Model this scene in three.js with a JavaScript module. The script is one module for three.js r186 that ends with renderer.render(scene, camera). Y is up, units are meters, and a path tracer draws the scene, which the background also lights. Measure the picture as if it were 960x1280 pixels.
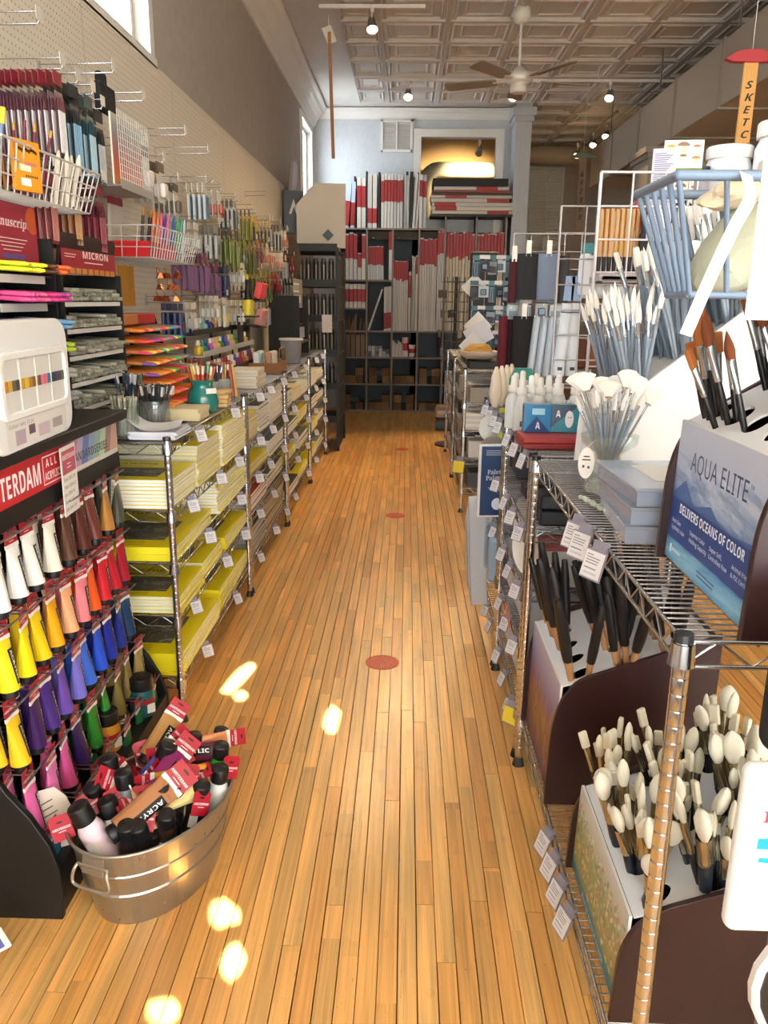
import * as THREE from 'three';
import { mergeGeometries } from 'three/addons/utils/BufferGeometryUtils.js';
import { RoundedBoxGeometry } from 'three/addons/geometries/RoundedBoxGeometry.js';

// ---------- camera, sky, sun, exposure ----------
const scene = new THREE.Scene();
const D2R = Math.PI / 180;
const camera = new THREE.PerspectiveCamera(65.2, 960 / 1280, 0.05, 100);
camera.rotation.order = 'YXZ';
camera.position.set(0, 1.5, 0);
camera.rotation.set(-14.75 * D2R, 1.46 * D2R, 0.62 * D2R);
const renderer = new THREE.WebGLRenderer({ antialias: true });
renderer.toneMapping = THREE.LinearToneMapping;
renderer.toneMappingExposure = 0.91;
renderer.shadowMap.enabled = true;
scene.background = new THREE.Color(0.82, 0.92, 1.0);
scene.backgroundIntensity = 15.0;
const SUN = [-0.13, -0.7, -1];           // direction the sunlight travels
const sun = new THREE.DirectionalLight(new THREE.Color(1, 0.94, 0.84), 90);
sun.position.set(-SUN[0] * 12, -SUN[1] * 12 , -SUN[2] * 12 - 2);
sun.target.position.set(0, 0, -2);
sun.castShadow = true; sun.shadow.radius = 0.5; sun.shadow.mapSize.set(2048, 2048);
Object.assign(sun.shadow.camera, { left: -8, right: 8, top: 8, bottom: -8, near: 0.5, far: 40 });
scene.add(sun, sun.target);

// ---------- helpers ----------
let seed = 12345;
const rnd = () => { seed = (seed * 1664525 + 1013904223) >>> 0; return seed / 4294967296; };
const rr = (a, b) => a + (b - a) * rnd();
const pick = (a) => a[Math.floor(rnd() * a.length)];
const taken = {};
const numbered = (n) => { const k = taken[n] = (taken[n] ?? -1) + 1; return k ? n + '_' + String(k).padStart(3, '0') : n; };
const mats = {};
function mat(color, rough = 0.6, metal = 0, extra = {}) {
  const key = color + '|' + rough + '|' + metal + '|' + (extra.key ?? JSON.stringify(extra));
  if (mats[key]) return mats[key];
  const { key: _, ...rest } = extra;
  const K = Object.keys(rest).some((k) => /clearcoat|transmission|sheen|ior|thickness|attenuation/.test(k)) ? THREE.MeshPhysicalMaterial : THREE.MeshStandardMaterial;
  return mats[key] = new K({ color, roughness: rough, metalness: metal, ...rest });
}
const V = (x, y, z) => new THREE.Vector3(x, y, z);
const V3 = (a) => new THREE.Vector3(a[0], a[1], a[2]);
const mx = (x = 0, y = 0, z = 0, rx = 0, ry = 0, rz = 0) => new THREE.Matrix4().makeRotationFromEuler(new THREE.Euler(rx, ry, rz, 'YXZ')).setPosition(x, y, z);
const plainG = (g) => { const q = g.index ? g.toNonIndexed() : g; for (const k of Object.keys(q.attributes)) if (!['position', 'normal', 'uv'].includes(k)) q.deleteAttribute(k); return q; };
const bx = (w, h, d, x = 0, y = 0, z = 0, rx = 0, ry = 0, rz = 0) => plainG(new THREE.BoxGeometry(w, h, d)).applyMatrix4(mx(x, y, z, rx, ry, rz));
const rb = (w, h, d, x = 0, y = 0, z = 0, r = 0.004, rx = 0, ry = 0, rz = 0, s = 1) => plainG(new RoundedBoxGeometry(w, h, d, s, Math.min(r, w / 2.01, h / 2.01, d / 2.01))).applyMatrix4(mx(x, y, z, rx, ry, rz));
const cy = (r1, r0, h, x = 0, y = 0, z = 0, n = 12, rx = 0, ry = 0, rz = 0) => plainG(new THREE.CylinderGeometry(r1, r0, h, n)).applyMatrix4(mx(x, y, z, rx, ry, rz));
const pl = (w, h, x = 0, y = 0, z = 0, rx = 0, ry = 0, rz = 0) => plainG(new THREE.PlaneGeometry(w, h)).applyMatrix4(mx(x, y, z, rx, ry, rz));
const la = (pts, n = 20) => plainG(new THREE.LatheGeometry(pts.map((p) => new THREE.Vector2(p[0], p[1])), n));
const sp = (r, x = 0, y = 0, z = 0, n = 10) => plainG(new THREE.SphereGeometry(r, n, Math.max(5, n >> 1))).applyMatrix4(mx(x, y, z));
function rod(a, b, r, n = 5) {
  const p = V3(a), q = V3(b), d = q.clone().sub(p), L = d.length();
  const g = plainG(new THREE.CylinderGeometry(r, r, L, n));
  g.applyQuaternion(new THREE.Quaternion().setFromUnitVectors(V(0, 1, 0), d.normalize()));
  return g.translate((p.x + q.x) / 2, (p.y + q.y) / 2, (p.z + q.z) / 2);
}
const poly = (pts, r, n = 5) => pts.slice(1).map((p, i) => rod(pts[i], p, r, n));
const tube = (pts, r, seg = 24, n = 6, closed = false) => plainG(new THREE.TubeGeometry(new THREE.CatmullRomCurve3(pts.map(V3), closed), seg, r, n, closed));
const shp = (pts) => { const s = new THREE.Shape(); pts.forEach((p, i) => i ? s.lineTo(p[0], p[1]) : s.moveTo(p[0], p[1])); return s; };
const ex = (pts, depth, bevel = 0, holes = []) => {
  const s = Array.isArray(pts) ? shp(pts) : pts;
  for (const h of holes) s.holes.push(h);
  return plainG(new THREE.ExtrudeGeometry(s, { depth, bevelEnabled: bevel > 0, bevelSize: bevel, bevelThickness: bevel, bevelSegments: 1, steps: 1, curveSegments: 10 }));
};
const merged = (gs) => { gs = [gs].flat(3); return gs.length === 1 ? gs[0] : mergeGeometries(gs.map(plainG)); };
function mesh(name, gs, m, parent, label) {
  const o = new THREE.Mesh(gs.isBufferGeometry ? gs : merged(gs), m);
  o.name = name; o.castShadow = o.receiveShadow = true;
  if (label) o.userData.label = label;
  parent.add(o);
  return o;
}
function thing(name, label, category, p = [0, 0, 0], ry = 0, group) {
  const o = new THREE.Group(); o.name = numbered(name);
  o.position.set(...p); o.rotation.order = 'YXZ'; o.rotation.y = ry;
  o.userData = { label, category }; if (group) o.userData.group = group;
  scene.add(o); return o;
}
function solo(name, label, category, gs, m, p = [0, 0, 0], ry = 0, group) {     // a thing that is one mesh
  const o = mesh(numbered(name), gs, m, scene);
  o.position.set(...p); o.rotation.order = 'YXZ'; o.rotation.y = ry;
  o.userData = { label, category }; if (group) o.userData.group = group;
  return o;
}
function struct(name, gs, m, label, category) {
  const o = gs ? mesh(numbered(name), gs, m, scene) : new THREE.Group();
  if (!gs) { o.name = numbered(name); scene.add(o); }
  o.userData = { kind: 'structure', label, category };
  return o;
}
function dup(src, label, p, ry = 0, group, base) {
  const o = src.clone(); o.name = numbered(base ?? src.name.replace(/_\d+$/, ''));
  o.position.set(...p); o.rotation.set(0, ry, 0, 'YXZ');
  o.userData = { ...src.userData, label }; if (group) o.userData.group = group; else delete o.userData.group;
  scene.add(o); return o;
}
function lean(o, from, to, roll = 0) {                     // put a thing's base at «from», its own y axis towards «to»
  o.position.set(...from);
  const q = new THREE.Quaternion().setFromUnitVectors(V(0, 1, 0), V3(to).sub(V3(from)).normalize());
  o.quaternion.copy(q).multiply(new THREE.Quaternion().setFromAxisAngle(V(0, 1, 0), roll));
  return o;
}
const ORD = ['first', 'second', 'third', 'fourth', 'fifth', 'sixth', 'seventh', 'eighth', 'ninth', 'tenth', 'eleventh', 'twelfth', 'thirteenth', 'fourteenth', 'fifteenth', 'sixteenth', 'seventeenth', 'eighteenth', 'nineteenth', 'twentieth', 'twenty-first', 'twenty-second', 'twenty-third', 'twenty-fourth', 'twenty-fifth', 'twenty-sixth', 'twenty-seventh', 'twenty-eighth', 'twenty-ninth', 'thirtieth'];
// textures
function canvasTex(w, h, draw, rep) {
  const c = document.createElement('canvas'); c.width = w; c.height = h;
  draw(c.getContext('2d'), w, h);
  const t = new THREE.CanvasTexture(c); t.colorSpace = THREE.SRGBColorSpace; t.anisotropy = 8;
  if (rep) { t.wrapS = t.wrapT = THREE.RepeatWrapping; t.repeat.set(...rep); }
  return t;
}
function vnoise(x, y, s) {                                  // value noise
  const xi = Math.floor(x), yi = Math.floor(y), fx = x - xi, fy = y - yi;
  const h = (a, b) => { let n = (a * 374761393 + b * 668265263 + s * 974634777) | 0; n = Math.imul(n ^ (n >>> 13), 1274126177); return ((n ^ (n >>> 16)) >>> 0) / 4294967296; };
  const u = fx * fx * (3 - 2 * fx), v = fy * fy * (3 - 2 * fy);
  return (h(xi, yi) * (1 - u) + h(xi + 1, yi) * u) * (1 - v) + (h(xi, yi + 1) * (1 - u) + h(xi + 1, yi + 1) * u) * v;
}
function dataTex(w, h, fn, srgb = true, rep) {
  const d = new Uint8Array(w * h * 4);
  for (let j = 0; j < h; j++) for (let i = 0; i < w; i++) { const c = fn(i / w, j / h, i, j), k = 4 * (j * w + i); d[k] = c[0]; d[k + 1] = c[1]; d[k + 2] = c[2]; d[k + 3] = 255; }
  const t = new THREE.DataTexture(d, w, h); t.magFilter = THREE.LinearFilter; t.minFilter = THREE.LinearMipmapLinearFilter; t.generateMipmaps = true;
  t.wrapS = t.wrapT = THREE.RepeatWrapping; if (srgb) t.colorSpace = THREE.SRGBColorSpace; if (rep) t.repeat.set(...rep);
  t.needsUpdate = true; return t;
}
// common materials
const chrome = mat('#d6d8dc', 0.17, 1), chromeDull = mat('#aeb0b4', 0.3, 1), wireM = mat('#bcbec2', 0.25, 1);
const whitePlastic = mat('#eceae6', 0.42), blackPlastic = mat('#141416', 0.42), blackMatte = mat('#17181a', 0.7);
const paper = mat('#e9e7e1', 0.85), paperEdge = mat('#dedbd2', 0.9), cardRed = mat('#a3172c', 0.5);
const clear = mat('#ffffff', 0.08, 0, { transmission: 1, thickness: 0, ior: 1.45 });
const clearTint = mat('#dfe8f2', 0.22, 0, { transmission: 0.8, thickness: 0, ior: 1.4 });
// ---------- the room ----------
const WL = -1.28, ZB = -11.6, HC = 3.95, ZF = 1.6, WR = 5.2;
const wallTex = (a, s) => dataTex(256, 256, (u, v, i, j) => { const n = (vnoise(u * 6, v * 6, s) - 0.5) * 7 + (vnoise(u * 90, v * 90, s + 1) - 0.5) * 7; return a.map((c) => c + n); });
const wallTaupe = new THREE.MeshStandardMaterial({ map: wallTex([168, 160, 152], 3), roughness: 0.8 });
const wallBlue = new THREE.MeshStandardMaterial({ map: wallTex([186, 190, 194], 5), roughness: 0.8 });
const trimWhite = mat('#d9d6cf', 0.5), ceilM = new THREE.MeshStandardMaterial({ map: wallTex([196, 191, 184], 9), roughness: 0.5 });

// floor: strip boards with recessed joints
const floor = struct('floor', null, null, 'narrow-strip honey maple wood floor with dark joints', 'floor');
mesh('subfloor', bx(WR - WL + 0.4, 0.05, ZF - ZB + 3.2, (WR + WL) / 2, -0.047, (ZF + ZB) / 2 - 1.4), mat('#1d1107', 0.95), floor);
const grain = (base, s) => dataTex(128, 1024, (u, v) => {
  const w = vnoise(u * 3 + s, v * 2.4, s) * 4, g = vnoise(u * 26 + w, v * 5, s + 2), f = vnoise(u * 90, v * 14, s + 4), b = vnoise(u * 2.2, v * 5, s + 6), sc = vnoise(u * 60, v * 2.5, s + 11);
  let k = 1 + (g - 0.5) * 0.13 + (f - 0.5) * 0.09 + (b - 0.5) * 0.16 - (sc > 0.9 ? 0.1 : 0);
  const wear = vnoise(u * 5, v * 26, s + 8); if (wear > 0.9) k *= 0.96;
  const nick = vnoise(u * 40, v * 150, s + 17); if (nick > 0.985) k *= 0.62;
  return base.map((c, i) => Math.min(255, c * k * (1 + (i - 1) * (0.5 - b) * 0.06)));
});
const boardM = [[220, 168, 97], [215, 161, 90], [225, 174, 103], [210, 153, 83], [218, 165, 94], [204, 147, 79], [222, 170, 99], [213, 157, 86]].map((c, i) =>
  new THREE.MeshPhysicalMaterial({ map: grain(c, 11 + i * 7), roughness: 0.36, clearcoat: 0.25, clearcoatRoughness: 0.22 }));
const BW = 0.0462;
function board(x, z0, z1) {                                  // chamfered strip lying along z; uv in metres of the strip
  const w = BW - 0.0016 - (rnd() < 0.3 ? rnd() * 0.0022 : 0), L = z1 - z0 - 0.0012, hx = w / 2, c = 0.0009, t = 0.0;
  const P = [[-hx, -0.016, 0], [-hx, t - c, 0], [-hx + c, t, 0], [hx - c, t, 0], [hx, t - c, 0], [hx, -0.016, 0]], pos = [], uv = [];
  const uo = rnd(), vo = rnd();
  const q = (a, b) => { const A = [...a.slice(0, 2), 0], B = [...b.slice(0, 2), 0], C = [b[0], b[1], -L], E = [a[0], a[1], -L]; for (const p of [A, B, C, A, C, E]) { pos.push(x + p[0], p[1], z1 + p[2]); uv.push(uo + p[0] / 0.13, vo + p[2] / 1.3); } };
  for (let i = 0; i < 5; i++) q(P[i], P[i + 1]);
  const cap = (z, s) => { for (let i = 1; i < 5; i++) { const T = s ? [P[0], P[i], P[i + 1]] : [P[0], P[i + 1], P[i]]; for (const p of T) { pos.push(x + p[0], p[1], z1 + z); uv.push(uo, vo); } } };
  cap(0, true); cap(-L, false);
  const g = new THREE.BufferGeometry(); g.setAttribute('position', new THREE.Float32BufferAttribute(pos, 3)); g.setAttribute('uv', new THREE.Float32BufferAttribute(uv, 2)); g.computeVertexNormals(); return g;
}
{
  const far = boardM.map(() => []), boards = [];
  for (let k = -27; k < 112; k++) {
    const x = k * BW - 0.02; let z = ZF - rnd() * 0.9;
    while (z > -14.6) {
      const L = rr(0.5, 2.1), z0 = Math.max(z - L, -14.7), m = Math.floor(rnd() * boardM.length);
      boards.push([x, z0, z, m]); z = z0;
    }
  }
  const inView = (b) => b[2] < -1.2 && b[1] > -8.5 && b[0] > -0.95 && b[0] < 0.62;
  boards.filter(inView).sort((a, b) => b[1] - a[1]).forEach((b, i) => i < 300 ? mesh('board', board(b[0], b[1], b[2]), boardM[b[3]], floor) : far[b[3]].push(board(b[0], b[1], b[2])));
  boards.filter((b) => !inView(b)).forEach((b) => far[b[3]].push(board(b[0], b[1], b[2])));
  far.forEach((gs, i) => { const o = mesh('far_boards', gs, boardM[i], floor); o.userData.kind = 'stuff'; });
}
// red spots stuck on the floor
const spotTex = canvasTex(128, 128, (c) => { c.fillStyle = '#c23a24'; c.fillRect(0, 0, 128, 128); for (let i = 0; i < 260; i++) { c.fillStyle = rnd() < 0.6 ? 'rgba(206,120,60,.5)' : 'rgba(150,30,20,.5)'; c.fillRect(rnd() * 128, rnd() * 128, 2 + rnd() * 7, 1 + rnd() * 5); } });
const spotM = new THREE.MeshStandardMaterial({ map: spotTex, roughness: 0.5 });
solo('floor_marker', 'worn round red distance sticker on the floor beside the yellow pad shelf', 'sticker', cy(0.072, 0.072, 0.0012, 0, 0.0006, 0, 28), spotM, [-0.081, 0, -3.16]);
solo('floor_marker', 'faded red distance sticker on the floor before the cubby shelving', 'sticker', cy(0.07, 0.07, 0.0012, 0, 0.0006, 0, 20), spotM, [-0.06, 0, -5.6]);
solo('floor_marker', 'small far red distance sticker close to the cubby shelving', 'sticker', cy(0.07, 0.07, 0.0012, 0, 0.0006, 0, 20), spotM, [-0.03, 0, -8.3]);

// left wall with two window openings: near one z[-4.42,-2.6] y[2.62,3.6], far one z[-11.35,-10.35] y[2.7,3.72]
const T = 0.14;
function wallX(x, holes, z0, z1, h, m, name, label) {        // wall in the plane x, thickness outwards (to -x)
  const zs = [z0, ...holes.flatMap((q) => [q[0], q[1]]), z1], gs = [];
  for (let i = 0; i < zs.length - 1; i++) {
    const a = zs[i], b = zs[i + 1], hole = holes.find((q) => q[0] === a);
    const add = (y0, y1) => y1 > y0 && gs.push(bx(T, y1 - y0, b - a, x - T / 2, (y0 + y1) / 2, (a + b) / 2));
    if (hole) { add(0, hole[2]); add(hole[3], h); } else add(0, h);
  }
  return struct(name, gs, m, label, 'wall');
}
const holesL = [[-11.36, -10.36, 2.72, 3.62], [-4.36, -2.5, 2.66, 3.6]];
wallX(WL - 0.03, holesL, ZB - 0.2, ZF, HC, wallTaupe, 'wall_left', 'taupe painted upper side wall above the pegboard');
struct('wall_right', bx(T, HC, ZF - ZB + 3.4, WR + T / 2, HC / 2, (ZF + ZB) / 2 - 1.5), wallTaupe, 'taupe painted far side wall of the shop', 'wall');
holesL.forEach(([z0, z1, y0, y1], i) => {
  const w = struct('window_' + (i + 1), null, null, i ? 'bright wide window above the pegboard with white casing' : 'bright narrow window by the grey-blue back wall', 'window');
  const x = WL - 0.02, c = 0.07;
  mesh('casing', [rb(0.03, y1 - y0 + 2 * c, c, x, (y0 + y1) / 2, z0 - c / 2), rb(0.03, y1 - y0 + 2 * c, c, x, (y0 + y1) / 2, z1 + c / 2), rb(0.03, c, z1 - z0, x, y1 + c / 2, (z0 + z1) / 2), rb(0.05, 0.05, z1 - z0 + 2 * c, x, y0 - 0.025, (z0 + z1) / 2)], trimWhite, w);
  const f = 0.035, xf = WL - 0.1;
  mesh('sash', [bx(0.03, y1 - y0, f, xf, (y0 + y1) / 2, z0 + f / 2), bx(0.03, y1 - y0, f, xf, (y0 + y1) / 2, z1 - f / 2), bx(0.03, f, z1 - z0, xf, y0 + f / 2, (z0 + z1) / 2), bx(0.03, f, z1 - z0, xf, y1 - f / 2, (z0 + z1) / 2)], trimWhite, w);
  mesh('pane', pl(z1 - z0 - 0.04, y1 - y0 - 0.04, xf, (y0 + y1) / 2, (z0 + z1) / 2, 0, Math.PI / 2), clear, w);
});
// pegboard: perforated sheets in front of the wall, real holes over a dark gap
const holeTex = (() => { const n = 64, d = new Uint8Array(n * n * 4); for (let j = 0; j < n; j++) for (let i = 0; i < n; i++) { const r = Math.hypot(i - 31.5, j - 31.5) / n, k = 4 * (j * n + i), v = r < 0.15 ? 0 : 255; d[k] = d[k + 1] = d[k + 2] = v; d[k + 3] = 255; } const t = new THREE.DataTexture(d, n, n); t.magFilter = THREE.LinearFilter; t.minFilter = THREE.LinearMipmapLinearFilter; t.generateMipmaps = true; t.wrapS = t.wrapT = THREE.RepeatWrapping; t.needsUpdate = true; return t; })();
{
  const wp = struct('wall_pegboard', null, null, 'cream perforated hardboard panels covering the lower side wall', 'pegboard');
  const pegM = new THREE.MeshStandardMaterial({ color: '#d8cfbf', roughness: 0.6, alphaMap: holeTex, alphaTest: 0.5, side: THREE.DoubleSide });
  const y0 = 0.55, y1 = 2.6; let z = -1.0;
  while (z > -8.6) {
    const L = 1.22, zz = Math.max(z - L, -8.8), w = z - zz - 0.004, h = y1 - y0, g = pl(w, h, WL + 0.004, (y0 + y1) / 2, (z + zz) / 2, 0, Math.PI / 2);
    const uv = g.attributes.uv; for (let i = 0; i < uv.count; i++) uv.setXY(i, uv.getX(i) * Math.round(w / 0.0254), uv.getY(i) * Math.round(h / 0.0254));
    mesh('panel', g, pegM, wp); z = zz;
  }
  mesh('edge_strip', bx(0.022, 0.025, 7.7, WL - 0.006, y1 + 0.012, -4.85), mat('#cfc8ba', 0.6), wp);
}
// back wall with tall opening x[.15,1.15]
struct('wall_back', [bx(0.15 - WL + 0.3, HC, T, (WL + 0.15) / 2 - 0.15, HC / 2, ZB - T / 2), bx(0.3, HC, T, 1.3, HC / 2, ZB - T / 2), bx(1.0, HC - 3.62, T, 0.65, (HC + 3.62) / 2, ZB - T / 2), bx(1.0, 2.6, T, 0.65, 1.3, ZB - T / 2)], wallBlue, 'grey-blue painted back wall behind the canvas shelving', 'wall');
struct('trim_1', [rb(0.1, 3.72, 0.03, 0.1, 1.86, ZB + 0.015), rb(0.1, 3.72, 0.03, 1.2, 1.86, ZB + 0.015), rb(1.2, 0.1, 0.035, 0.65, 3.67, ZB + 0.016)], trimWhite, 'white casing around the tall opening in the back wall', 'trim');
struct('wall_column', [bx(0.2, HC, 0.42, 1.45, HC / 2, -11.4), rb(0.3, 0.1, 0.52, 1.45, HC - 0.1, -11.4), rb(0.25, 0.07, 0.47, 1.45, HC - 0.18, -11.4)], wallBlue, 'square grey column with moulded white capital', 'column');
// rooms beyond
const tan = mat('#b09a72', 0.8);
struct('wall_beyond', [bx(1.9, HC, 0.1, 0.5, HC / 2, -13.4), bx(0.1, HC, 1.8, -0.45, HC / 2, -12.6), bx(0.1, HC, 1.8, 1.5, HC / 2, -12.6)], tan, 'tan wall of the back room seen through the opening', 'wall');
{
  const s = struct('window_3', null, null, 'tan slatted blind in the back room', 'blind');
  for (let i = 0; i < 22; i++) mesh('slat', bx(0.92, 0.05, 0.008, 0.66, 2.3 + i * 0.055, -13.3, 0.4), mat('#b59a68', 0.7), s);
}
solo('duct_pipe', 'grey bent pipe crossing the opening in the back wall', 'pipe', [tube([[0.22, 1.8, -12.55], [0.22, 2.9, -12.55], [0.23, 3.2, -12.55], [0.34, 3.34, -12.55], [0.6, 3.35, -12.55], [1.42, 3.35, -12.55]], 0.11, 40, 14)], mat('#85877f', 0.55));
struct('wall_far', [bx(WR - 1.5, HC, 0.1, (WR + 1.5) / 2, HC / 2, -14.7), bx(0.1, HC, 3, 1.55, HC / 2, -13.1)], wallTaupe, 'taupe wall of the room beyond the column', 'wall');
// louvred shutters
function louvre(name, label, x0, x1, y0, y1, z, m, n, cols) {
  const w = thing(name, label, name === 'air_vent' ? 'vent' : 'shutter', [(x0 + x1) / 2, y0, z]);
  const W = x1 - x0, H = y1 - y0, f = 0.035;
  mesh('frame', [rb(f, H, 0.03, -W / 2 + f / 2, H / 2, 0), rb(f, H, 0.03, W / 2 - f / 2, H / 2, 0), rb(W, f, 0.03, 0, f / 2, 0), rb(W, f, 0.03, 0, H - f / 2, 0), ...Array.from({ length: cols - 1 }, (_, i) => rb(f * 0.6, H, 0.028, -W / 2 + W * (i + 1) / cols, H / 2, 0))], m, w);
  mesh('backing', bx(W - f, H - f, 0.004, 0, H / 2, -0.016), m, w);
  const sh = bx(W - 2 * f, 0.004, 0.022, 0, 0, 0, 0.7);
  for (let i = 0; i < n; i++) { const s = mesh('slat', sh, m, w); s.position.set(0, f + (H - 2 * f) * (i + 0.5) / n, -0.002); }
  return w;
}
louvre('air_vent', 'white louvred air vent high on the grey-blue wall', -0.395, 0.038, 3.43, 3.83, ZB + 0.017, trimWhite, 22, 2);
louvre('louvred_shutter', 'tall louvred shutter on the wall beyond the column', 1.75, 2.62, 2.3, 3.72, -14.62, trimWhite, 40, 3);
// ceiling: pressed tin tiles
const ceiling = struct('ceiling', null, null, 'cream pressed-tin ceiling of raised square tiles', 'ceiling');
mesh('slab', bx(WR - WL + 0.5, 0.1, ZF - ZB + 3.5, (WR + WL) / 2, HC + 0.07, (ZF + ZB) / 2 - 1.5), ceilM, ceiling);
{
  const tile = (() => {                                      // heights hang below the slab; nested mouldings
    const W = 0.618, D = 0.608, lev = [[0, 0.028], [0.022, 0.028], [0.03, 0.012], [0.05, 0.012], [0.062, 0.03], [0.075, 0.006], [0.105, 0.0], [0.13, 0.0], [0.138, 0.013], [0.152, 0.013], [0.162, 0.003], [0.29, 0.002]], pos = [], uv = [];
    for (let i = 0; i < lev.length - 1; i++) {
      const [a, ya] = lev[i], [b, yb] = lev[i + 1];
      const A = [[-W / 2 + a, -D / 2 + a], [W / 2 - a, -D / 2 + a], [W / 2 - a, D / 2 - a], [-W / 2 + a, D / 2 - a]], B = [[-W / 2 + b, -D / 2 + b], [W / 2 - b, -D / 2 + b], [W / 2 - b, D / 2 - b], [-W / 2 + b, D / 2 - b]];
      for (let k = 0; k < 4; k++) { const n = (k + 1) % 4; for (const [p, y] of [[A[k], ya], [A[n], ya], [B[n], yb], [A[k], ya], [B[n], yb], [B[k], yb]]) { pos.push(p[0], -y, p[1]); uv.push(p[0], p[1]); } }
    }
    const b = 0.29; for (const p of [[-W / 2 + b, -D / 2 + b], [W / 2 - b, -D / 2 + b], [W / 2 - b, D / 2 - b], [-W / 2 + b, -D / 2 + b], [W / 2 - b, D / 2 - b], [-W / 2 + b, D / 2 - b]]) { pos.push(p[0], -0.002, p[1]); uv.push(p[0], p[1]); }
    const g = new THREE.BufferGeometry(); g.setAttribute('position', new THREE.Float32BufferAttribute(pos, 3)); g.setAttribute('uv', new THREE.Float32BufferAttribute(uv, 2)); g.computeVertexNormals(); return g;
  })();
  const tm = ceilM.clone(); tm.side = THREE.DoubleSide;
  for (let i = 0; i < 10; i++) for (let j = 0; j < 14; j++) { const x = -0.296 + 0.31 + i * 0.622, z = -11.17 + 0.305 + j * 0.61; if (x > 5 || z > 1.4) continue; mesh('tile', tile, tm, ceiling).position.set(x, HC + 0.015, z); }
  for (let j = 0; j < 14; j++) { const t = mesh('tile', tile, tm, ceiling); t.position.set(-0.48, HC + 0.015, -11.17 + 0.305 + j * 0.61); t.scale.set(0.57, 1, 1); }
  for (let i = 0; i < 6; i++) for (let j = 0; j < 5; j++) mesh('tile', tile, tm, ceiling).position.set(1.87 + i * 0.622, HC + 0.015, -11.47 - j * 0.61);
}
// cornices
const cornP = [[0, 0], [0.02, 0], [0.03, 0.03], [0.05, 0.045], [0.075, 0.1], [0.12, 0.15], [0.14, 0.16], [0.16, 0.2], [0.2, 0.22], [0.2, 0.25], [0, 0.25]];
struct('trim_2', ex(cornP.map(([a, b]) => [a, b]), 12.9).rotateY(0).translate(WL - 0.03, HC - 0.24, ZB), trimWhite, 'deep moulded cornice along the side wall', 'cornice');
struct('trim_3', ex(cornP.map(([a, b]) => [a * 0.55, b * 0.48]), 2.75).rotateY(-Math.PI / 2).translate(1.45, HC - 0.115, ZB), trimWhite, 'slim moulded cornice along the back wall', 'cornice');
// front wall with the shop window behind the viewer; the upper lights are papered over save for torn gaps
const patches = [[-0.665, -2.97, 0.04, 0.2, 0.55], [-0.63, -2.82, 0.03, 0.05, 0.4], [-0.25, -2.64, 0.03, 0.13, 0.3], [-0.435, -1.66, 0.045, 0.055, 0.5], [-0.385, -1.525, 0.03, 0.06, 0.1], [-0.5, -1.37, 0.045, 0.05, 0.2]];
{
  const x0 = -1.0, x1 = 4.7, y0 = 0.55, y1 = 3.5, ym = 1.95;
  struct('wall_front', [bx(WR - WL + 0.3, y0, T, (WR + WL) / 2, y0 / 2, ZF + T / 2), bx(WR - WL + 0.3, HC - y1, T, (WR + WL) / 2, (HC + y1) / 2, ZF + T / 2), bx(x0 - WL + 0.2, HC, T, (x0 + WL) / 2 - 0.1, HC / 2, ZF + T / 2), bx(WR - x1 + 0.1, HC, T, (WR + x1) / 2, HC / 2, ZF + T / 2)], wallTaupe, 'shop front wall around the display window behind the viewer', 'wall');
  const w = struct('window_4', null, null, 'large shop window behind the viewer with papered upper lights', 'window');
  const bars = []; for (let i = 0; i <= 4; i++) bars.push(rb(0.06, y1 - y0, 0.08, x0 + (x1 - x0) * i / 4, (y0 + y1) / 2, ZF + 0.07));
  for (const y of [y0, ym, y1]) bars.push(rb(x1 - x0, 0.06, 0.08, (x0 + x1) / 2, y, ZF + 0.07));
  mesh('frame', bars, mat('#3a332c', 0.5), w);
  mesh('pane', pl(x1 - x0, y1 - y0, (x0 + x1) / 2, (y0 + y1) / 2, ZF + 0.08), clear, w);
  const k = (ZF + 0.05);
  const s = shp([[x0, ym], [x1, ym], [x1, y1], [x0, y1]]);
  for (const [px, pz, a, b, t] of patches) {                // each gap lies where the sun through it meets the floor
    const d = k - pz, gx = px - SUN[0] * d, gy = -SUN[1] * d, h = new THREE.Path(), n = 9;
    for (let i = 0; i < n; i++) { const q = i / n * 6.283, R = 0.55 + 0.6 * rnd(), u = Math.cos(q) * a * R, v = Math.sin(q) * b * R; const X = gx + u * Math.cos(t) + v * Math.sin(t) * 0.6, Y = gy - SUN[1] * (v * Math.cos(t) - u * Math.sin(t)); i ? h.lineTo(X, Y) : h.moveTo(X, Y); }
    h.closePath(); s.holes.push(h);
  }
  mesh('paper_cover', plainG(new THREE.ShapeGeometry(s)).translate(0, 0, ZF + 0.03), mat('#efe8da', 1, 0, { transmission: 0.35, thickness: 0, side: THREE.DoubleSide }), w);
}
{
  const a = struct('shop_awning', null, null, 'striped canvas awning over the lower shop window outside', 'awning');
  const L = 2.05, st = [mat('#7d7468', 0.9), mat('#c8c2b4', 0.9)];
  for (let i = 0; i < 20; i++) mesh('stripe', bx(0.3, 0.004, L, -1.1 + i * 0.3, 1.93, ZF + 0.14 + L / 2, 0.04), st[i % 2], a);
  mesh('frame', [rod([-1.25, 1.96, ZF + 0.14], [4.75, 1.96, ZF + 0.14], 0.02, 8), rod([-1.25, 1.86, ZF + 0.12 + L], [4.75, 1.86, ZF + 0.12 + L], 0.02, 8), ...[-1.2, 1.7, 4.7].map((x) => rod([x, 1.4, ZF + 0.14], [x, 1.86, ZF + L], 0.012, 6))], mat('#3a3632', 0.5, 0.5), a);
}
struct('ground', bx(40, 0.1, 30, 2, -0.2, ZF + 15.4), mat('#8d8a84', 0.9), 'concrete pavement outside the shop front', 'pavement');
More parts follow.
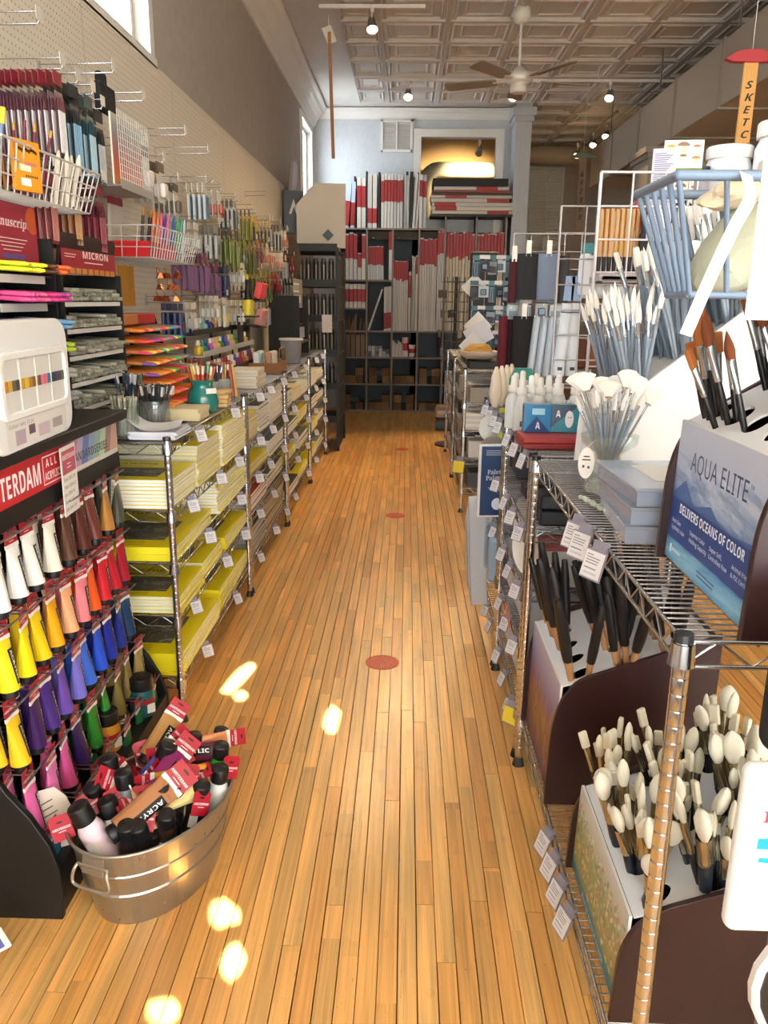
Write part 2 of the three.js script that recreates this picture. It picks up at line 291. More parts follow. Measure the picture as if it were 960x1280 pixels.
// boxed duct running along the ceiling on the far side
{
  const d = thing('air_duct', 'boxed sheet-metal duct hanging along the ceiling', 'duct', [2.9, 3.05, -6]);
  const dm = mat('#a49a8c', 0.55, 0.25);
  for (let i = 0; i < 8; i++) mesh('section', rb(0.8, 0.5, 1.18, 0, 0.25, -5.4 + i * 1.2, 0.006), dm, d);
  for (let i = 0; i < 8; i++) mesh('seam', bx(0.83, 0.53, 0.03, 0, 0.25, -4.8 + i * 1.2), mat('#8f867a', 0.5, 0.3), d);
  for (let i = 0; i < 5; i++) mesh('hanger', [rod([-0.41, 0.5, -4.9 + i * 2], [-0.41, 0.9, -4.9 + i * 2], 0.008)], mat('#77706a', 0.5, 0.5), d);
  solo('round_duct', 'round beige duct pipe crossing in the far room', 'pipe', cy(0.14, 0.14, 3.3, 0, 0, 0, 20, 0, 0, Math.PI / 2), mat('#a3947e', 0.55), [3.35, 3.74, -13.6]);
  solo('ceiling_beam', 'plastered ceiling beam turning beyond the duct', 'beam', [bx(2.2, 0.5, 0.6, 3.9, 3.5, -11.2)], mat('#948a7d', 0.8));
}
// ---------- shared shop fittings ----------
const grooved = (h) => { const p = [[0, 0], [0.0127, 0]]; for (let y = 0.04; y < h - 0.01; y += 0.0254) p.push([0.0127, y], [0.0113, y + 0.0008], [0.0113, y + 0.0026], [0.0127, y + 0.0034]); p.push([0.0127, h], [0, h]); return la(p, 12); };
function wireShelf(label, x0, x1, z0, z1, levels, postH, near = false) {      // z0 nearer the door than z1
  const W = x1 - x0, L = z0 - z1, t = thing('wire_shelf_unit', label, 'shelf unit', [(x0 + x1) / 2, 0, (z0 + z1) / 2]);
  const postG = near ? grooved(postH - 0.03) : cy(0.0127, 0.0127, postH - 0.03, 0, (postH - 0.03) / 2, 0, 10);
  for (const sx of [-1, 1]) for (const sz of [-1, 1]) {
    const p = mesh('post', postG, chrome, t); p.position.set(sx * (W / 2 - 0.013), 0.03, sz * (L / 2 - 0.013));
    mesh('foot', [cy(0.012, 0.02, 0.03, 0, -0.015, 0, 10)], mat('#3c3b3a', 0.5, 0.4), p);
    mesh('cap', [cy(0.0135, 0.0145, 0.012, 0, postH - 0.028, 0, 12)], mat('#2a2a2c', 0.35), p);
  }
  const gs = (y) => {
    const g = [], hw = W / 2 - 0.013, hl = L / 2 - 0.013;
    const side = (a, b, n) => {
      g.push(rod([a[0], y, a[1]], [b[0], y, b[1]], 0.0036, 6), rod([a[0], y - 0.038, a[1]], [b[0], y - 0.038, b[1]], 0.0032, 6));
      for (let i = 0; i < n; i++) { const u = i / n, v = (i + 1) / n, P = (q, yy) => [a[0] + (b[0] - a[0]) * q, yy, a[1] + (b[1] - a[1]) * q]; g.push(rod(P(u, i % 2 ? y : y - 0.038), P(v, i % 2 ? y - 0.038 : y), 0.002, 4)); }
    };
    side([hw, hl], [hw, -hl], Math.round(L / 0.045)); side([-hw, hl], [-hw, -hl], Math.round(L / 0.045)); side([-hw, hl], [hw, hl], Math.round(W / 0.055)); side([-hw, -hl], [hw, -hl], Math.round(W / 0.055));
    return g;
  };
  const deck = (y) => { const g = [], n = Math.round(L / (near ? 0.022 : 0.03)); for (let i = 1; i < n; i++) { const z = L / 2 - 0.013 - (L - 0.026) * i / n; g.push(rod([-W / 2 + 0.014, y, z], [W / 2 - 0.014, y, z], 0.0019, near ? 5 : 4)); } for (const f of [-0.25, 0, 0.25]) g.push(rod([W * f, y - 0.004, L / 2 - 0.014], [W * f, y - 0.004, -L / 2 + 0.014], 0.0026, 5)); return g; };
  const cl = cy(0.0165, 0.0195, 0.034, 0, -0.018, 0, 12);
  const fr = merged(gs(0)), dk = merged(deck(0));
  for (const y of levels) { const f = mesh('shelf_frame', fr, wireM, t); f.position.y = y; const d = mesh('wire_deck', dk, wireM, f); for (const sx of [-1, 1]) for (const sz of [-1, 1]) mesh('collar', cl, chrome, f).position.set(sx * (W / 2 - 0.013), 0, sz * (L / 2 - 0.013)); }
  return t;
}
// price tags: a clear clip with a white card
const tagTex = canvasTex(96, 96, (c) => { c.fillStyle = '#dad7da'; c.fillRect(0, 0, 96, 96); c.fillStyle = '#8a888c'; for (let i = 0; i < 4; i++) c.fillRect(10, 12 + i * 10, 30 + (i * 37) % 40, 4); c.fillStyle = '#8d888c'; c.fillRect(10, 60, 60, 5); c.fillStyle = '#a3a0a4'; for (let i = 0; i < 22; i++) c.fillRect(12 + i * 3, 76, 1 + i % 2, 8); });
const tagM = new THREE.MeshStandardMaterial({ map: tagTex, roughness: 0.6 }), tagBack = mat('#8d8896', 0.4);
const yellowTag = mat('#e9cf3a', 0.7);
let tagProto = null;
function priceTag(x, y, z, ry, tilt, label, group, m = tagM, s = 1) {
  if (!tagProto) {
    tagProto = thing('price_tag', label, 'price tag', [0, 0, 0], 0, group);
    mesh('clip', [bx(0.05, 0.052, 0.0016, 0, -0.03, -0.0014), bx(0.03, 0.02, 0.01, 0, 0.002, -0.007)], tagBack, tagProto);
    mesh('card', pl(0.046, 0.046, 0, -0.03, 0.0006), tagM, tagProto);
    tagProto.userData.free = 1;
  }
  const o = tagProto.userData.free ? tagProto : dup(tagProto, label, [0, 0, 0], 0, group, 'price_tag'); delete o.userData.free;
  o.userData.label = label; o.userData.group = group;
  if (m !== tagM) o.children[1].material = m;
  o.position.set(x, y, z); o.rotation.set(tilt, ry, 0, 'YXZ'); o.scale.setScalar(s); return o;
}
// pads and sketchbooks
const padTex = (bg, pic, txt) => canvasTex(256, 256, (c) => {
  c.fillStyle = bg; c.fillRect(0, 0, 256, 256);
  c.fillStyle = pic; c.fillRect(40, 96, 176, 118);
  for (let i = 0; i < 70; i++) { c.strokeStyle = ['rgba(240,240,235,.55)', 'rgba(20,20,20,.6)', 'rgba(150,150,145,.6)'][i % 3]; c.lineWidth = 1 + rnd() * 3; c.beginPath(); const x = 42 + rnd() * 170, y = 98 + rnd() * 112; c.moveTo(x, y); c.quadraticCurveTo(x + rnd() * 40 - 20, y + rnd() * 40 - 20, Math.min(214, Math.max(42, x + rnd() * 60 - 30)), Math.min(212, Math.max(98, y + rnd() * 30 - 15))); c.stroke(); }
  c.fillStyle = txt; c.font = 'bold 30px serif'; c.fillText('Drawing', 46, 50); for (let i = 0; i < 3; i++) c.fillRect(46, 62 + i * 9, 70 + (i * 53) % 70, 2.5); for (let i = 0; i < 3; i++) c.fillRect(60, 224 + i * 8, 120, 2);
});
const padCover = { yellow: new THREE.MeshStandardMaterial({ map: padTex('#f0e01c', '#5c5c58', '#8a7a10'), roughness: 0.45 }), plainYellow: mat('#f0df1e', 0.5), black: mat('#1b1b1d', 0.5), grey: new THREE.MeshStandardMaterial({ map: padTex('#77807e', '#30363a', '#e6e6e2'), roughness: 0.5 }), red: mat('#b52a1c', 0.5), cream: mat('#d9cdaa', 0.7), blue: mat('#5c7386', 0.5), white: mat('#dcdad4', 0.6), green: mat('#56664a', 0.6), kraft: mat('#a98c62', 0.8), brown: mat('#5b4636', 0.6), pale: new THREE.MeshStandardMaterial({ map: padTex('#cfd3cf', '#53616a', '#444'), roughness: 0.55 }) };
const padGeo = {};
function padStack(desc, cover, x0, x1, z0, z1, y, n, t, spine, edge = paperEdge) {
  const w = x1 - x0, d = z0 - z1, key = [w, d, t].map((v) => v.toFixed(3)).join();
  const G = padGeo[key] ??= { pages: bx(w - 0.004, t - 0.0026, d - 0.004, 0, t / 2, 0), cover: bx(w, 0.0013, d, 0, t - 0.0007, 0), back: bx(w, 0.0013, d, 0, 0.0007, 0), spine: bx(w, t, 0.0014, 0, t / 2, d / 2) };
  for (let i = 0; i < n; i++) {
    const o = thing('paper_pad', (i === n - 1 && n > 1 ? 'topmost' : ORD[i] + ' from bottom') + ' ' + desc, 'pad', [(x0 + x1) / 2 + rr(-0.005, 0.004), y + i * t, (z0 + z1) / 2 + rr(-0.004, 0.004)], rr(-0.012, 0.012), desc);
    mesh('pages', G.pages, edge, o); mesh('cover', G.cover, padCover[cover], o); mesh('backing', G.back, cover === 'yellow' ? padCover.plainYellow : cover === 'grey' ? padCover.cream : edge, o);
    if (spine) mesh('spine', G.spine, cover === 'yellow' ? padCover.plainYellow : padCover[cover], o);
  }
}
// ---------- left run of wire shelves ----------
const LV = [0.17, 0.41, 0.605, 0.795, 1.03], LX0 = -1.25, LX1 = -0.785;
const unitZ = [[-2.62, -3.94], [-3.96, -5.28], [-5.3, -6.62], [-6.64, -7.96]];
const unitNames = ['chrome wire shelf unit stacked with yellow drawing pads', 'chrome wire shelf unit past the yellow pads holding sketchbooks', 'third chrome wire shelf unit with mixed paper pads', 'chrome wire shelf unit beside the black pen tower'];
unitZ.forEach(([a, b], i) => wireShelf(unitNames[i], LX0, LX1, a, b, LV, 1.045, i < 2));
const PY = 0.004;
[ // level, z near, z far, count, thickness, spine towards the door
  [3, -2.65, -2.98, 8, 0.0128, 0, 'yellow drawing pad in white-edged stack under the jars'], [3, -3.0, -3.37, 12, 0.0132, 0, 'yellow drawing pad in middle stack under the jars'], [3, -3.4, -3.9, 14, 0.0128, 0, 'yellow drawing pad in tall stack under the teal jug'],
  [2, -2.65, -3.2, 4, 0.0128, 1, 'yellow drawing pad in wide yellow-spined stack, middle shelf'], [2, -3.3, -3.9, 11, 0.0128, 0, 'yellow drawing pad in tall white-edged stack, middle shelf'],
  [1, -2.65, -2.99, 5, 0.0125, 0, 'yellow drawing pad in white-edged stack, second lowest shelf'], [1, -3.03, -3.36, 5, 0.0125, 0, 'yellow drawing pad in middle stack, second lowest shelf'], [1, -3.42, -3.9, 4, 0.0135, 1, 'yellow drawing pad in short yellow-spined stack, second lowest shelf'],
  [0, -2.65, -3.22, 6, 0.0138, 1, 'yellow drawing pad in broad stack on the lowest shelf'], [0, -3.3, -3.9, 6, 0.0145, 1, 'yellow drawing pad in far stack on the lowest shelf'],
].forEach(([l, a, b, n, t, s, d], i) => padStack(d, 'yellow', i === 0 || i === 5 ? -1.2 : -1.22, -0.8 + (i % 3) * 0.006, a, b, LV[l] + PY, n, t, s, i % 2 ? paperEdge : mat('#eeeef0', 0.8)));
// unit two and beyond: sketchbooks and pads
const U = (u, l, a, b, n, t, c, d, s = 0, e = paperEdge) => { const [z0, z1] = unitZ[u]; const f = (q) => z0 - 0.03 - (z0 - z1 - 0.06) * q; padStack(d, c, -1.2, -0.8 - rnd() * 0.02, f(a), f(b), LV[l] + PY, u > 1 ? Math.max(3, Math.round(n * 0.65)) : n, t, s, e); };
const cr = mat('#d8cdb2', 0.85), gy = mat('#b9b5ac', 0.85);
U(1, 3, 0, .26, 8, 0.016, 'plainYellow', 'yellow-banded cream pad beside the black sketchbooks', 0, cr); U(1, 3, .3, .56, 7, 0.02, 'black', 'black hardbound sketchbook in a stack below the colouring books'); U(1, 3, .6, .97, 10, 0.017, 'white', 'white sketchbook in a tall tilted stack');
U(1, 2, 0, .5, 4, 0.014, 'yellow', 'yellow-topped pad above the red pad', 0, gy); U(1, 2, .52, .97, 6, 0.015, 'blue', 'slate-blue covered pad above the red pad');
U(1, 1, 0, .46, 6, 0.014, 'red', 'orange-red covered watercolour pad'); U(1, 1, .5, .97, 7, 0.013, 'grey', 'grey printed pad beside the red pads');
U(1, 0, 0, .4, 7, 0.021, 'black', 'large black portfolio pad on the lowest shelf', 0, gy); U(1, 0, .42, .97, 14, 0.014, 'brown', 'kraft-edged paper pad in the tallest lowest stack', 0, mat('#cbb694', 0.85));
U(2, 3, 0, .3, 7, 0.02, 'black', 'black-bound book on the third unit, upper shelf'); U(2, 3, .34, .64, 6, 0.022, 'cream', 'cream pad on the third unit, upper shelf', 0, cr); U(2, 3, .67, .97, 8, 0.016, 'pale', 'pale printed pad on the third unit, upper shelf');
U(2, 2, 0, .45, 6, 0.017, 'green', 'olive-green pad on the third unit'); U(2, 2, .5, .97, 7, 0.017, 'yellow', 'yellow pad on the third unit, middle shelf');
U(2, 1, 0, .45, 5, 0.018, 'yellow', 'yellow pad on the third unit, second lowest shelf', 1); U(2, 1, .5, .97, 6, 0.02, 'grey', 'grey pad on the third unit, second lowest shelf');
U(2, 0, 0, .45, 4, 0.02, 'black', 'black pad on the third unit, lowest shelf'); U(2, 0, .5, .97, 5, 0.018, 'yellow', 'yellow pad on the third unit, lowest shelf', 1);
U(3, 3, 0, .45, 6, 0.024, 'pale', 'pale pad on the fourth unit, upper shelf'); U(3, 3, .5, .97, 5, 0.026, 'white', 'white pad on the fourth unit, upper shelf');
U(3, 2, 0, .45, 6, 0.022, 'black', 'black pad on the fourth unit, middle shelf'); U(3, 2, .5, .97, 5, 0.022, 'blue', 'blue-grey pad on the fourth unit, middle shelf');
U(3, 1, 0, .45, 5, 0.024, 'yellow', 'yellow pad on the fourth unit, second lowest shelf', 1); U(3, 1, .5, .97, 5, 0.022, 'kraft', 'kraft pad on the fourth unit, second lowest shelf');
U(3, 0, 0, .45, 5, 0.024, 'yellow', 'yellow pad on the fourth unit, lowest shelf', 1); U(3, 0, .5, .97, 5, 0.024, 'grey', 'grey pad on the fourth unit, lowest shelf');
const lvName = ['lowest', 'second lowest', 'middle', 'second highest', 'top'];
unitZ.forEach(([z0, z1], u) => LV.forEach((y, l) => { const n = u === 0 ? [2, 3, 2, 3, 2][l] : u === 1 ? 3 : 2; for (let i = 0; i < n; i++) priceTag(LX1 + 0.004, y - 0.004, z0 - (z0 - z1) * (i + 0.35 + rr(0, 0.4)) / n, Math.PI / 2 - 0.75 + rr(-0.2, 0.2), -0.42, 'white price tag clipped to the ' + lvName[l] + ' edge of the ' + ['yellow pad unit', 'sketchbook unit', 'mixed pad unit', 'unit by the tower'][u], 'price tags on left shelf ' + u + ' level ' + l, tagM, 0.95); }));

// ---------- acrylic paint display ----------
const black = mat('#111214', 0.5);
function loftTube(off = 0, a0 = 0, a1 = Math.PI * 2, v0 = 0, v1 = 1, na = 16) {   // flattened paint tube: round at the shoulder, flat at the crimp
  const H = 0.128, nv = 6, pos = [], uv = [];
  const P = (a, v) => { const w = 0.0245 + 0.0035 * v + off, t = 0.0245 * (1 - v) ** 0.75 + 0.0012 + off; return [w * Math.cos(a), 0.02 + H * v, t * Math.sin(a)]; };
  for (let i = 0; i < na; i++) for (let j = 0; j < nv; j++) { const A = a0 + (a1 - a0) * i / na, B = a0 + (a1 - a0) * (i + 1) / na, c = v0 + (v1 - v0) * j / nv, d = v0 + (v1 - v0) * (j + 1) / nv; for (const [a, v] of [[A, c], [A, d], [B, d], [A, c], [B, d], [B, c]]) { pos.push(...P(a, v)); uv.push(1 - (a - a0) / (a1 - a0), (v - v0) / (v1 - v0)); } }
  const g = new THREE.BufferGeometry(); g.setAttribute('position', new THREE.Float32BufferAttribute(pos, 3)); g.setAttribute('uv', new THREE.Float32BufferAttribute(uv, 2)); g.computeVertexNormals(); return g;
}
const acrTex = (vert) => canvasTex(96, 256, (c) => { c.fillStyle = '#111'; c.fillRect(0, 0, 96, 256); c.save(); c.translate(66, 12); c.rotate(Math.PI / 2); c.fillStyle = '#f2f2f0'; c.font = 'bold 58px sans-serif'; c.fillText('ACRYLIC', 0, 40, 232); c.restore(); });
const acrM = new THREE.MeshStandardMaterial({ map: acrTex(), roughness: 0.4 });
const cardTex = canvasTex(128, 96, (c) => { c.fillStyle = '#b01a2e'; c.fillRect(0, 0, 128, 96); c.fillStyle = '#f3e9e6'; c.font = 'bold 20px sans-serif'; c.fillText('AMSTERDAM', 6, 66, 116); c.fillRect(40, 76, 48, 4); c.fillStyle = '#3a0a10'; c.beginPath(); c.ellipse(64, 22, 20, 6, 0, 0, 7); c.fill(); });
const cardM = new THREE.MeshStandardMaterial({ map: cardTex, roughness: 0.45 });
const tubeG = { body: loftTube(), label: loftTube(0.0006, 0.55, 1.5, 0.1, 0.78, 4), cap: merged([la([[0, 0], [0.0175, 0], [0.019, 0.002], [0.019, 0.016], [0.017, 0.018], [0.022, 0.019], [0.0246, 0.0205]], 16)]), band: merged([bx(0.0575, 0.01, 0.004, 0, 0.148, 0)]), card: merged([bx(0.056, 0.044, 0.0012, 0, 0.173, 0)]) };
const tubeM = {};
function paintTube(label, color, group) {
  const o = thing('paint_tube', label, 'paint tube', [0, 0, 0], 0, group);
  mesh('body', tubeG.body, mat(color, 0.36), o); mesh('cap', tubeG.cap, blackPlastic, o); mesh('label', tubeG.label, acrM, o); mesh('crimp', tubeG.band, whitePlastic, o); mesh('hang_card', tubeG.card, cardM, o);
  return o;
}
{
  const zn = -1.66, zf = -2.57, d = thing('paint_display', 'black floor display stand with red header hung with acrylic paint tubes', 'display stand', [-1.0, 0, (zn + zf) / 2]);
  const prof = [[-0.27, 0], [0.165, 0], [0.172, 0.06], [0.17, 0.14], [0.15, 0.21], [0.11, 0.285], [0.06, 0.35], [0.02, 0.42], [0.004, 0.5], [0.0, 0.6], [0.012, 0.8], [0.03, 1.0], [0.045, 1.12], [-0.27, 1.12]];
  const h = (zn - zf) / 2;
  const sg = ex(prof, 0.016, 0.002);
  for (const z of [h, -h]) mesh('side_panel', sg, black, d).position.z = z - 0.008;
  mesh('back_panel', bx(0.012, 1.1, 2 * h, -0.12, 0.56, 0), blackMatte, d);
  mesh('base', [bx(0.28, 0.05, 2 * h - 0.02, 0.03, 0.12, 0), bx(0.014, 0.14, 2 * h - 0.02, 0.155, 0.07, 0)], black, d);
  mesh('top_shelf', [rb(0.36, 0.03, 2 * h + 0.04, -0.09, 1.135, 0)], black, d);
  const hdr = canvasTex(1024, 160, (c) => {
    c.fillStyle = '#c9252f'; c.fillRect(0, 0, 560, 112); c.fillStyle = '#2a2a2c'; c.fillRect(0, 112, 560, 48);
    c.fillStyle = '#fff'; c.font = 'bold 84px sans-serif'; c.fillText('AMSTERDAM', 8, 88, 380); c.lineWidth = 4; c.strokeStyle = '#fff'; c.strokeRect(402, 18, 130, 80); c.font = 'bold 34px sans-serif'; c.fillText('A L L', 422, 50, 90); c.fillText('ACRYLICS', 410, 88, 114);
    c.font = '30px serif'; c.fillStyle = '#c9c6c0'; c.fillText('ROYAL TALENS', 330, 148, 220);
    const cols = ['#c73a4a', '#d2758e', '#b7a6c8', '#5d78b8', '#8d9fc0', '#8fb8a8', '#bcd0b4', '#9c7466', '#c9a08c']; cols.forEach((q, i) => { c.fillStyle = q; c.beginPath(); c.moveTo(560 + i * 52, 0); c.lineTo(640 + i * 52, 0); c.lineTo(600 + i * 52, 112); c.lineTo(520 + i * 52, 112); c.fill(); });
    c.fillStyle = '#d9d6ce'; c.fillRect(560, 92, 464, 68); c.fillStyle = '#c9252f'; c.fillRect(520, 0, 50, 112);
    c.fillStyle = '#333'; c.font = 'bold 40px sans-serif'; c.fillText('STANDARDSERIES', 590, 76, 340); c.font = '18px sans-serif'; c.fillText('Highly pigmented acrylic colours', 580, 116, 420); c.fillText('Helder en transparant', 580, 142, 400);
  });
  mesh('header', bx(0.012, 0.15, 2 * h, 0.052, 1.04, 0, 0, 0, 0.06), black, d);
  mesh('header_print', pl(2 * h - 0.01, 0.145, 0.0595, 1.041, 0, 0, Math.PI / 2, 0), new THREE.MeshStandardMaterial({ map: hdr, roughness: 0.35 }), d).rotation.z = 0;
  const ry = [0.955, 0.755, 0.555, 0.37, 0.22];
  const rowsC = [['#f1f1ee', '#eeeeea', '#ecebe4', '#e6e2d2', '#5b3a2c', '#5a2a20', '#6d3124', '#b27b38', '#4a4b3c'], ['#eedb22', '#f3de1c', '#f4cf14', '#f3ae16', '#efae7f', '#ea828c', '#ee5f22', '#cf2230', '#c21a2b', '#a5122c'], ['#ecc528', '#3a1e58', '#47297c', '#6a4aa8', '#7b72cf', '#3f6fd8', '#2450cf', '#1c2c96', '#1a2f86', '#18395f'], ['#e46aa6', '#e377ae', '#e05c9c', '#34205a', '#2d7d2a', '#2f8a36', '#7a7040', '#8d7a48', '#a08b52'], ['#0f6f92', '#10728c', '#0c7a5c', '#0d7d58', '#147a4e', '#127048', '#0f6a44']];
  const rowNames = ['white and brown top row', 'yellow to red row', 'violet and blue row', 'pink and green row', 'green and teal lowest row'];
  ry.forEach((y, r) => {
    const xo = [0.075, 0.08, 0.085, 0.105, 0.15][r] - 0.05, g = [];
    g.push(rod([xo + 0.05, y, h - 0.01], [xo + 0.05, y, -h + 0.01], 0.003, 5), rod([-0.1, y + 0.004, h - 0.01], [-0.1, y + 0.004, -h + 0.01], 0.003, 5));
    const n = rowsC[r].length;
    for (let i = 0; i < n; i++) { const z = h - 0.06 - (2 * h - 0.12) * i / (n - 1); g.push(rod([-0.11, y + 0.003, z], [xo + 0.055, y + 0.003, z], 0.0022, 4), rod([-0.11, y + 0.003, z + 0.02], [xo + 0.055, y + 0.003, z + 0.02], 0.0022, 4)); }
    mesh('hook_rail', g, mat('#8f8f92', 0.35, 0.9), d);
    for (let i = 0; i < n; i++) {
      const z = (zn + zf) / 2 + h - 0.06 - (2 * h - 0.12) * i / (n - 1);
      for (let k = 0; k < 2; k++) {
        const o = paintTube((k ? 'rear ' : '') + 'hanging acrylic tube, ' + ORD[i] + ' from door-side panel in ' + rowNames[r], rowsC[r][i], 'tubes on the paint display');
        o.position.set(-1.0 + xo + 0.035 - k * 0.055, y - 0.182 - k * 0.003, z + rr(-0.006, 0.006)); o.rotation.set(rr(-0.06, 0.06), Math.PI / 2 + rr(-0.2, 0.2), rr(-0.05, 0.05), 'YXZ');
      }
    }
  });
  const sign = canvasTex(128, 192, (c) => { c.fillStyle = '#eceae6'; c.fillRect(0, 0, 128, 192); c.fillStyle = '#c25a70'; c.fillRect(6, 10, 116, 66); c.fillStyle = '#f6e8ea'; c.font = 'bold 19px sans-serif'; c.fillText('AMSTERDAM', 10, 36, 108); c.fillRect(48, 48, 30, 3); c.fillRect(44, 58, 38, 3); c.fillStyle = '#55504e'; c.font = '14px sans-serif'; ['Tubes 20ml 2.99', 'Tubes 120ml 8.5', 'Jars 250ml 14', 'Marker 5.9', 'Sets from 19.9'].forEach((s, i) => c.fillText(s, 10, 96 + i * 21, 100)); });
  const s = thing('price_sign', 'white and pink price card clipped on the paint display header', 'sign', [-0.925, 0.985, -2.14], Math.PI / 2 + 0.06);
  mesh('card', bx(0.115, 0.19, 0.002, 0, 0.03, 0), paper, s); mesh('print', pl(0.113, 0.188, 0, 0.03, 0.0015), new THREE.MeshStandardMaterial({ map: sign, roughness: 0.5 }), s);
}
// jars on the base of the display
function jar(label, color, p, s = 1, group) {
  const o = thing('paint_jar', label, 'paint jar', p, rr(0, 1), group);
  mesh('body', la([[0, 0], [0.036, 0], [0.039, 0.004], [0.039, 0.07], [0.034, 0.082], [0.033, 0.09]], 20), mat(color, 0.35), o);
  mesh('lid', la([[0.0335, 0.088], [0.037, 0.09], [0.037, 0.126], [0.034, 0.13], [0, 0.13]], 20), blackPlastic, o);
  mesh('label_band', la([[0.0394, 0.012], [0.0395, 0.013], [0.0395, 0.062], [0.0394, 0.063]], 20), mat(color, 0.5), o);
  mesh('red_band', la([[0.0397, 0.046], [0.0399, 0.047], [0.0399, 0.06], [0.0397, 0.061]], 20), cardRed, o);
  mesh('data_panel', bx(0.025, 0.03, 0.002, 0.012, 0.03, 0.0385), paper, o);
  o.scale.setScalar(s); return o;
}
jar('golden yellow paint jar with black lid on the display base', '#c98a2a', [-0.905, 0.146, -2.2], 1.0);
jar('teal paint jar with black lid beside the golden jar', '#0d5560', [-0.935, 0.146, -2.34], 0.95);
jar('teal paint jar with black lid nearest the curved side panel', '#0d5a62', [-0.868, 0.146, -2.42], 1.05);
// white organiser case on top of the display
{
  const o = thing('marker_case', 'white rounded plastic case with pastel colour cards on the black shelf', 'plastic case', [-0.98, 1.152, -1.96], Math.PI / 2 + 0.04);
  const rrct = (w, h, r) => { const s = new THREE.Shape(); s.moveTo(-w / 2 + r, 0); s.lineTo(w / 2 - r, 0); s.quadraticCurveTo(w / 2, 0, w / 2, r); s.lineTo(w / 2, h - r); s.quadraticCurveTo(w / 2, h, w / 2 - r, h); s.lineTo(-w / 2 + r, h); s.quadraticCurveTo(-w / 2, h, -w / 2, h - r); s.lineTo(-w / 2, r); s.quadraticCurveTo(-w / 2, 0, -w / 2 + r, 0); return s; };
  mesh('shell', ex(rrct(0.46, 0.29, 0.06), 0.06, 0.006), mat('#eef0f0', 0.3), o);
  const rim = rrct(0.4, 0.15, 0.03), hole = new THREE.Path(); rrct(0.37, 0.125, 0.025).getPoints(8).forEach((p, i) => i ? hole.lineTo(p.x, p.y + 0.012) : hole.moveTo(p.x, p.y + 0.012)); rim.holes.push(hole);
  mesh('rim', ex(rim, 0.008, 0.002).translate(0, 0.075, 0.066), mat('#f4f5f5', 0.25), o);
  const cols = [['#d98a3a', '#c9b24a', '#7a6a5a', '#444'], ['#c99a3a', '#e0c24c', '#b8862e', '#8a6a3a'], ['#8a5a4a', '#e28a96', '#e0708a', '#3a86b0'], ['#2a3a3a', '#5a3a7a', '#4a4a58', '#6a7040']];
  for (let i = 0; i < 4; i++) { const x = -0.138 + i * 0.092; mesh('card', bx(0.082, 0.12, 0.004, x, 0.148, 0.068), mat('#dcdcd8', 0.5), o); cols[i].forEach((c, k) => mesh('swatch', bx(0.018, 0.024, 0.003, x - 0.03 + k * 0.02, 0.15, 0.071), mat(c, 0.4), o)); }
  const t = canvasTex(256, 64, (c) => { c.fillStyle = '#e3e2de'; c.fillRect(0, 0, 256, 64); c.fillStyle = '#8a8688'; c.font = '13px sans-serif'; c.fillText('Colour sets 12 pc', 8, 16); c.fillStyle = '#b9a6b6'; c.fillRect(30, 24, 40, 34); c.fillStyle = '#6d5464'; c.fillRect(84, 20, 26, 22); c.fillStyle = '#cdbcc6'; c.fillRect(124, 26, 50, 30); c.fillStyle = '#aaa6a4'; c.fillRect(188, 24, 46, 24); });
  mesh('info_label', pl(0.36, 0.065, 0, 0.037, 0.0675), new THREE.MeshStandardMaterial({ map: t, roughness: 0.4 }), o);
}
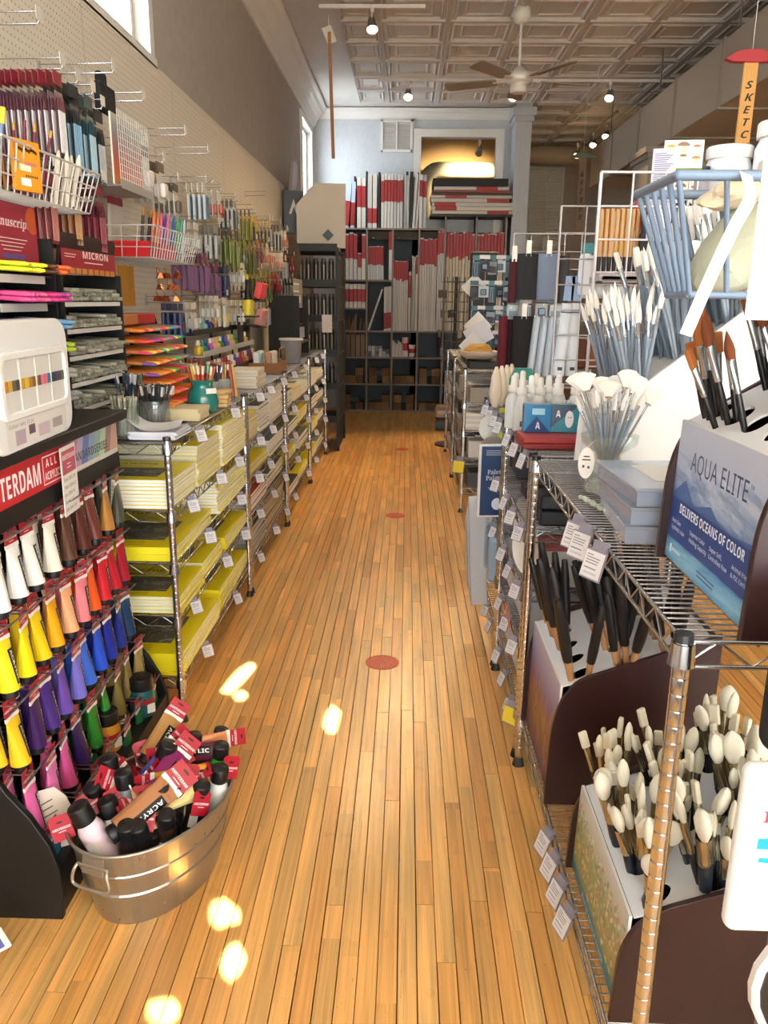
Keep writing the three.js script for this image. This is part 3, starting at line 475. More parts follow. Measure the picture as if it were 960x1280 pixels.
// ---------- galvanised tub of paint ----------
const bottleG = { body: la([[0, 0], [0.018, 0], [0.02, 0.003], [0.02, 0.072], [0.016, 0.082], [0.0155, 0.086]], 16), cap: la([[0.0158, 0.085], [0.017, 0.086], [0.0172, 0.112], [0.015, 0.117], [0, 0.118]], 16), label: bx(0.016, 0.03, 0.0018, 0, 0.04, 0.0196) };
function bottle(label, color, from, to, s = 1, roll = 0, group = 'bottles in the tub') {
  const o = thing('paint_bottle', label, 'paint bottle', [0, 0, 0], 0, group);
  mesh('body', bottleG.body, mat(color, 0.3), o); mesh('cap', bottleG.cap, blackPlastic, o); mesh('label', bottleG.label, paper, o);
  lean(o, from, to, roll); o.scale.setScalar(s); return o;
}
{
  const C = [-0.645, -1.84], yaw = 0.3;
  const t = thing('galvanised_tub', 'oval galvanised metal tub with wire handle, full of paint tubes', 'tub', [C[0], 0, C[1]], -yaw);
  const galv = new THREE.MeshStandardMaterial({ color: '#aaa69c', metalness: 0.85, roughness: 0.42, roughnessMap: dataTex(128, 128, (u, v) => { const n = vnoise(u * 14, v * 14, 31) * 0.6 + vnoise(u * 40, v * 40, 33) * 0.4; const q = 150 + n * 100; return [q, q, q]; }, false, [3, 1]) });
  const oval = (prof, nn = 48) => { const pos = [], uv = []; for (let j = 0; j < prof.length - 1; j++) for (let i = 0; i < nn; i++) { const P = (k, a) => [prof[k][0] * Math.cos(a), prof[k][1], prof[k][2] * Math.sin(a)], A = i / nn * 6.2832, B = (i + 1) / nn * 6.2832; for (const [k, a] of [[j, A], [j + 1, B], [j, B], [j, A], [j + 1, A], [j + 1, B]]) { pos.push(...P(k, a)); uv.push(a / 3, prof[k][1] * 4); } } const g = new THREE.BufferGeometry(); g.setAttribute('position', new THREE.Float32BufferAttribute(pos, 3)); g.setAttribute('uv', new THREE.Float32BufferAttribute(uv, 2)); g.computeVertexNormals(); return g; };
  const R = (y, e = 0) => [0.14 + y * 0.18 + e, y, 0.205 + y * 0.22 + e];
  const gm = galv.clone(); gm.side = THREE.DoubleSide;
  mesh('wall', oval([R(0.004, -0.003), R(0), R(0.004), R(0.085), R(0.09, 0.004), R(0.098, 0.004), R(0.103), R(0.15), R(0.154, 0.003), R(0.162, 0.003), R(0.166), R(0.232)]), gm, t);
  mesh('bottom', oval([[0.14, 0.012, 0.205], [0.001, 0.012, 0.001]]), gm, t);
  const rim = []; for (let i = 0; i < 48; i++) { const a = i / 48 * 6.2832, r = R(0.234, 0.002); rim.push([r[0] * Math.cos(a), 0.234, r[2] * Math.sin(a)]); }
  mesh('rim', tube(rim, 0.0045, 96, 8, true), galv, t);
  for (const s of [1, -1]) {
    const zz = (y) => s * (0.205 + y * 0.22 + 0.006);
    const hd = mesh('handle', [tube([[-0.042, 0.2, zz(0.2)], [-0.046, 0.19, zz(0.19) + s * 0.012], [-0.05, 0.155, zz(0.16) + s * 0.022], [0, 0.15, zz(0.16) + s * 0.026], [0.05, 0.155, zz(0.16) + s * 0.022], [0.046, 0.19, zz(0.19) + s * 0.012], [0.042, 0.2, zz(0.2)]], 0.0042, 40, 7), rod([-0.042, 0.2, zz(0.2)], [0.042, 0.2, zz(0.2)], 0.0045, 8)], mat('#b9b5aa', 0.35, 0.9), t);
    mesh('bracket', rb(0.06, 0.05, 0.004, 0, 0.205, zz(0.2) - s * 0.001, 0.002, s * -0.2), galv, hd);
  }
  // filling: real tubes and bottles lie on a heap of tubes
  const W = (a, y, b) => { a *= 0.9; b *= 0.9; const c = Math.cos(-yaw), s = Math.sin(-yaw); return [C[0] + a * c + b * s, y, C[1] - a * s + b * c]; };   // tub axes: a across, b along (towards the door)
  const B = (lab, col, a, y, b, da, dy, db, s = 1, roll = 0) => { y -= b > 0.1 ? 0.035 : 0.025; a *= 0.82; b *= b > 0.1 ? 0.74 : 0.9; const f = W(a, y, b), g = W(a + da, y + dy, b + db); bottle(lab, col, f, g, s * 1.22, roll); };
  B('white paint bottle leaning out at the far end of the tub', '#e6e4e0', 0.06, 0.2, -0.26, 0.02, 0.1, -0.02);
  B('bright green paint bottle standing at the tub rim', '#3fce3a', 0.14, 0.2, -0.18, 0.012, 0.1, 0.0, 1.05, 1.2);
  B('white paint bottle below the bright green bottle', '#e2e0da', 0.17, 0.17, -0.1, 0.02, 0.1, 0.0, 1.1, 1);
  B('ivory paint bottle leaning upright in the middle of the tub', '#d9d3bf', -0.08, 0.2, -0.06, 0.04, 0.1, -0.02, 1.25);
  B('plum paint bottle standing near the tub side', '#5a2a48', -0.14, 0.19, 0.03, -0.012, 0.1, 0.0, 1.2);
  B('burgundy paint bottle with white sticker beside the plum bottle', '#4a1f30', -0.15, 0.18, 0.12, 0.0, 0.1, 0.02, 1.1);
  B('dark paint bottle behind the pink bottle', '#3a3234', -0.115, 0.16, 0.19, -0.02, 0.1, 0.02, 1.1);
  B('pale pink paint bottle at the tub rim above the handle', '#ecd3dc', -0.03, 0.17, 0.245, -0.04, 0.1, 0.02, 1.3);
  B('white paint bottle tilted beside the pink bottle', '#e8e6e2', -0.01, 0.16, 0.17, -0.03, 0.1, 0.01, 1.2);
  B('grey paint bottle in the middle of the heap', '#77787c', -0.045, 0.19, 0.075, -0.01, 0.1, 0.0, 1.15);
  B('white paint bottle half buried by the golden tube', '#dcdad4', 0.045, 0.18, 0.02, 0.02, 0.1, 0.03, 1.15);
  B('black paint bottle beside the golden tube', '#2a2628', 0.08, 0.17, 0.03, 0.02, 0.1, 0.0, 1.1);
  B('dark brown paint bottle by the copper tube', '#3c2a22', 0.11, 0.165, 0.12, 0.02, 0.09, 0.02, 1.05);
  B('black paint bottle at the near rim under the copper tube', '#241f20', 0.09, 0.155, 0.19, 0.0, 0.1, 0.03, 1.1);
  B('black paint bottle between pink bottle and copper tube', '#2c2425', 0.04, 0.155, 0.225, 0.01, 0.1, 0.02, 1.1);
  B('dark paint bottle at the back of the heap', '#33282a', -0.02, 0.2, -0.17, 0.0, 0.1, 0.0, 1.1);
  B('dark red paint bottle at the back of the heap', '#451b22', 0.02, 0.2, -0.19, 0.01, 0.1, 0.0, 1.1);
  B('black paint bottle near the far rim', '#1f1c1c', 0.13, 0.16, -0.02, 0.03, 0.1, 0.0, 1.1);
  const Tb = (lab, col, a, y, b, a2, y2, b2, roll = 0, s = 1) => { const o = paintTube(lab, col, 'tubes in the tub'); lean(o, W(a, y, b), W(a2, y2, b2), roll); o.scale.setScalar(s * 1.08); };
  Tb('golden yellow acrylic tube lying across the heap', '#d9951f', 0.135, 0.262, -0.12, 0.01, 0.27, 0.0, 0.4, 1.05);
  Tb('cream acrylic tube on its side beside the golden tube', '#e3cf8c', 0.14, 0.26, -0.04, 0.07, 0.25, 0.07, 2.4, 0.95);
  Tb('copper acrylic tube with red card at the front of the heap', '#b0764e', 0.0, 0.235, 0.21, 0.085, 0.3, 0.06, 0.1, 1.15);
  Tb('burgundy acrylic tube lying at the back of the heap', '#6b2440', 0.12, 0.285, -0.2, -0.02, 0.28, -0.12, 0.3, 1.0);
  Tb('pale orange slim tube lying along the back of the heap', '#d98b58', -0.03, 0.285, -0.15, 0.09, 0.29, -0.24, 0.5, 0.95);
  Tb('blue acrylic tube tucked behind the grey bottle', '#2f56a8', -0.05, 0.24, 0.02, -0.02, 0.29, -0.08, 0.6, 1);
  Tb('magenta acrylic tube beside the blue tube', '#8c1f66', -0.01, 0.235, 0.05, 0.02, 0.29, -0.05, 0.2, 1);
  Tb('ochre acrylic tube under red cards at the rim', '#b88a50', -0.11, 0.25, -0.1, -0.09, 0.31, -0.19, 0.3, 0.95);
  for (let i = 0; i < 24; i++) { const a = rr(-0.11, 0.11), b = rr(-0.17, 0.17), q = Math.atan2(-b, -a) + rr(-0.7, 0.7), p = rr(0, 0.5); Tb('red-carded tube buried deep in the tub heap', pick(['#7a2a3c', '#33506a', '#b04a2a', '#3a3a3c', '#c9b48a', '#8a1f2a']), a, 0.18 + rr(0, 0.04), b, a + Math.cos(q) * 0.1, 0.18 + p * 0.1 + rr(0, 0.04), b + Math.sin(q) * 0.1, rr(0, 6), 0.95); }
  const cardS = shp([[-0.026, -0.03], [0.026, -0.03], [0.026, 0.025], [0.018, 0.032], [-0.018, 0.032], [-0.026, 0.025]]), cg = ex(cardS, 0.001).translate(0, 0.03, 0);
  const redS = (lab, a, y, b, rx, ry, rz) => { const o = thing('hang_card', lab, 'card', W(a, y, b), ry, 'loose red hang cards in the tub'); o.rotation.set(rx, ry, rz, 'YXZ'); mesh('card', cg, mat('#b11a2c', 0.4), o); mesh('print', pl(0.05, 0.04, 0, 0.034, 0.0016), cardM, o); };
  [[-0.12, 0.235, -0.13, -0.4, 0.3, 0.2], [-0.13, 0.235, -0.02, -0.5, 0.9, -0.1], [0.17, 0.24, -0.13, -0.2, 0.8, -0.4], [0.165, 0.22, 0.03, -0.3, 0.9, -0.5], [-0.03, 0.245, 0.11, -0.7, 0.6, 0.3], [0.03, 0.25, 0.1, -0.8, 0.2, 0.1], [0.0, 0.265, -0.05, -0.5, 0.4, -0.6], [-0.09, 0.24, 0.15, -0.6, 0.5, 0.4], [0.07, 0.235, 0.16, -0.7, 0.3, -0.2], [-0.12, 0.22, 0.24, -0.3, 0.2, 0.3], [0.1, 0.26, -0.02, -0.7, 0.5, -0.3], [0.05, 0.275, -0.1, -0.7, 0.3, 0.5]].forEach((q) => redS('red hang card sticking out of the paint heap in the tub', ...q));
  const s = thing('sign_card', 'pale rounded cardboard sign leaning in the tub', 'sign', W(-0.175, 0.13, 0.17), 0.4); s.rotation.set(-0.35, 0.5, 0.32, 'YXZ');
  mesh('board', ex(shp([[-0.05, 0], [0.05, 0], [0.05, 0.13], [0.035, 0.165], [0, 0.175], [-0.035, 0.165], [-0.05, 0.13]]), 0.003), mat('#dccfc2', 0.7), s);
  mesh('text_lines', [0, 1, 2, 3, 4].map((i) => bx(0.05 - (i % 2) * 0.012, 0.003, 0.0008, -0.006, 0.14 - i * 0.016, 0.0034)), mat('#6b5a50', 0.7), s);
}
// ---------- pegboard goods ----------
const hookProto = {};
function pegHook(x, y, z, len, label, group, tagged = true) {
  const key = len.toFixed(2) + tagged;
  if (!hookProto[key]) {
    hookProto[key] = { wire: merged([rod([0, 0, 0], [len, 0.004, 0], 0.0024, 5), rod([len, 0.004, 0], [len + 0.008, 0.016, 0], 0.0024, 5), rod([0, 0.03, 0], [len + 0.006, 0.034, 0], 0.0018, 5), rod([0, -0.006, 0], [0, 0.04, 0], 0.003, 5)]), tag: bx(0.0016, 0.032, 0.04, len + 0.009, 0.03, 0), plate: bx(0.004, 0.05, 0.022, 0.002, 0.014, 0) };
  }
  const h = hookProto[key], o = thing('peg_hook', label, 'hook', [x, y, z], 0, group);
  mesh('wire', h.wire, wireM, o); mesh('plate', h.plate, chromeDull, o); if (tagged) mesh('tag', h.tag, mat('#cfcdca', 0.4), o);
  return o;
}
// kinds of hanging goods; the card hangs in the plane x = 0 facing +x, its hole at y = 0
const PK = {
  brushset: { w: 0.062, h: 0.21, head: 0.035, make: (o, c) => { mesh('sleeve', bx(0.002, 0.17, 0.058, 0, -0.125, 0), mat(c[1], 0.35), o); mesh('brushes', [-0.02, -0.007, 0.007, 0.02].map((z) => rod([0.005, -0.2, z], [0.005, -0.09, z], 0.0035, 5)), mat(c[2], 0.3), o); mesh('bristles', [-0.02, -0.007, 0.007, 0.02].map((z) => cy(0.001, 0.004, 0.035, 0.005, -0.07, z, 5)), mat(c[3] ?? '#a58a5c', 0.6), o); } },
  pens: { w: 0.06, h: 0.17, head: 0.04, make: (o, c) => { mesh('blister', bx(0.012, 0.12, 0.05, 0.006, -0.1, 0), mat(c[1], 0.2), o); mesh('pens', [-0.018, 0, 0.018].map((z) => rod([0.014, -0.155, z], [0.014, -0.05, z], 0.005, 6)), mat(c[2], 0.3), o); } },
  card: { w: 0.085, h: 0.12, head: 0.03, make: (o, c) => { mesh('board', bx(0.002, 0.09, 0.083, 0, -0.075, 0), mat(c[1], 0.6), o); mesh('blister', rb(0.02, 0.05, 0.05, 0.011, -0.08, 0, 0.008), mat(c[2], 0.25), o); } },
  knife: { w: 0.05, h: 0.19, head: 0.04, make: (o, c) => { mesh('board', bx(0.002, 0.15, 0.048, 0, -0.115, 0), mat(c[1], 0.5), o); mesh('tool', [rb(0.014, 0.12, 0.02, 0.008, -0.12, 0, 0.006), bx(0.004, 0.03, 0.012, 0.006, -0.05, 0)], mat(c[2], 0.35), o); } },
  bag: { w: 0.09, h: 0.15, head: 0.035, make: (o, c) => { mesh('pouch', rb(0.018, 0.12, 0.086, 0.003, -0.09, 0, 0.008), mat(c[1], 0.25), o); mesh('insert', bx(0.004, 0.05, 0.06, 0.0125, -0.1, 0), mat(c[2], 0.5), o); } },
};
const pkG = {}, pkProto = {};
function pack(kind, c, p, label, group, turn = 0, s = 1) {
  const k = PK[kind], key = kind + c.join();
  let o = pkProto[key];
  if (o) o = dup(o, label, p, turn, group, 'hanging_pack');
  else {
    o = pkProto[key] = thing('hanging_pack', label, 'pack', p, turn, group);
    mesh('header', pkG[kind] ??= bx(0.003, k.head, k.w, 0, -k.head / 2 + 0.012, 0), mat(c[0], 0.5), o);
    k.make(o, c);
  }
  o.scale.setScalar(s); return o;
}
let hookNo = 0;
function hookRow(kind, c, y, z, n, len, where, step = 0.018, s = 1, tagged = true) {
  pegHook(WL + 0.006, y, z, len, 'wire peg hook carrying ' + where, 'peg hooks on the pegboard', tagged);
  for (let i = 0; i < n; i++) pack(kind, c, [WL + 0.006 + len - 0.012 - i * step, y - 0.014, z + rr(-0.002, 0.002)], (i ? ORD[i] + ' from the tip, ' : 'front one of ') + where, where, rr(-0.06, 0.06), s);
}
// long dark-red brush sets near the door end
hookRow('brushset', ['#8c1a34', '#5a3a52', '#d0ccd0', '#6a3a44'], 2.14, -2.56, 12, 0.25, 'dark red brush sets above the wire basket', 0.02, 1.05);
hookRow('brushset', ['#1f2226', '#2a2f38', '#7fa8c8', '#23262c'], 2.16, -2.8, 5, 0.2, 'black-headed brush sets with blue handles', 0.02, 1.15);
hookRow('brushset', ['#23404c', '#16475a', '#9fbccc', '#1c3a48'], 2.15, -2.9, 6, 0.21, 'teal brush sets beside the black ones', 0.02, 1.2);
hookRow('brushset', ['#222226', '#2b2b2f', '#a9acb0', '#1c1c20'], 2.13, -3.01, 6, 0.2, 'all-black brush sets beside the wire mesh', 0.02, 1.1);
hookRow('brushset', ['#8a1832', '#6a1830', '#a8645a', '#d8d4cc'], 1.86, -2.52, 8, 0.22, 'crimson brush sets hanging below the wire basket', 0.022, 0.9);
hookRow('brushset', ['#8a1832', '#7a1c34', '#b98a5a', '#d6d2ca'], 1.87, -2.72, 7, 0.21, 'crimson brush sets with orange labels', 0.022, 0.95);
hookRow('brushset', ['#7c1630', '#701a30', '#8a3040', '#5a1a2a'], 1.88, -2.94, 7, 0.21, 'tall crimson brush sets above the pen rack header', 0.022, 1.05);
hookRow('card', ['#4a3b34', '#d9d6d0', '#e6e4e0'], 2.1, -3.5, 5, 0.2, 'white canvas cards with brown headers', 0.028, 1.35);
hookRow('card', ['#5a4a40', '#cfcbc4', '#e0ddd8'], 2.07, -3.72, 5, 0.2, 'white boxed cards past the wire mesh', 0.026, 1.25);
hookRow('card', ['#38393a', '#ddd9d2', '#6d6258'], 2.02, -3.98, 5, 0.19, 'white cards with dark motif', 0.024, 1.1);
for (const [y, z, l] of [[2.21, -2.4, 0.26], [2.24, -3.0, 0.25], [2.23, -3.35, 0.24], [2.22, -3.95, 0.24], [2.2, -4.3, 0.26], [2.1, -4.55, 0.22], [2.28, -6.6, 0.16]]) pegHook(WL + 0.006, y, z, l, 'empty wire peg hook sticking out of the pegboard', 'empty peg hooks', z > -4.4);
// the dense far field of hooks
const far = [];
const P_ = [['pens', ['#d9d7d2', '#c6c9c9', '#3a6a86'], 'blue pen packs'], ['card', ['#cfccc6', '#dad8d2', '#b05a4a'], 'white blister cards with red inserts'], ['pens', ['#2a2c2e', '#b9bdbd', '#2c2e30'], 'black pen packs'], ['knife', ['#222426', '#3a3c3e', '#7c8a3a'], 'dark craft-knife cards'], ['knife', ['#d8b02a', '#c9a628', '#2a2a2a'], 'yellow craft-knife cards'], ['bag', ['#8d9092', '#a9adae', '#4a4e58'], 'grey pouches'], ['knife', ['#8a9a3a', '#a9b83a', '#3c4a2a'], 'lime-green cutter cards'], ['knife', ['#b04a3a', '#c0584a', '#5a2a2a'], 'red cutter cards'], ['card', ['#d6cfc4', '#d8c8ba', '#c07a68'], 'pale pink boxed cards'], ['pens', ['#7a2a5a', '#7c5a78', '#6a3a66'], 'purple pen packs'], ['bag', ['#c6a02a', '#cdb23a', '#40444a'], 'yellow pouches'], ['pens', ['#c8c6c2', '#b8bab8', '#8a8d90'], 'silver pen packs'], ['card', ['#a8281c', '#b02a2a', '#8a1c20'], 'red boxed cards'], ['bag', ['#dcdad4', '#d0cec8', '#d6c23a'], 'white pouches with yellow inserts'], ['card', ['#e0ddd6', '#d4d2cc', '#c9c6c0'], 'plain white cards'], ['bag', ['#2c3a6a', '#32406e', '#22284a'], 'navy pouches']];
const field = [ // row name, y, z start, z end, list of kinds
  ['along top row', 2.09, -4.55, -7.5, [0, 1, 1, 2, 5, 3, 4, 10, 4, 5, 11, 2, 8, 14]],
  ['along second row', 1.9, -4.4, -7.7, [14, 5, 3, 3, 6, 6, 7, 8, 8, 8, 14, 11, 12]],
  ['along third row', 1.71, -4.2, -7.6, [9, 9, 9, 15, 14, 13, 3, 4, 6, 12, 12, 2, 11]],
  ['along lowest row', 1.5, -4.0, -7.2, [15, 14, 14, 13, 14, 14, 8, 14, 11, 10, 12]],
];
field.forEach(([rn, y, za, zb, ks]) => ks.forEach((k, i) => { const z = za + (zb - za) * i / (ks.length - 1) + rr(-0.03, 0.03), [kind, c, nm] = P_[k]; hookRow(kind, c, y + rr(-0.025, 0.025), z, 4, 0.16 + rr(0, 0.07), nm + ', ' + ORD[i] + ' hook ' + rn, 0.028, rr(0.95, 1.2), rnd() < 0.6); }));
// wire baskets on the pegboard
function basket(label, x0, x1, z0, z1, y0, y1, m, r, name = 'wire_basket', dz = 0.04, dx = 0.06) {
  const o = thing(name, label, 'basket', [(x0 + x1) / 2, y0, (z0 + z1) / 2]), W = x1 - x0, L = z0 - z1, H = y1 - y0, ins = 0.03;
  const g = [], top = [[-W / 2, H, L / 2], [W / 2, H, L / 2], [W / 2, H, -L / 2], [-W / 2, H, -L / 2]], bot = [[-W / 2, 0, L / 2 - ins], [W / 2 - ins, 0, L / 2 - ins], [W / 2 - ins, 0, -L / 2 + ins], [-W / 2, 0, -L / 2 + ins]];
  mesh('rim', [...top.map((p, i) => rod(p, top[(i + 1) % 4], r * 1.6, 6)), ...top.map((p) => sp(r * 1.6, ...p, 6))], m, o);
  const bar = (a, b) => g.push(rod(a, b, r, 5)), lp = (p, q, t) => p.map((v, i) => v + (q[i] - v) * t);
  const nz = Math.round(L / dz), nx = Math.round(W / dx);
  for (let i = 0; i <= nz; i++) { const t = i / nz; bar(lp(top[1], top[2], t), lp(bot[1], bot[2], t)); bar(lp(bot[0], bot[3], t), lp(bot[1], bot[2], t)); }
  for (let i = 0; i <= nx; i++) { const t = i / nx; bar(lp(top[0], top[1], t), lp(bot[0], bot[1], t)); bar(lp(top[3], top[2], t), lp(bot[3], bot[2], t)); }
  for (const t of [0, 0.33, 0.66]) { const q = bot.map((p, i) => lp(p, top[i], t)); q.forEach((p, i) => bar(p, q[(i + 1) % 4])); }
  mesh('wires', g, m, o); return o;
}
const wireWhite = mat('#d6d6d6', 0.35, 0.2);
basket('white wire basket of pens and notebook near the brush sets', -1.27, -0.99, -2.08, -2.72, 1.76, 1.88, wireWhite, 0.0024);
// its goods
{
  const nt = canvasTex(160, 200, (c) => { c.fillStyle = '#eaa028'; c.fillRect(0, 0, 160, 200); c.strokeStyle = '#2c1a08'; c.lineWidth = 5; c.beginPath(); for (let i = 0; i < 9; i++) c.arc(24 + i * 14, 34 + (i % 3) * 4, 5, 0, 5); c.stroke(); c.fillStyle = '#f3ead6'; c.fillRect(28, 96, 70, 26); c.fillStyle = '#d98478'; c.fillRect(60, 84, 76, 14); c.fillStyle = '#fff'; c.fillRect(30, 150, 62, 30); c.fillStyle = '#2c1a08'; for (let i = 0; i < 6; i++) c.fillRect(62 + i * 13, 136, 8, 8); });
  const b = thing('notebook', 'orange notebook with doodled cover standing in the white wire basket', 'notebook', [-1.0, 1.768, -2.22], Math.PI / 2 - 0.25);
  mesh('cover', rb(0.1, 0.125, 0.012, 0, 0.0625, 0, 0.002), mat('#e0962a', 0.5), b); mesh('cover_print', pl(0.099, 0.124, 0, 0.0625, 0.0065), new THREE.MeshStandardMaterial({ map: nt, roughness: 0.5 }), b);
  for (let i = 0; i < 7; i++) { const cap = ['#f0582a', '#e8d83a', '#2f9a48', '#2a3f86', '#3f62a8', '#e8d83a', '#d0406a'][i]; const o = thing('marker_pen', ORD[i] + ' blue-sleeved marker from the door in white wire basket', 'marker', [-1.14 + (i % 2) * 0.05, 1.77, -2.12 - i * 0.022], 0, 'markers in white basket'); o.rotation.set(rr(-0.1, 0.1), 0, rr(-0.3, 0.0), 'YXZ'); mesh('barrel', cy(0.008, 0.008, 0.17, 0, 0.085, 0, 8), mat('#6a7ea8', 0.4), o); mesh('cap', cy(0.0085, 0.009, 0.04, 0, 0.188, 0, 8), mat(cap, 0.4), o); }
  for (let i = 0; i < 11; i++) { const o = thing('pencil', ORD[i] + ' wooden pencil from the notebook in white wire basket', 'pencil', [-1.16 + (i % 3) * 0.04, 1.77, -2.33 - i * 0.017], 0, 'pencils in white basket'); o.rotation.set(rr(-0.08, 0.08), 0, rr(-0.25, 0.05), 'YXZ'); mesh('shaft', cy(0.004, 0.004, 0.18, 0, 0.09, 0, 6), mat(pick(['#c98f4a', '#d69a3e', '#8a3a4a', '#7a2848']), 0.5), o); mesh('end', cy(0.0042, 0.0042, 0.02, 0, 0.19, 0, 6), mat(pick(['#7a1f3c', '#d8a23a', '#3a2a5a']), 0.4), o); }
  for (let i = 0; i < 5; i++) { const o = thing('blending_stump', ORD[i] + ' white paper stump from the pencils in white wire basket', 'paper stump', [-1.06 + (i % 2) * 0.025, 1.772, -2.53 - i * 0.02], 0, 'white stumps in basket'); o.rotation.set(0.05, 0, -0.2 + rr(-0.1, 0.1), 'YXZ'); mesh('stump', [cy(0.008, 0.008, 0.13, 0, 0.065, 0, 8), cy(0.003, 0.008, 0.02, 0, 0.14, 0, 8)], mat('#e8e2d4', 0.8), o); }
}
// wire mesh rack over a stack of gradient paper
{
  const o = thing('mesh_paper_rack', 'white wire mesh rack in front of gradient coloured paper', 'wire rack', [-1.05, 1.9, -3.24]);
  const g = []; for (let i = 0; i <= 14; i++) g.push(rod([0.01, 0, 0.17 - i * 0.0243], [0.01, 0.25, 0.17 - i * 0.0243], 0.0015, 4)); for (let j = 0; j <= 11; j++) g.push(rod([0.01, j * 0.0227, 0.17], [0.01, j * 0.0227, -0.17], 0.0015, 4));
  mesh('mesh', g, wireWhite, o); mesh('tray', [bx(0.2, 0.006, 0.36, -0.09, -0.005, 0), bx(0.003, 0.03, 0.36, 0.014, 0, 0)], mat('#9fa2a4', 0.4, 0.4), o);
  const t = canvasTex(64, 128, (c) => { const gr = c.createLinearGradient(0, 0, 0, 128); [['#b9b2a8', 0], ['#8d9296', 0.2], ['#a8686a', 0.5], ['#d2603a', 0.75], ['#d98a3a', 1]].forEach(([q, s]) => gr.addColorStop(s, q)); c.fillStyle = gr; c.fillRect(0, 0, 64, 128); });
  const s = thing('gradient_paper', 'sheet of orange to grey gradient paper behind wire mesh', 'paper', [-1.06, 1.902, -3.24], Math.PI / 2);
  mesh('sheet', bx(0.33, 0.24, 0.006, 0, 0.12, -0.008), paper, s); mesh('print', pl(0.328, 0.238, 0, 0.12, -0.0045), new THREE.MeshStandardMaterial({ map: t, roughness: 0.5 }), s);
  const b = solo('black_bag', 'black bag hung over the wire mesh rack', 'bag', [rb(0.03, 0.1, 0.16, 0, 0.05, 0, 0.012), rb(0.025, 0.05, 0.07, 0, 0.11, 0.03, 0.01)], mat('#1b1b1d', 0.8), [-1.13, 2.16, -3.22]);
}
// red tray basket of pens
basket('wire basket holding a red tray of bright pens', -1.26, -1.0, -3.3, -4.02, 1.66, 1.78, wireWhite, 0.002);
solo('red_tray', 'red plastic tray inside the pen basket', 'tray', [bx(0.17, 0.004, 0.4, 0, 0.004, 0), bx(0.004, 0.06, 0.4, 0.085, 0.03, 0), bx(0.004, 0.06, 0.4, -0.085, 0.03, 0), bx(0.17, 0.06, 0.004, 0, 0.03, 0.2), bx(0.17, 0.06, 0.004, 0, 0.03, -0.2)], mat('#c5181f', 0.4), [-1.13, 1.664, -3.55]);
['#2a2a2c', '#e0703a', '#2a2a2c', '#d9803a', '#3a3a3c', '#e05a8a', '#e0688a', '#d24a9a', '#6a3f9a', '#3c4fb0', '#2a86b0', '#2f9a50', '#48b060', '#38a090', '#8a8d90', '#c9ccce'].forEach((c, i) => {
  const o = thing('brush_pen', ORD[i] + ' bright brush pen from the door in the red-tray basket', 'pen', [-1.09 + (i % 2) * 0.03, 1.676, -3.4 - i * 0.034], 0, 'pens in the red tray basket'); o.rotation.set(rr(-0.06, 0.06), 0, rr(-0.22, 0.02), 'YXZ');
  mesh('barrel', cy(0.0065, 0.0065, 0.15, 0, 0.075, 0, 7), mat(c, 0.4), o); mesh('tip', cy(0.003, 0.006, 0.03, 0, 0.165, 0, 7), mat(i < 5 ? '#b5782a' : c, 0.4), o);
});
solo('card_pad', 'boxed sketch card standing behind the bright pens', 'card', [bx(0.012, 0.2, 0.14, 0, 0.1, 0)], mat('#cbc3b6', 0.6), [-1.2, 1.664, -3.42]).rotation.z = -0.05;
solo('card_header', 'red top strip of the boxed sketch card', 'card', [bx(0.014, 0.03, 0.142, 0, 0.015, 0)], mat('#a02030', 0.5), [-1.19, 1.866, -3.42]);
// gold wavy sheet and copper clips
solo('gold_paper', 'rolled gold corrugated paper on the pegboard', 'paper', ex([[0, 0], [0.05, 0.015], [0.09, -0.008], [0.14, 0.012], [0.18, -0.004], [0.18, -0.008], [0.14, 0.008], [0.09, -0.012], [0.05, 0.011], [0, -0.004]], 0.16).rotateX(-Math.PI / 2).rotateY(Math.PI / 2), mat('#a5752e', 0.4, 0.3), [-1.16, 1.47, -3.3]);
for (let i = 0; i < 9; i++) { const o = thing('binder_clip', 'copper-coloured clip hanging beside the gold paper', 'clip', [-1.12 + (i % 3) * 0.035, 1.49 + Math.floor(i / 3) * 0.05, -3.72 - rr(0, 0.05)], rr(-1, 1), 'copper clips'); mesh('jaw', ex([[-0.014, 0], [0.014, 0], [0.004, 0.022], [-0.004, 0.022]], 0.03, 0.001), mat('#b5602c', 0.25, 0.8), o); mesh('handle', [rod([-0.01, 0.02, 0.005], [-0.012, 0.045, 0.015], 0.0015), rod([-0.012, 0.045, 0.015], [0.01, 0.02, 0.025], 0.0015)], mat('#c98a5a', 0.25, 0.9), o); }
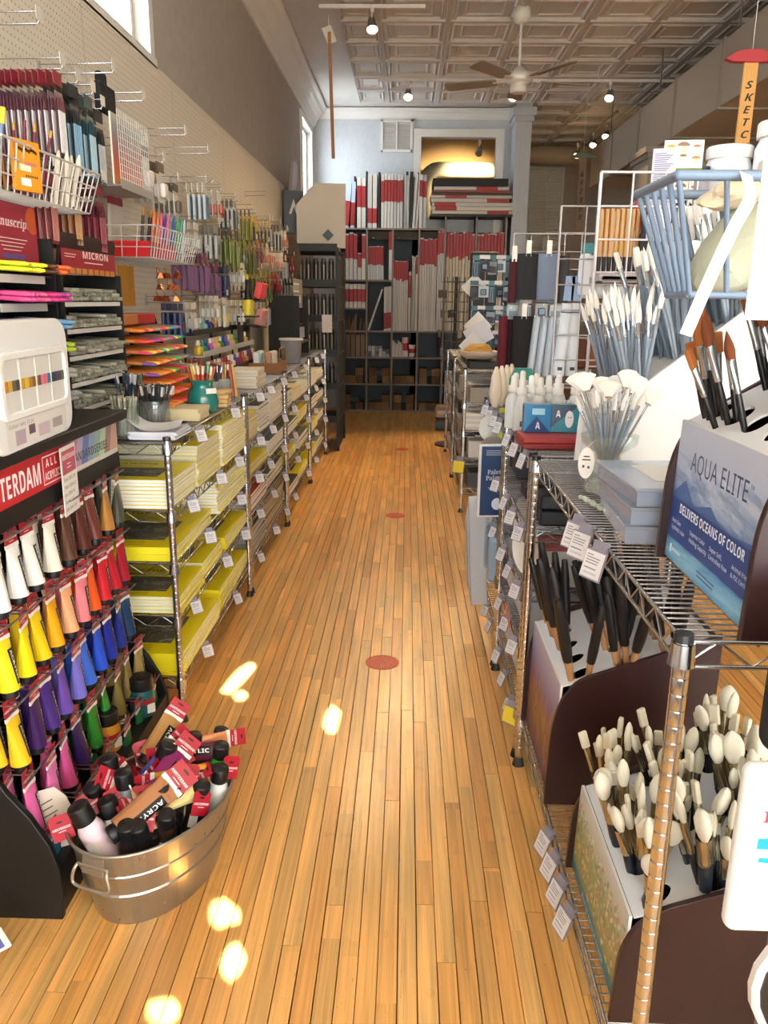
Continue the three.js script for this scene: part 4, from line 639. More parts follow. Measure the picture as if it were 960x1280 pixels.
// ---------- marker racks ----------
const penG = { body: merged([cy(0.0062, 0.0062, 0.12, 0, 0, 0, 8, 0, 0, -Math.PI / 2)]), cap: merged([cy(0.0066, 0.0066, 0.035, 0.078, 0, 0, 8, 0, 0, -Math.PI / 2), cy(0.0035, 0.0062, 0.012, 0.101, 0, 0, 8, 0, 0, -Math.PI / 2)]), end: cy(0.0063, 0.0063, 0.006, -0.063, 0, 0, 8, 0, 0, -Math.PI / 2) };
function lyingMarker(label, body, cap, p, ry, rz, group, s = 1, name = 'highlighter_marker') {
  const o = thing(name, label, 'marker', p, ry, group); o.rotation.set(0, ry, rz, 'YXZ');
  mesh('barrel', penG.body, mat(body, 0.38), o); mesh('cap', penG.cap, mat(cap, 0.38), o); o.scale.setScalar(s); return o;
}
{ // highlighter rack
  const z0 = -2.12, z1 = -2.5, o = thing('marker_rack', 'black marker rack of neon pens beneath a crimson header card', 'marker rack', [-1.15, 1.17, (z0 + z1) / 2]);
  const L = z0 - z1;
  for (const s of [-1, 1]) mesh('side', bx(0.16, 0.5, 0.01, 0, 0.25, s * L / 2), black, o);
  mesh('back', bx(0.008, 0.5, L, -0.08, 0.25, 0), black, o);
  const ys = [0.395, 0.318, 0.24, 0.175, 0.1, 0.03];
  ys.forEach((y, i) => { const sh = mesh('shelf', bx(0.15, 0.006, L - 0.02, 0, y, 0, 0, 0, -0.08), black, o); mesh('label_strip', bx(0.004, 0.022, L - 0.1, 0.078, y - 0.016, 0.02), [mat('#d8d6d2', 0.5), mat('#c8c8c4', 0.5)][i % 2], o); });
  const t = canvasTex(256, 256, (c) => { c.fillStyle = '#9c1f3a'; c.fillRect(0, 0, 256, 256); c.fillStyle = '#eadfdc'; c.font = 'italic bold 52px serif'; c.fillText('Manuscript', 16, 100, 200); c.font = '18px sans-serif'; for (let i = 0; i < 4; i++) c.fillRect(50 + i * 8, 150 + i * 16, 150 - i * 20, 4); c.fillStyle = '#5a4a8a'; c.fillRect(70, 216, 110, 22); c.fillStyle = '#c9562c'; c.beginPath(); c.ellipse(236, 60, 34, 60, 0, 0, 7); c.fill(); });
  mesh('header_card', bx(0.006, 0.16, 0.3, 0.06, 0.5, 0.02), cardRed, o); mesh('header_print', pl(0.298, 0.158, 0.064, 0.5, 0.02, 0, Math.PI / 2), new THREE.MeshStandardMaterial({ map: t, roughness: 0.4 }), o);
  const sets = [['#dbe834', '#e6ee3a', '#5c3a2a', '#f0703a'], ['#e8559a', '#f06aa6', '#d8408a', '#b8409a'], ['#8a72c8', '#7a62b8', '#3a3a8a', '#7ab0e0'], ['#2fb858', '#3ac862', '#2aa84a', '#c6e03a'], ['#b0b2ae', '#c0c2be', '#a8aaa6', '#b8b8b4'], ['#9a9c98', '#b0b0ac', '#a2a4a0', '#acaeaa']];
  const nm = ['neon yellow and orange', 'hot pink', 'purple and blue', 'green', 'pale grey', 'grey'];
  sets.forEach((cs, r) => { for (let g = 0; g < 4; g++) for (let k = 0; k < 6; k++) lyingMarker(nm[r] + ' marker lying in the neon pen rack', cs[g], cs[g], [-1.1 + rr(-0.008, 0.008), 1.17 + ys[r] + 0.012 + Math.floor(k / 3) * 0.0135, z0 - 0.05 - g * 0.076 - (k % 3) * 0.0145], rr(-0.08, 0.08), -0.06, nm[r] + ' markers in the neon rack'); });
}
{ // cabinet of grey-ended markers under a crimson header
  const z0 = -2.54, z1 = -3.06, L = z0 - z1, o = thing('marker_cabinet', 'black cabinet of grey art markers below a crimson header card', 'marker rack', [-1.15, 1.08, (z0 + z1) / 2]);
  for (const s of [-1, 1]) mesh('side', bx(0.17, 0.5, 0.012, 0, 0.25, s * L / 2), black, o);
  mesh('back', bx(0.008, 0.5, L, -0.08, 0.25, 0), black, o);
  const ys = [0.41, 0.325, 0.24, 0.155, 0.07, -0.0], sc = ['#3a8ac0', '#8a8d90', '#9c2a44', '#3a8a84', '#6a7a80', '#5a5c60'];
  ys.forEach((y, i) => { mesh('shelf', bx(0.15, 0.006, L - 0.02, 0, y, 0), black, o); mesh('colour_strip', bx(0.004, 0.014, (L - 0.03) * 0.7, 0.076, y + 0.008, 0.06), mat(sc[i], 0.4), o); mesh('price_strip', bx(0.004, 0.014, L - 0.02, 0.079, y - 0.01, 0), mat('#d9d7d3', 0.5), o); });
  const t = canvasTex(256, 128, (c) => { c.fillStyle = '#9c1b30'; c.fillRect(0, 0, 256, 128); c.fillStyle = '#f1dede'; c.font = 'bold 38px sans-serif'; c.fillText('MICRON', 92, 66, 130); c.fillRect(100, 80, 90, 4); c.fillRect(14, 54, 50, 3); c.fillRect(14, 64, 44, 3); c.fillStyle = '#c98a3a'; for (let i = 0; i < 9; i++) c.fillRect(4 + i * 28, 106, 22, 22); });
  mesh('header_card', [bx(0.01, 0.11, L - 0.04, 0.07, 0.55, 0, 0, 0, -0.12), bx(0.012, 0.016, L - 0.03, 0.072, 0.61, 0)], mat('#2a1418', 0.5), o); mesh('header_print', pl(L - 0.05, 0.105, 0.0775, 0.548, 0, 0, Math.PI / 2, 0), new THREE.MeshStandardMaterial({ map: t, roughness: 0.4 }), o);
  const g1 = merged([cy(0.0066, 0.0066, 0.13, 0, 0, 0, 8, 0, 0, -Math.PI / 2)]), ms = ['#9b9a8c', '#8c8b7e', '#b0ae9e', '#7d7c72'].map((c) => mat(c, 0.4));
  ys.slice(0, 6).forEach((y, r) => { for (let i = 0; i < 20; i++) { const h = 2 + (vnoise(i * 0.5, r * 7, 3) > 0.5 ? 1 : 0); for (let k = 0; k < h; k++) { if ((r * 20 + i) * 2 > 230) break; const m = solo('fineliner_marker', 'grey-ended art marker stacked on the ' + ORD[r] + ' cabinet shelf from header', 'marker', g1, pick(ms), [-1.125 + rr(-0.008, 0.012), 1.08 + y + 0.0105 + k * 0.0128, z0 - 0.025 - i * 0.0243 - (k % 2) * 0.006], rr(-0.05, 0.05), 'grey markers on cabinet shelf ' + r); m.rotation.z = -0.04; } } });
}
{ // stepped rack of bright markers
  const o = thing('step_rack', 'stepped black rack of bright double-ended markers behind the jars', 'marker rack', [-1.13, 1.05, -3.38]);
  for (let r = 0; r < 8; r++) mesh('step', bx(0.1, 0.006, 0.56, -0.06 + (7 - r) * 0.012, 0.03 + r * 0.042, 0), black, o);
  for (const s of [-1, 1]) mesh('side', ex([[-0.12, 0], [0.09, 0], [0.09, 0.04], [0, 0.38], [-0.12, 0.38]], 0.008).translate(0, 0, s * 0.285), black, o);
  const cols = ['#e06a2a', '#d8452a', '#e88a2a', '#f0a03a', '#e8486a', '#e0508a', '#c83a5a', '#3aa85a', '#5ab86a', '#3a6ac0', '#5a8ad0', '#8a4aa0', '#e8d03a', '#2a9a90', '#c0303a', '#7a3a2a'];
  for (let r = 0; r < 8; r++) for (let i = 0; i < 12; i++) { const c = cols[(r < 3 ? [0, 2, 3, 0, 2, 1, 4, 0][i % 8] : Math.floor(rnd() * 16))], c2 = i < 5 && r > 4 ? '#d08a4a' : c; lyingMarker('bright marker on the ' + ORD[7 - r] + ' step from the top', i < 6 ? '#c87a3a' : c, c, [-1.13 - 0.06 + (7 - r) * 0.012 + 0.06, 1.05 + 0.03 + r * 0.042 + 0.011, -3.38 + 0.26 - i * 0.046], rr(0.02, 0.22), -0.05, 'markers on step ' + r, 1.15, 'double_ended_marker'); }
  solo('pencil_tin', 'red and white pencil tin on top of the stepped rack', 'tin', [rb(0.1, 0.04, 0.24, 0, 0.02, 0, 0.004)], mat('#b8202a', 0.4), [-1.14, 1.4, -3.42]);
  solo('pencil_tin', 'orange and white pencil box beside the red tin', 'tin', [rb(0.1, 0.04, 0.16, 0, 0.02, 0, 0.004)], mat('#b06a3a', 0.5), [-1.13, 1.4, -3.2]);
}
// ---------- things on top of the left shelves ----------
const TY = 1.036;
function penJar(label, p, r, h, m, items, cat = 'jar') {
  const o = thing('pen_jar', label, cat, p);
  mesh('glass', la([[0, 0.002], [r * 0.94, 0.002], [r, 0.008], [r, h * 0.82], [r * 0.92, h * 0.9], [r * 0.95, h], [r * 0.91, h], [r * 0.88, h * 0.9], [r * 0.95, h * 0.8], [r * 0.95, 0.012], [0, 0.01]], 20), m, o);
  return o;
}
const glassM = mat('#f2f6f4', 0.06, 0, { transmission: 0.92, thickness: 0, ior: 1.45 });
function standing(name, label, cat, group, n, c, R, y, len, cols, capCol, rad = 0.0045, spread = 0.18, capLen = 0.035) {
  const b = cy(rad, rad, len, 0, len / 2, 0, 7), k = cy(rad * 1.12, rad * 1.12, capLen, 0, len + capLen / 2 - 0.002, 0, 7), clip = bx(rad * 0.6, capLen * 0.8, rad * 0.6, rad * 1.3, len + capLen * 0.4, 0);
  for (let i = 0; i < n; i++) {
    const a = i * 2.4, q = R * Math.sqrt((i + 0.5) / n) * 0.85, col = cols[i % cols.length];
    const o = thing(name, label, cat, [0, 0, 0], 0, group);
    const f = [c[0] + q * Math.cos(a) * 0.7, y, c[1] + q * Math.sin(a) * 0.7];
    lean(o, f, [f[0] + q * Math.cos(a) * spread * 8 + rr(-0.03, 0.03), y + 0.2, f[2] + q * Math.sin(a) * spread * 8 + rr(-0.03, 0.03)], rr(0, 6));
    mesh('barrel', b, mat(col, 0.4), o); mesh('cap', k, mat(capCol ? capCol[i % capCol.length] : col, 0.4), o); if (capLen > 0.02) mesh('clip', clip, mat('#c9c9c9', 0.3, 0.8), o);
  }
}
penJar('clear jar of bundled grey drawing pens', [-0.965, TY, -2.71], 0.05, 0.11, glassM);
standing('drawing_pen', 'grey-green drawing pen standing in the clear jar', 'pen', 'grey pens in the clear jar', 22, [-0.965, -2.71], 0.045, TY + 0.012, 0.12, ['#8b8c76', '#9a9a84', '#7d7d6a'], ['#a3a38e'], 0.0052, 0.02, 0.012);
penJar('glass jar crowded with black pens', [-0.93, TY, -2.95], 0.055, 0.1, glassM);
standing('ballpoint_pen', 'black pen fanned out in the glass jar', 'pen', 'black pens in the glass jar', 26, [-0.93, -2.95], 0.05, TY + 0.012, 0.115, ['#1c1c20', '#232328', '#2c2c30'], ['#15151a', '#c9cbd0', '#2a2a2e'], 0.0045, 0.16);
penJar('second glass jar of black gel pens', [-1.03, TY, -2.98], 0.05, 0.1, glassM);
standing('gel_pen', 'navy or green pen standing in the second glass jar', 'pen', 'gel pens in second jar', 16, [-1.03, -2.98], 0.045, TY + 0.012, 0.15, ['#2a3040', '#1f4a40', '#24283a', '#d0d4da'], ['#3a4458', '#2a5a50', '#c9ccd2'], 0.0048, 0.1);
{ // paper stack with curled sheet
  for (let i = 0; i < 5; i++) solo('paper_sheet_stack', ORD[i] + ' layer from the bottom of white paper by the jars', 'paper', bx(0.16, 0.005, 0.2, 0, 0.0025, 0), mat('#d6d9e6', 0.8), [-0.86 + rr(-0.004, 0.004), TY + i * 0.0052, -2.77], rr(-0.06, 0.06), 'white paper stack by jars');
  const g = new THREE.PlaneGeometry(0.17, 0.2, 12, 4); const p = g.attributes.position; for (let i = 0; i < p.count; i++) { const u = p.getX(i) / 0.085; p.setZ(i, u < -0.2 ? (u + 0.2) ** 2 * 0.06 : (u - 0) ** 2 * 0.014); }
  g.computeVertexNormals(); plainG(g).rotateX(-Math.PI / 2);
  solo('curled_sheet', 'curled white sheet lying on the paper stack', 'paper', g.rotateX(-Math.PI / 2), mat('#e2e3ea', 0.8, 0, { side: THREE.DoubleSide }), [-0.87, TY + 0.03, -2.77], 0.2);
}
{ // teal jug
  const o = thing('teal_jug', 'glossy teal ceramic jug filled with coloured pens', 'jug', [-0.87, TY, -3.42]);
  mesh('body', la([[0, 0], [0.058, 0], [0.064, 0.01], [0.068, 0.04], [0.06, 0.075], [0.046, 0.1], [0.046, 0.118], [0.056, 0.132], [0.053, 0.133], [0.043, 0.118], [0.043, 0.1], [0.056, 0.07], [0.06, 0.03], [0, 0.01]], 28), mat('#1f7d78', 0.18, 0, { clearcoat: 0.6, clearcoatRoughness: 0.1 }), o);
  mesh('tag', bx(0.045, 0.022, 0.001, 0.05, 0.09, 0.048, -0.2, 0.6), paper, o);
  standing('coloured_pen', 'brightly coloured pen standing in the teal jug', 'pen', 'pens in the teal jug', 18, [-0.87, -3.42], 0.04, TY + 0.02, 0.14, ['#c9502a', '#d8763a', '#b03a2a', '#e0a04a', '#a8a85a', '#d05a3a'], ['#d8603a', '#e8e0d0', '#b8402a', '#7ac07a', '#d6b84a'], 0.005, 0.12);
  for (let i = 0; i < 4; i++) solo('wooden_block', ORD[i] + ' pale wooden sanding block from the bottom beside the jug', 'wood block', rb(0.06, 0.018, 0.1, 0, 0.009, 0, 0.006), mat('#d8b47c', 0.6), [-0.82, TY + i * 0.0185, -3.58], rr(-0.15, 0.15), 'wooden blocks by jug');
  for (let i = 0; i < 5; i++) solo('cream_pad', ORD[i] + ' cream note pad from the bottom before the jug', 'pad', bx(0.15, 0.009, 0.17, 0, 0.0045, 0), mat('#ddcfa8', 0.8), [-0.885, TY + i * 0.0092, -3.2], rr(-0.06, 0.06), 'cream pads before jug');
}
const cup = (label, p, r, h, color) => { const o = thing('pen_cup', label, 'cup', p); mesh('cup', la([[0, 0], [r * 0.9, 0], [r, h], [r * 0.93, h], [r * 0.84, 0.006], [0, 0.006]], 18), mat(color, 0.3, 0, { transmission: 0.6, thickness: 0 }), o); return o; };
[['clear cup of pastel pens behind the jug', -1.02, -3.62, ['#9ac06a', '#e0c84a', '#8ac8b8', '#d080b0', '#a880d0', '#e8a05a'], 'pastel'], ['clear cup of black-purple pens', -0.9, -3.7, ['#2a1c3a', '#1c1c22', '#4a2a5a', '#302a3a'], 'black-purple'], ['clear cup of white-capped pens', -1.04, -3.82, ['#dcdce0', '#c9c9d0', '#8a1f3a'], 'white-capped'], ['clear cup of wine-red pens by the orange box', -0.88, -3.84, ['#5a1f3a', '#7a2a4a', '#c0704a', '#d8b06a'], 'wine-red'], ['clear cup of mixed red pens', -1.08, -4.05, ['#a02a2a', '#c04a3a', '#d8d0c8', '#802030'], 'mixed red']].forEach(([l, x, z, cols, nm]) => { cup(l, [x, TY, z], 0.042, 0.1, '#d8dcdc'); standing('felt_pen', nm + ' felt pen standing in its clear cup', 'pen', nm + ' pens', 15, [x, z], 0.038, TY + 0.01, 0.13, cols, cols, 0.0055, 0.1); });
// second and third unit tops: books, boxes, racks
for (let i = 0; i < 5; i++) solo('comic_book', ORD[i] + ' colourful booklet in the row on the sketchbook unit', 'book', bx(0.012, 0.16, 0.12, 0, 0.08, 0, 0, 0, 0.1), mat(['#d8a04a', '#c05a3a', '#e0c890', '#a0483a', '#d8c060'][i], 0.5), [-0.86 - i * 0.016, TY, -4.0], 0.3, 'colourful booklets');
for (let i = 0; i < 6; i++) solo('cream_box_lid', ORD[i] + ' flat cream box from the bottom on the sketchbook unit', 'box', rb(0.16, 0.016, 0.26, 0, 0.008, 0, 0.002), mat(i % 2 ? '#d9d3c4' : '#cfc6b2', 0.7), [-0.88, TY + i * 0.0164, -4.45], rr(-0.04, 0.04), 'flat cream boxes');
{
  const o = thing('wooden_crate', 'small wooden crate of paper-wrapped pieces', 'crate', [-0.92, TY, -5.35]);
  mesh('side', [bx(0.2, 0.07, 0.01, 0, 0.035, 0.14), bx(0.2, 0.07, 0.01, 0, 0.035, -0.14), bx(0.01, 0.07, 0.28, 0.1, 0.035, 0), bx(0.01, 0.07, 0.28, -0.1, 0.035, 0), bx(0.2, 0.006, 0.28, 0, 0.003, 0)], mat('#8a5a34', 0.6), o);
  mesh('handle', [rod([0.1, 0.07, 0.13], [0.1, 0.16, 0.11], 0.005), rod([0.1, 0.07, -0.13], [0.1, 0.16, -0.11], 0.005), rod([0.1, 0.16, 0.11], [0.1, 0.16, -0.11], 0.005)], mat('#7a4c2a', 0.6), o);
  for (let i = 0; i < 8; i++) { const b = solo('wrapped_bundle', ORD[i] + ' pale wrapped bundle standing in the wooden crate', 'bundle', rb(0.04, 0.13, 0.05, 0, 0.065, 0, 0.012), mat(pick(['#d6dadc', '#b0d0d6', '#cfc8ba', '#b58a6a']), 0.6), [-0.97 + (i % 2) * 0.08, TY + 0.008, -5.25 - Math.floor(i / 2) * 0.062], rr(-0.3, 0.3), 'bundles in crate'); b.rotation.z = rr(-0.1, 0.1); }
}
{
  const o = thing('clear_bin', 'clear plastic bin with lid on the third unit', 'bin', [-0.88, TY, -6.2]);
  mesh('bin', la([[0, 0.002], [0.07, 0.002], [0.085, 0.17], [0.09, 0.175], [0.08, 0.175], [0.066, 0.008], [0, 0.008]], 20), mat('#cfd2da', 0.2, 0, { transmission: 0.7, thickness: 0 }), o); mesh('lid', la([[0, 0.185], [0.092, 0.185], [0.094, 0.172], [0.09, 0.172], [0.088, 0.18], [0, 0.18]], 20), mat('#d4d0d4', 0.3), o);
  solo('bin_filling', 'dark violet goods inside the clear bin', 'goods', la([[0, 0], [0.06, 0], [0.068, 0.09], [0, 0.1]], 14), mat('#4a4866', 0.5), [-0.88, TY + 0.009, -6.2]);
}
// small pots of colour on tiered trays at the wall side
for (let r = 0; r < 3; r++) {
  const zs = -4.3, o = thing('tier_tray', 'black tier tray of bottled inks, ' + ORD[r] + ' from the bottom', 'tray', [-1.16 + (2 - r) * 0.05, TY + 0.06 + r * 0.11, -4.95]);
  mesh('tray', [bx(0.09, 0.006, 1.4, 0, 0, 0), bx(0.004, 0.03, 1.4, 0.045, 0.012, 0)], mat(r === 1 ? '#b5b5b5' : '#1c1c1e', 0.45), o);
  for (const q of [-0.6, 0, 0.6]) mesh('leg', bx(0.01, 0.06 + r * 0.11, 0.01, -0.03, -(0.06 + r * 0.11) / 2, q), blackMatte, o);
  const pal = [['#8a2a3a', '#c0503a', '#d8d4ce', '#c89a4a', '#5a4a8a', '#a0304a'], ['#d8b83a', '#3a8a5a', '#2a4a8a', '#c05a8a', '#6a6aa8', '#d8a0b8'], ['#2a3a7a', '#3a4a90', '#d0882a', '#6ab0a0', '#e0c05a', '#9ac0d0']][r];
  for (let i = 0; i < 16; i++) { const b = thing('ink_bottle', 'small ink bottle on the ' + ORD[r] + ' black tier tray from the bottom', 'bottle', [-1.16 + (2 - r) * 0.05, TY + 0.063 + r * 0.11, -4.32 - i * 0.083], 0, 'ink bottles tier ' + r); const c = pal[(i * 7 + (i >> 2)) % 6]; mesh('body', la([[0, 0], [0.022, 0], [0.024, 0.005], [0.024, 0.04], [0.01, 0.05], [0.01, 0.055]], 12), mat(c, 0.3), b); mesh('cap', cy(0.011, 0.012, 0.025, 0, 0.066, 0, 10), mat(i % 3 ? c : '#d8d6d0', 0.4), b); }
}
// pink-red foam rack and silver boxes near the tower
for (let r = 0; r < 2; r++) for (let i = 0; i < 5; i++) { const o = solo('pink_block', ORD[i] + ' coral pink eraser block in the ' + (r ? 'upper' : 'lower') + ' tilted row', 'block', rb(0.05, 0.11, 0.034, 0, 0.055, 0, 0.006), mat(r ? '#e85058' : '#c88a84', 0.5), [-1.05, 1.33 + r * 0.18, -5.75 - i * 0.042], 0, 'coral blocks row ' + r); o.rotation.z = -0.25; }
{
  const o = thing('block_stand', 'black two-tier stand under the coral eraser blocks', 'stand', [-1.08, TY, -5.83]);
  mesh('tier', [bx(0.12, 0.008, 0.26, 0, 0.285, 0, 0, 0, -0.2), bx(0.12, 0.008, 0.26, 0, 0.465, 0, 0, 0, -0.2)], black, o); mesh('upright', [bx(0.01, 0.55, 0.26, -0.07, 0.275, 0)], black, o);
  const b = thing('glue_bottle', 'tall black and yellow bottle standing before the pegboard', 'bottle', [-1.03, 1.4, -5.32]);
  mesh('body', la([[0, 0], [0.032, 0], [0.034, 0.005], [0.034, 0.11], [0.015, 0.16], [0.012, 0.22]], 14), mat('#d8c32a', 0.35), b); mesh('neck', la([[0.034, 0.1], [0.035, 0.11], [0.016, 0.165], [0.013, 0.225], [0, 0.226]], 14), blackPlastic, b); mesh('tip', cy(0.006, 0.01, 0.035, 0, 0.24, 0, 10), mat('#d8c32a', 0.4), b);
  const s = solo('bottle_ledge', 'small black ledge under the yellow bottle', 'ledge', [bx(0.12, 0.01, 0.16, 0, 0, 0), bx(0.01, 0.37, 0.16, -0.055, -0.18, 0)], black, [-1.03, 1.395, -5.32]);
}
{ // slanted display of silver tubes
  const o = thing('tube_display', 'black tiered stand of silver paint tubes with slanted sign', 'display stand', [-1.0, TY, -7.1]);
  mesh('tier', [0, 1, 2].map((i) => bx(0.26 - i * 0.05, 0.01, 0.62, -0.04 * i, 0.12 + i * 0.14, 0)), black, o); mesh('upright', [bx(0.012, 0.6, 0.62, -0.14, 0.3, 0), bx(0.26, 0.5, 0.012, -0.02, 0.25, 0.31), bx(0.26, 0.5, 0.012, -0.02, 0.25, -0.31)], blackMatte, o);
  const st = canvasTex(256, 96, (c) => { c.fillStyle = '#7d8088'; c.fillRect(0, 0, 256, 96); c.fillStyle = '#e8e8ea'; c.fillRect(14, 14, 150, 30); c.fillRect(14, 54, 180, 26); c.fillStyle = '#3a3c44'; for (let i = 0; i < 7; i++) c.fillRect(24 + i * 22, 20, 14, 18); });
  mesh('sign', pl(0.6, 0.24, 0.06, 0.52, 0, -0.0, Math.PI / 2, 0), new THREE.MeshStandardMaterial({ map: st, roughness: 0.4, side: THREE.DoubleSide }), o);
  for (let r = 0; r < 2; r++) for (let i = 0; i < 8; i++) { const b = thing('silver_tube', 'silver paint tube on the ' + (r ? 'upper' : 'lower') + ' tier of the slanted stand', 'paint tube', [-0.94 - r * 0.05, TY + 0.13 + r * 0.14, -6.84 - i * 0.072], 0, 'silver tubes tier ' + r); mesh('tube', [cy(0.02, 0.022, 0.09, 0, 0.06, 0, 10)], mat('#c9ccd2', 0.3, 0.6), b); mesh('cap', cy(0.016, 0.016, 0.02, 0, 0.01, 0, 10), blackPlastic, b); }
}
// ---------- black pen tower and portfolio boards ----------
{
  const z0 = -8.15, z1 = -8.95, o = thing('pen_tower', 'tall black wire tower rack with tiers of pens', 'rack', [-0.94, 0, (z0 + z1) / 2]), L = z0 - z1, W = 0.5;
  mesh('post', [[-1, -1], [-1, 1], [1, -1], [1, 1]].map(([a, b]) => bx(0.03, 2.0, 0.03, a * W / 2, 1.0, b * L / 2)), black, o);
  mesh('side_board', [bx(0.012, 1.9, L, W / 2 - 0.01, 0.95, 0)], blackMatte, o);
  for (let i = 0; i < 6; i++) { mesh('shelf', [bx(W, 0.02, L, 0, 0.3 + i * 0.335, 0), bx(W, 0.06, 0.008, 0, 0.33 + i * 0.335, L / 2)], black, o); }
  for (let r = 0; r < 4; r++) for (let i = 0; i < 6; i++) { const b = thing('spray_can', 'dark cylinder with pale stripe on the ' + ORD[3 - r] + ' tower tier from the top', 'bottle', [-1.13 + i * 0.075, 0.645 + r * 0.335, -8.2], 0, 'cylinders on tower tier ' + r); mesh('body', cy(0.028, 0.028, 0.22, 0, 0.11, 0, 12), mat('#2b2b2a', 0.35), b); mesh('stripe', bx(0.012, 0.16, 0.002, 0.006, 0.11, 0.028), mat(i % 2 ? '#8a8468' : '#b9b5a0', 0.5), b); mesh('top', cy(0.02, 0.026, 0.03, 0, 0.235, 0, 12), mat('#4a4a48', 0.4), b); }
  const c = solo('hang_tag', 'small white card with pink print hung on the pen tower', 'card', [bx(0.1, 0.17, 0.003, 0, 0, 0)], mat('#dccfcb', 0.6), [-0.79, 1.28, -8.1]);
  solo('cream_board', 'large cream art board standing on the black tower', 'board', ex([[-0.24, 0], [0.24, 0], [0.24, 0.6], [-0.06, 0.6], [-0.24, 0.4]], 0.02, 0.002), mat('#d6cbbd', 0.7), [-0.87, 2.01, -8.4], 0.12);
  const l = solo('diamond_label', 'dark diamond label on the cream art board', 'label', bx(0.08, 0.08, 0.002, 0, 0, 0, 0, 0, 0.785), mat('#44545a', 0.5), [-0.8, 2.13, -8.377], 0.12);
  const pf = thing('portfolio_folder', 'dark grey portfolio folder with pale letter behind the cream board', 'folder', [-1.15, 2.15, -8.45], 0.3); mesh('cover', rb(0.2, 0.4, 0.03, 0, 0.2, 0), mat('#3f4750', 0.5), pf); mesh('emblem', ex([[-0.05, 0], [0, 0.14], [0.05, 0], [0.025, 0], [0, 0.07], [-0.025, 0]], 0.002).translate(0, 0.18, 0.016), mat('#c9c9c4', 0.5), pf);
  solo('wrapped_board', 'grey plastic-wrapped board leaning on the pegboard end', 'board', bx(0.03, 0.62, 0.3, 0, 0.31, 0, 0, 0, -0.12), mat('#8d8782', 0.3), [-1.2, 2.22, -8.7]);
  solo('oval_palette', 'dark wooden oval palette hanging before the tower', 'palette', ex(new THREE.Shape().absellipse(0, 0, 0.09, 0.2, 0, 6.28), 0.012, 0.002), mat('#5b4a38', 0.5), [-1.08, 1.86, -7.75], 0.7);
}
// ---------- cubby shelving with canvases at the back ----------
const ZC = -11.22, CD = 0.36;
const cubWood = mat('#8d8276', 0.6), cubDark = mat('#4c545e', 0.75);
{
  const o = thing('cubby_shelving', 'tall grey wooden cubby shelving filled with canvases', 'shelving', [0.2, 0, ZC - CD / 2]);
  const up = (x, y0, y1) => mesh('upright', bx(0.024, y1 - y0, CD, x - 0.2, (y0 + y1) / 2, 0), cubWood, o);
  const sh = (x0, x1, y) => mesh('shelf_board', bx(x1 - x0, 0.022, CD, (x0 + x1) / 2 - 0.2, y - 0.011, 0), cubWood, o);
  for (const x of [-0.92, -0.552, -0.207, 0.144, 0.49]) up(x, 0, 2.42);
  up(0.9, 0, 2.6); up(1.29, 0, 2.6); up(0.49, 2.42, 2.6);
  sh(-0.92, 1.29, 0.022); sh(-0.92, 1.29, 0.39); sh(-0.92, 1.29, 0.755); sh(-0.92, 1.29, 1.11); sh(-0.92, -0.552, 1.41); sh(-0.92, -0.207, 1.78); sh(-0.92, 0.49, 2.44);
  mesh('top_box', bx(1.08, 0.03, CD + 0.1, 0.82 - 0.2, 2.6, 0), mat('#2c2a28', 0.6), o);
  mesh('rear_panel', bx(2.2, 2.42, 0.012, 0.185 - 0.2, 1.21, -CD / 2 + 0.004), cubDark, o);
  mesh('front_rail', [bx(1.04, 0.1, 0.012, -0.03 - 0.2, 2.35, CD / 2 - 0.08)], mat('#3d342c', 0.6), o);
  mesh('hook_peg', [-0.47, -0.13, 0.2, 0.4].map((x) => sp(0.012, x - 0.2, 2.32, CD / 2 - 0.065, 8)), mat('#b9b5ae', 0.3, 0.6), o);
}
const cvW = mat('#d3d0ca', 0.7), cvWs = ['#d6d3cd', '#c9c7c2', '#dcd8d0', '#c6c8cc'].map((c) => mat(c, 0.65)), cvBlue = mat('#b8c8dc', 0.6), redBand = mat('#a3262c', 0.5), cvYellow = mat('#cfc6ae', 0.65);
function canvasStd(label, x, y, h, t, group, bandLo, bandHi, m = pick(cvWs), d = 0.3, tilt = 0, z = ZC) {
  const o = thing('stretched_canvas', label, 'canvas', [x, y, z - d / 2 - 0.004 - rr(0, 0.015)], 0, group); o.rotation.z = tilt;
  mesh('canvas', bx(t, h, d, 0, h / 2, 0), m, o);
  if (bandHi > bandLo) mesh('label_band', bx(t + 0.0012, h * (bandHi - bandLo), d + 0.002, 0, h * (bandHi + bandLo) / 2, 0), redBand, o);
  return o;
}
function canvasRow(desc, x0, x1, y, n, h, band, m) {
  const w = (x1 - x0) / n;
  for (let i = 0; i < n; i++) canvasStd(ORD[i] + ' from the pegboard side, ' + desc, x0 + w * (i + 0.5), y, (Array.isArray(h) ? h[i % h.length] : h) * rr(0.985, 1.01), w * 0.84, desc, band[0] + rr(-0.02, 0.02), band[1] + rr(-0.02, 0), m ?? pick(cvWs));
}
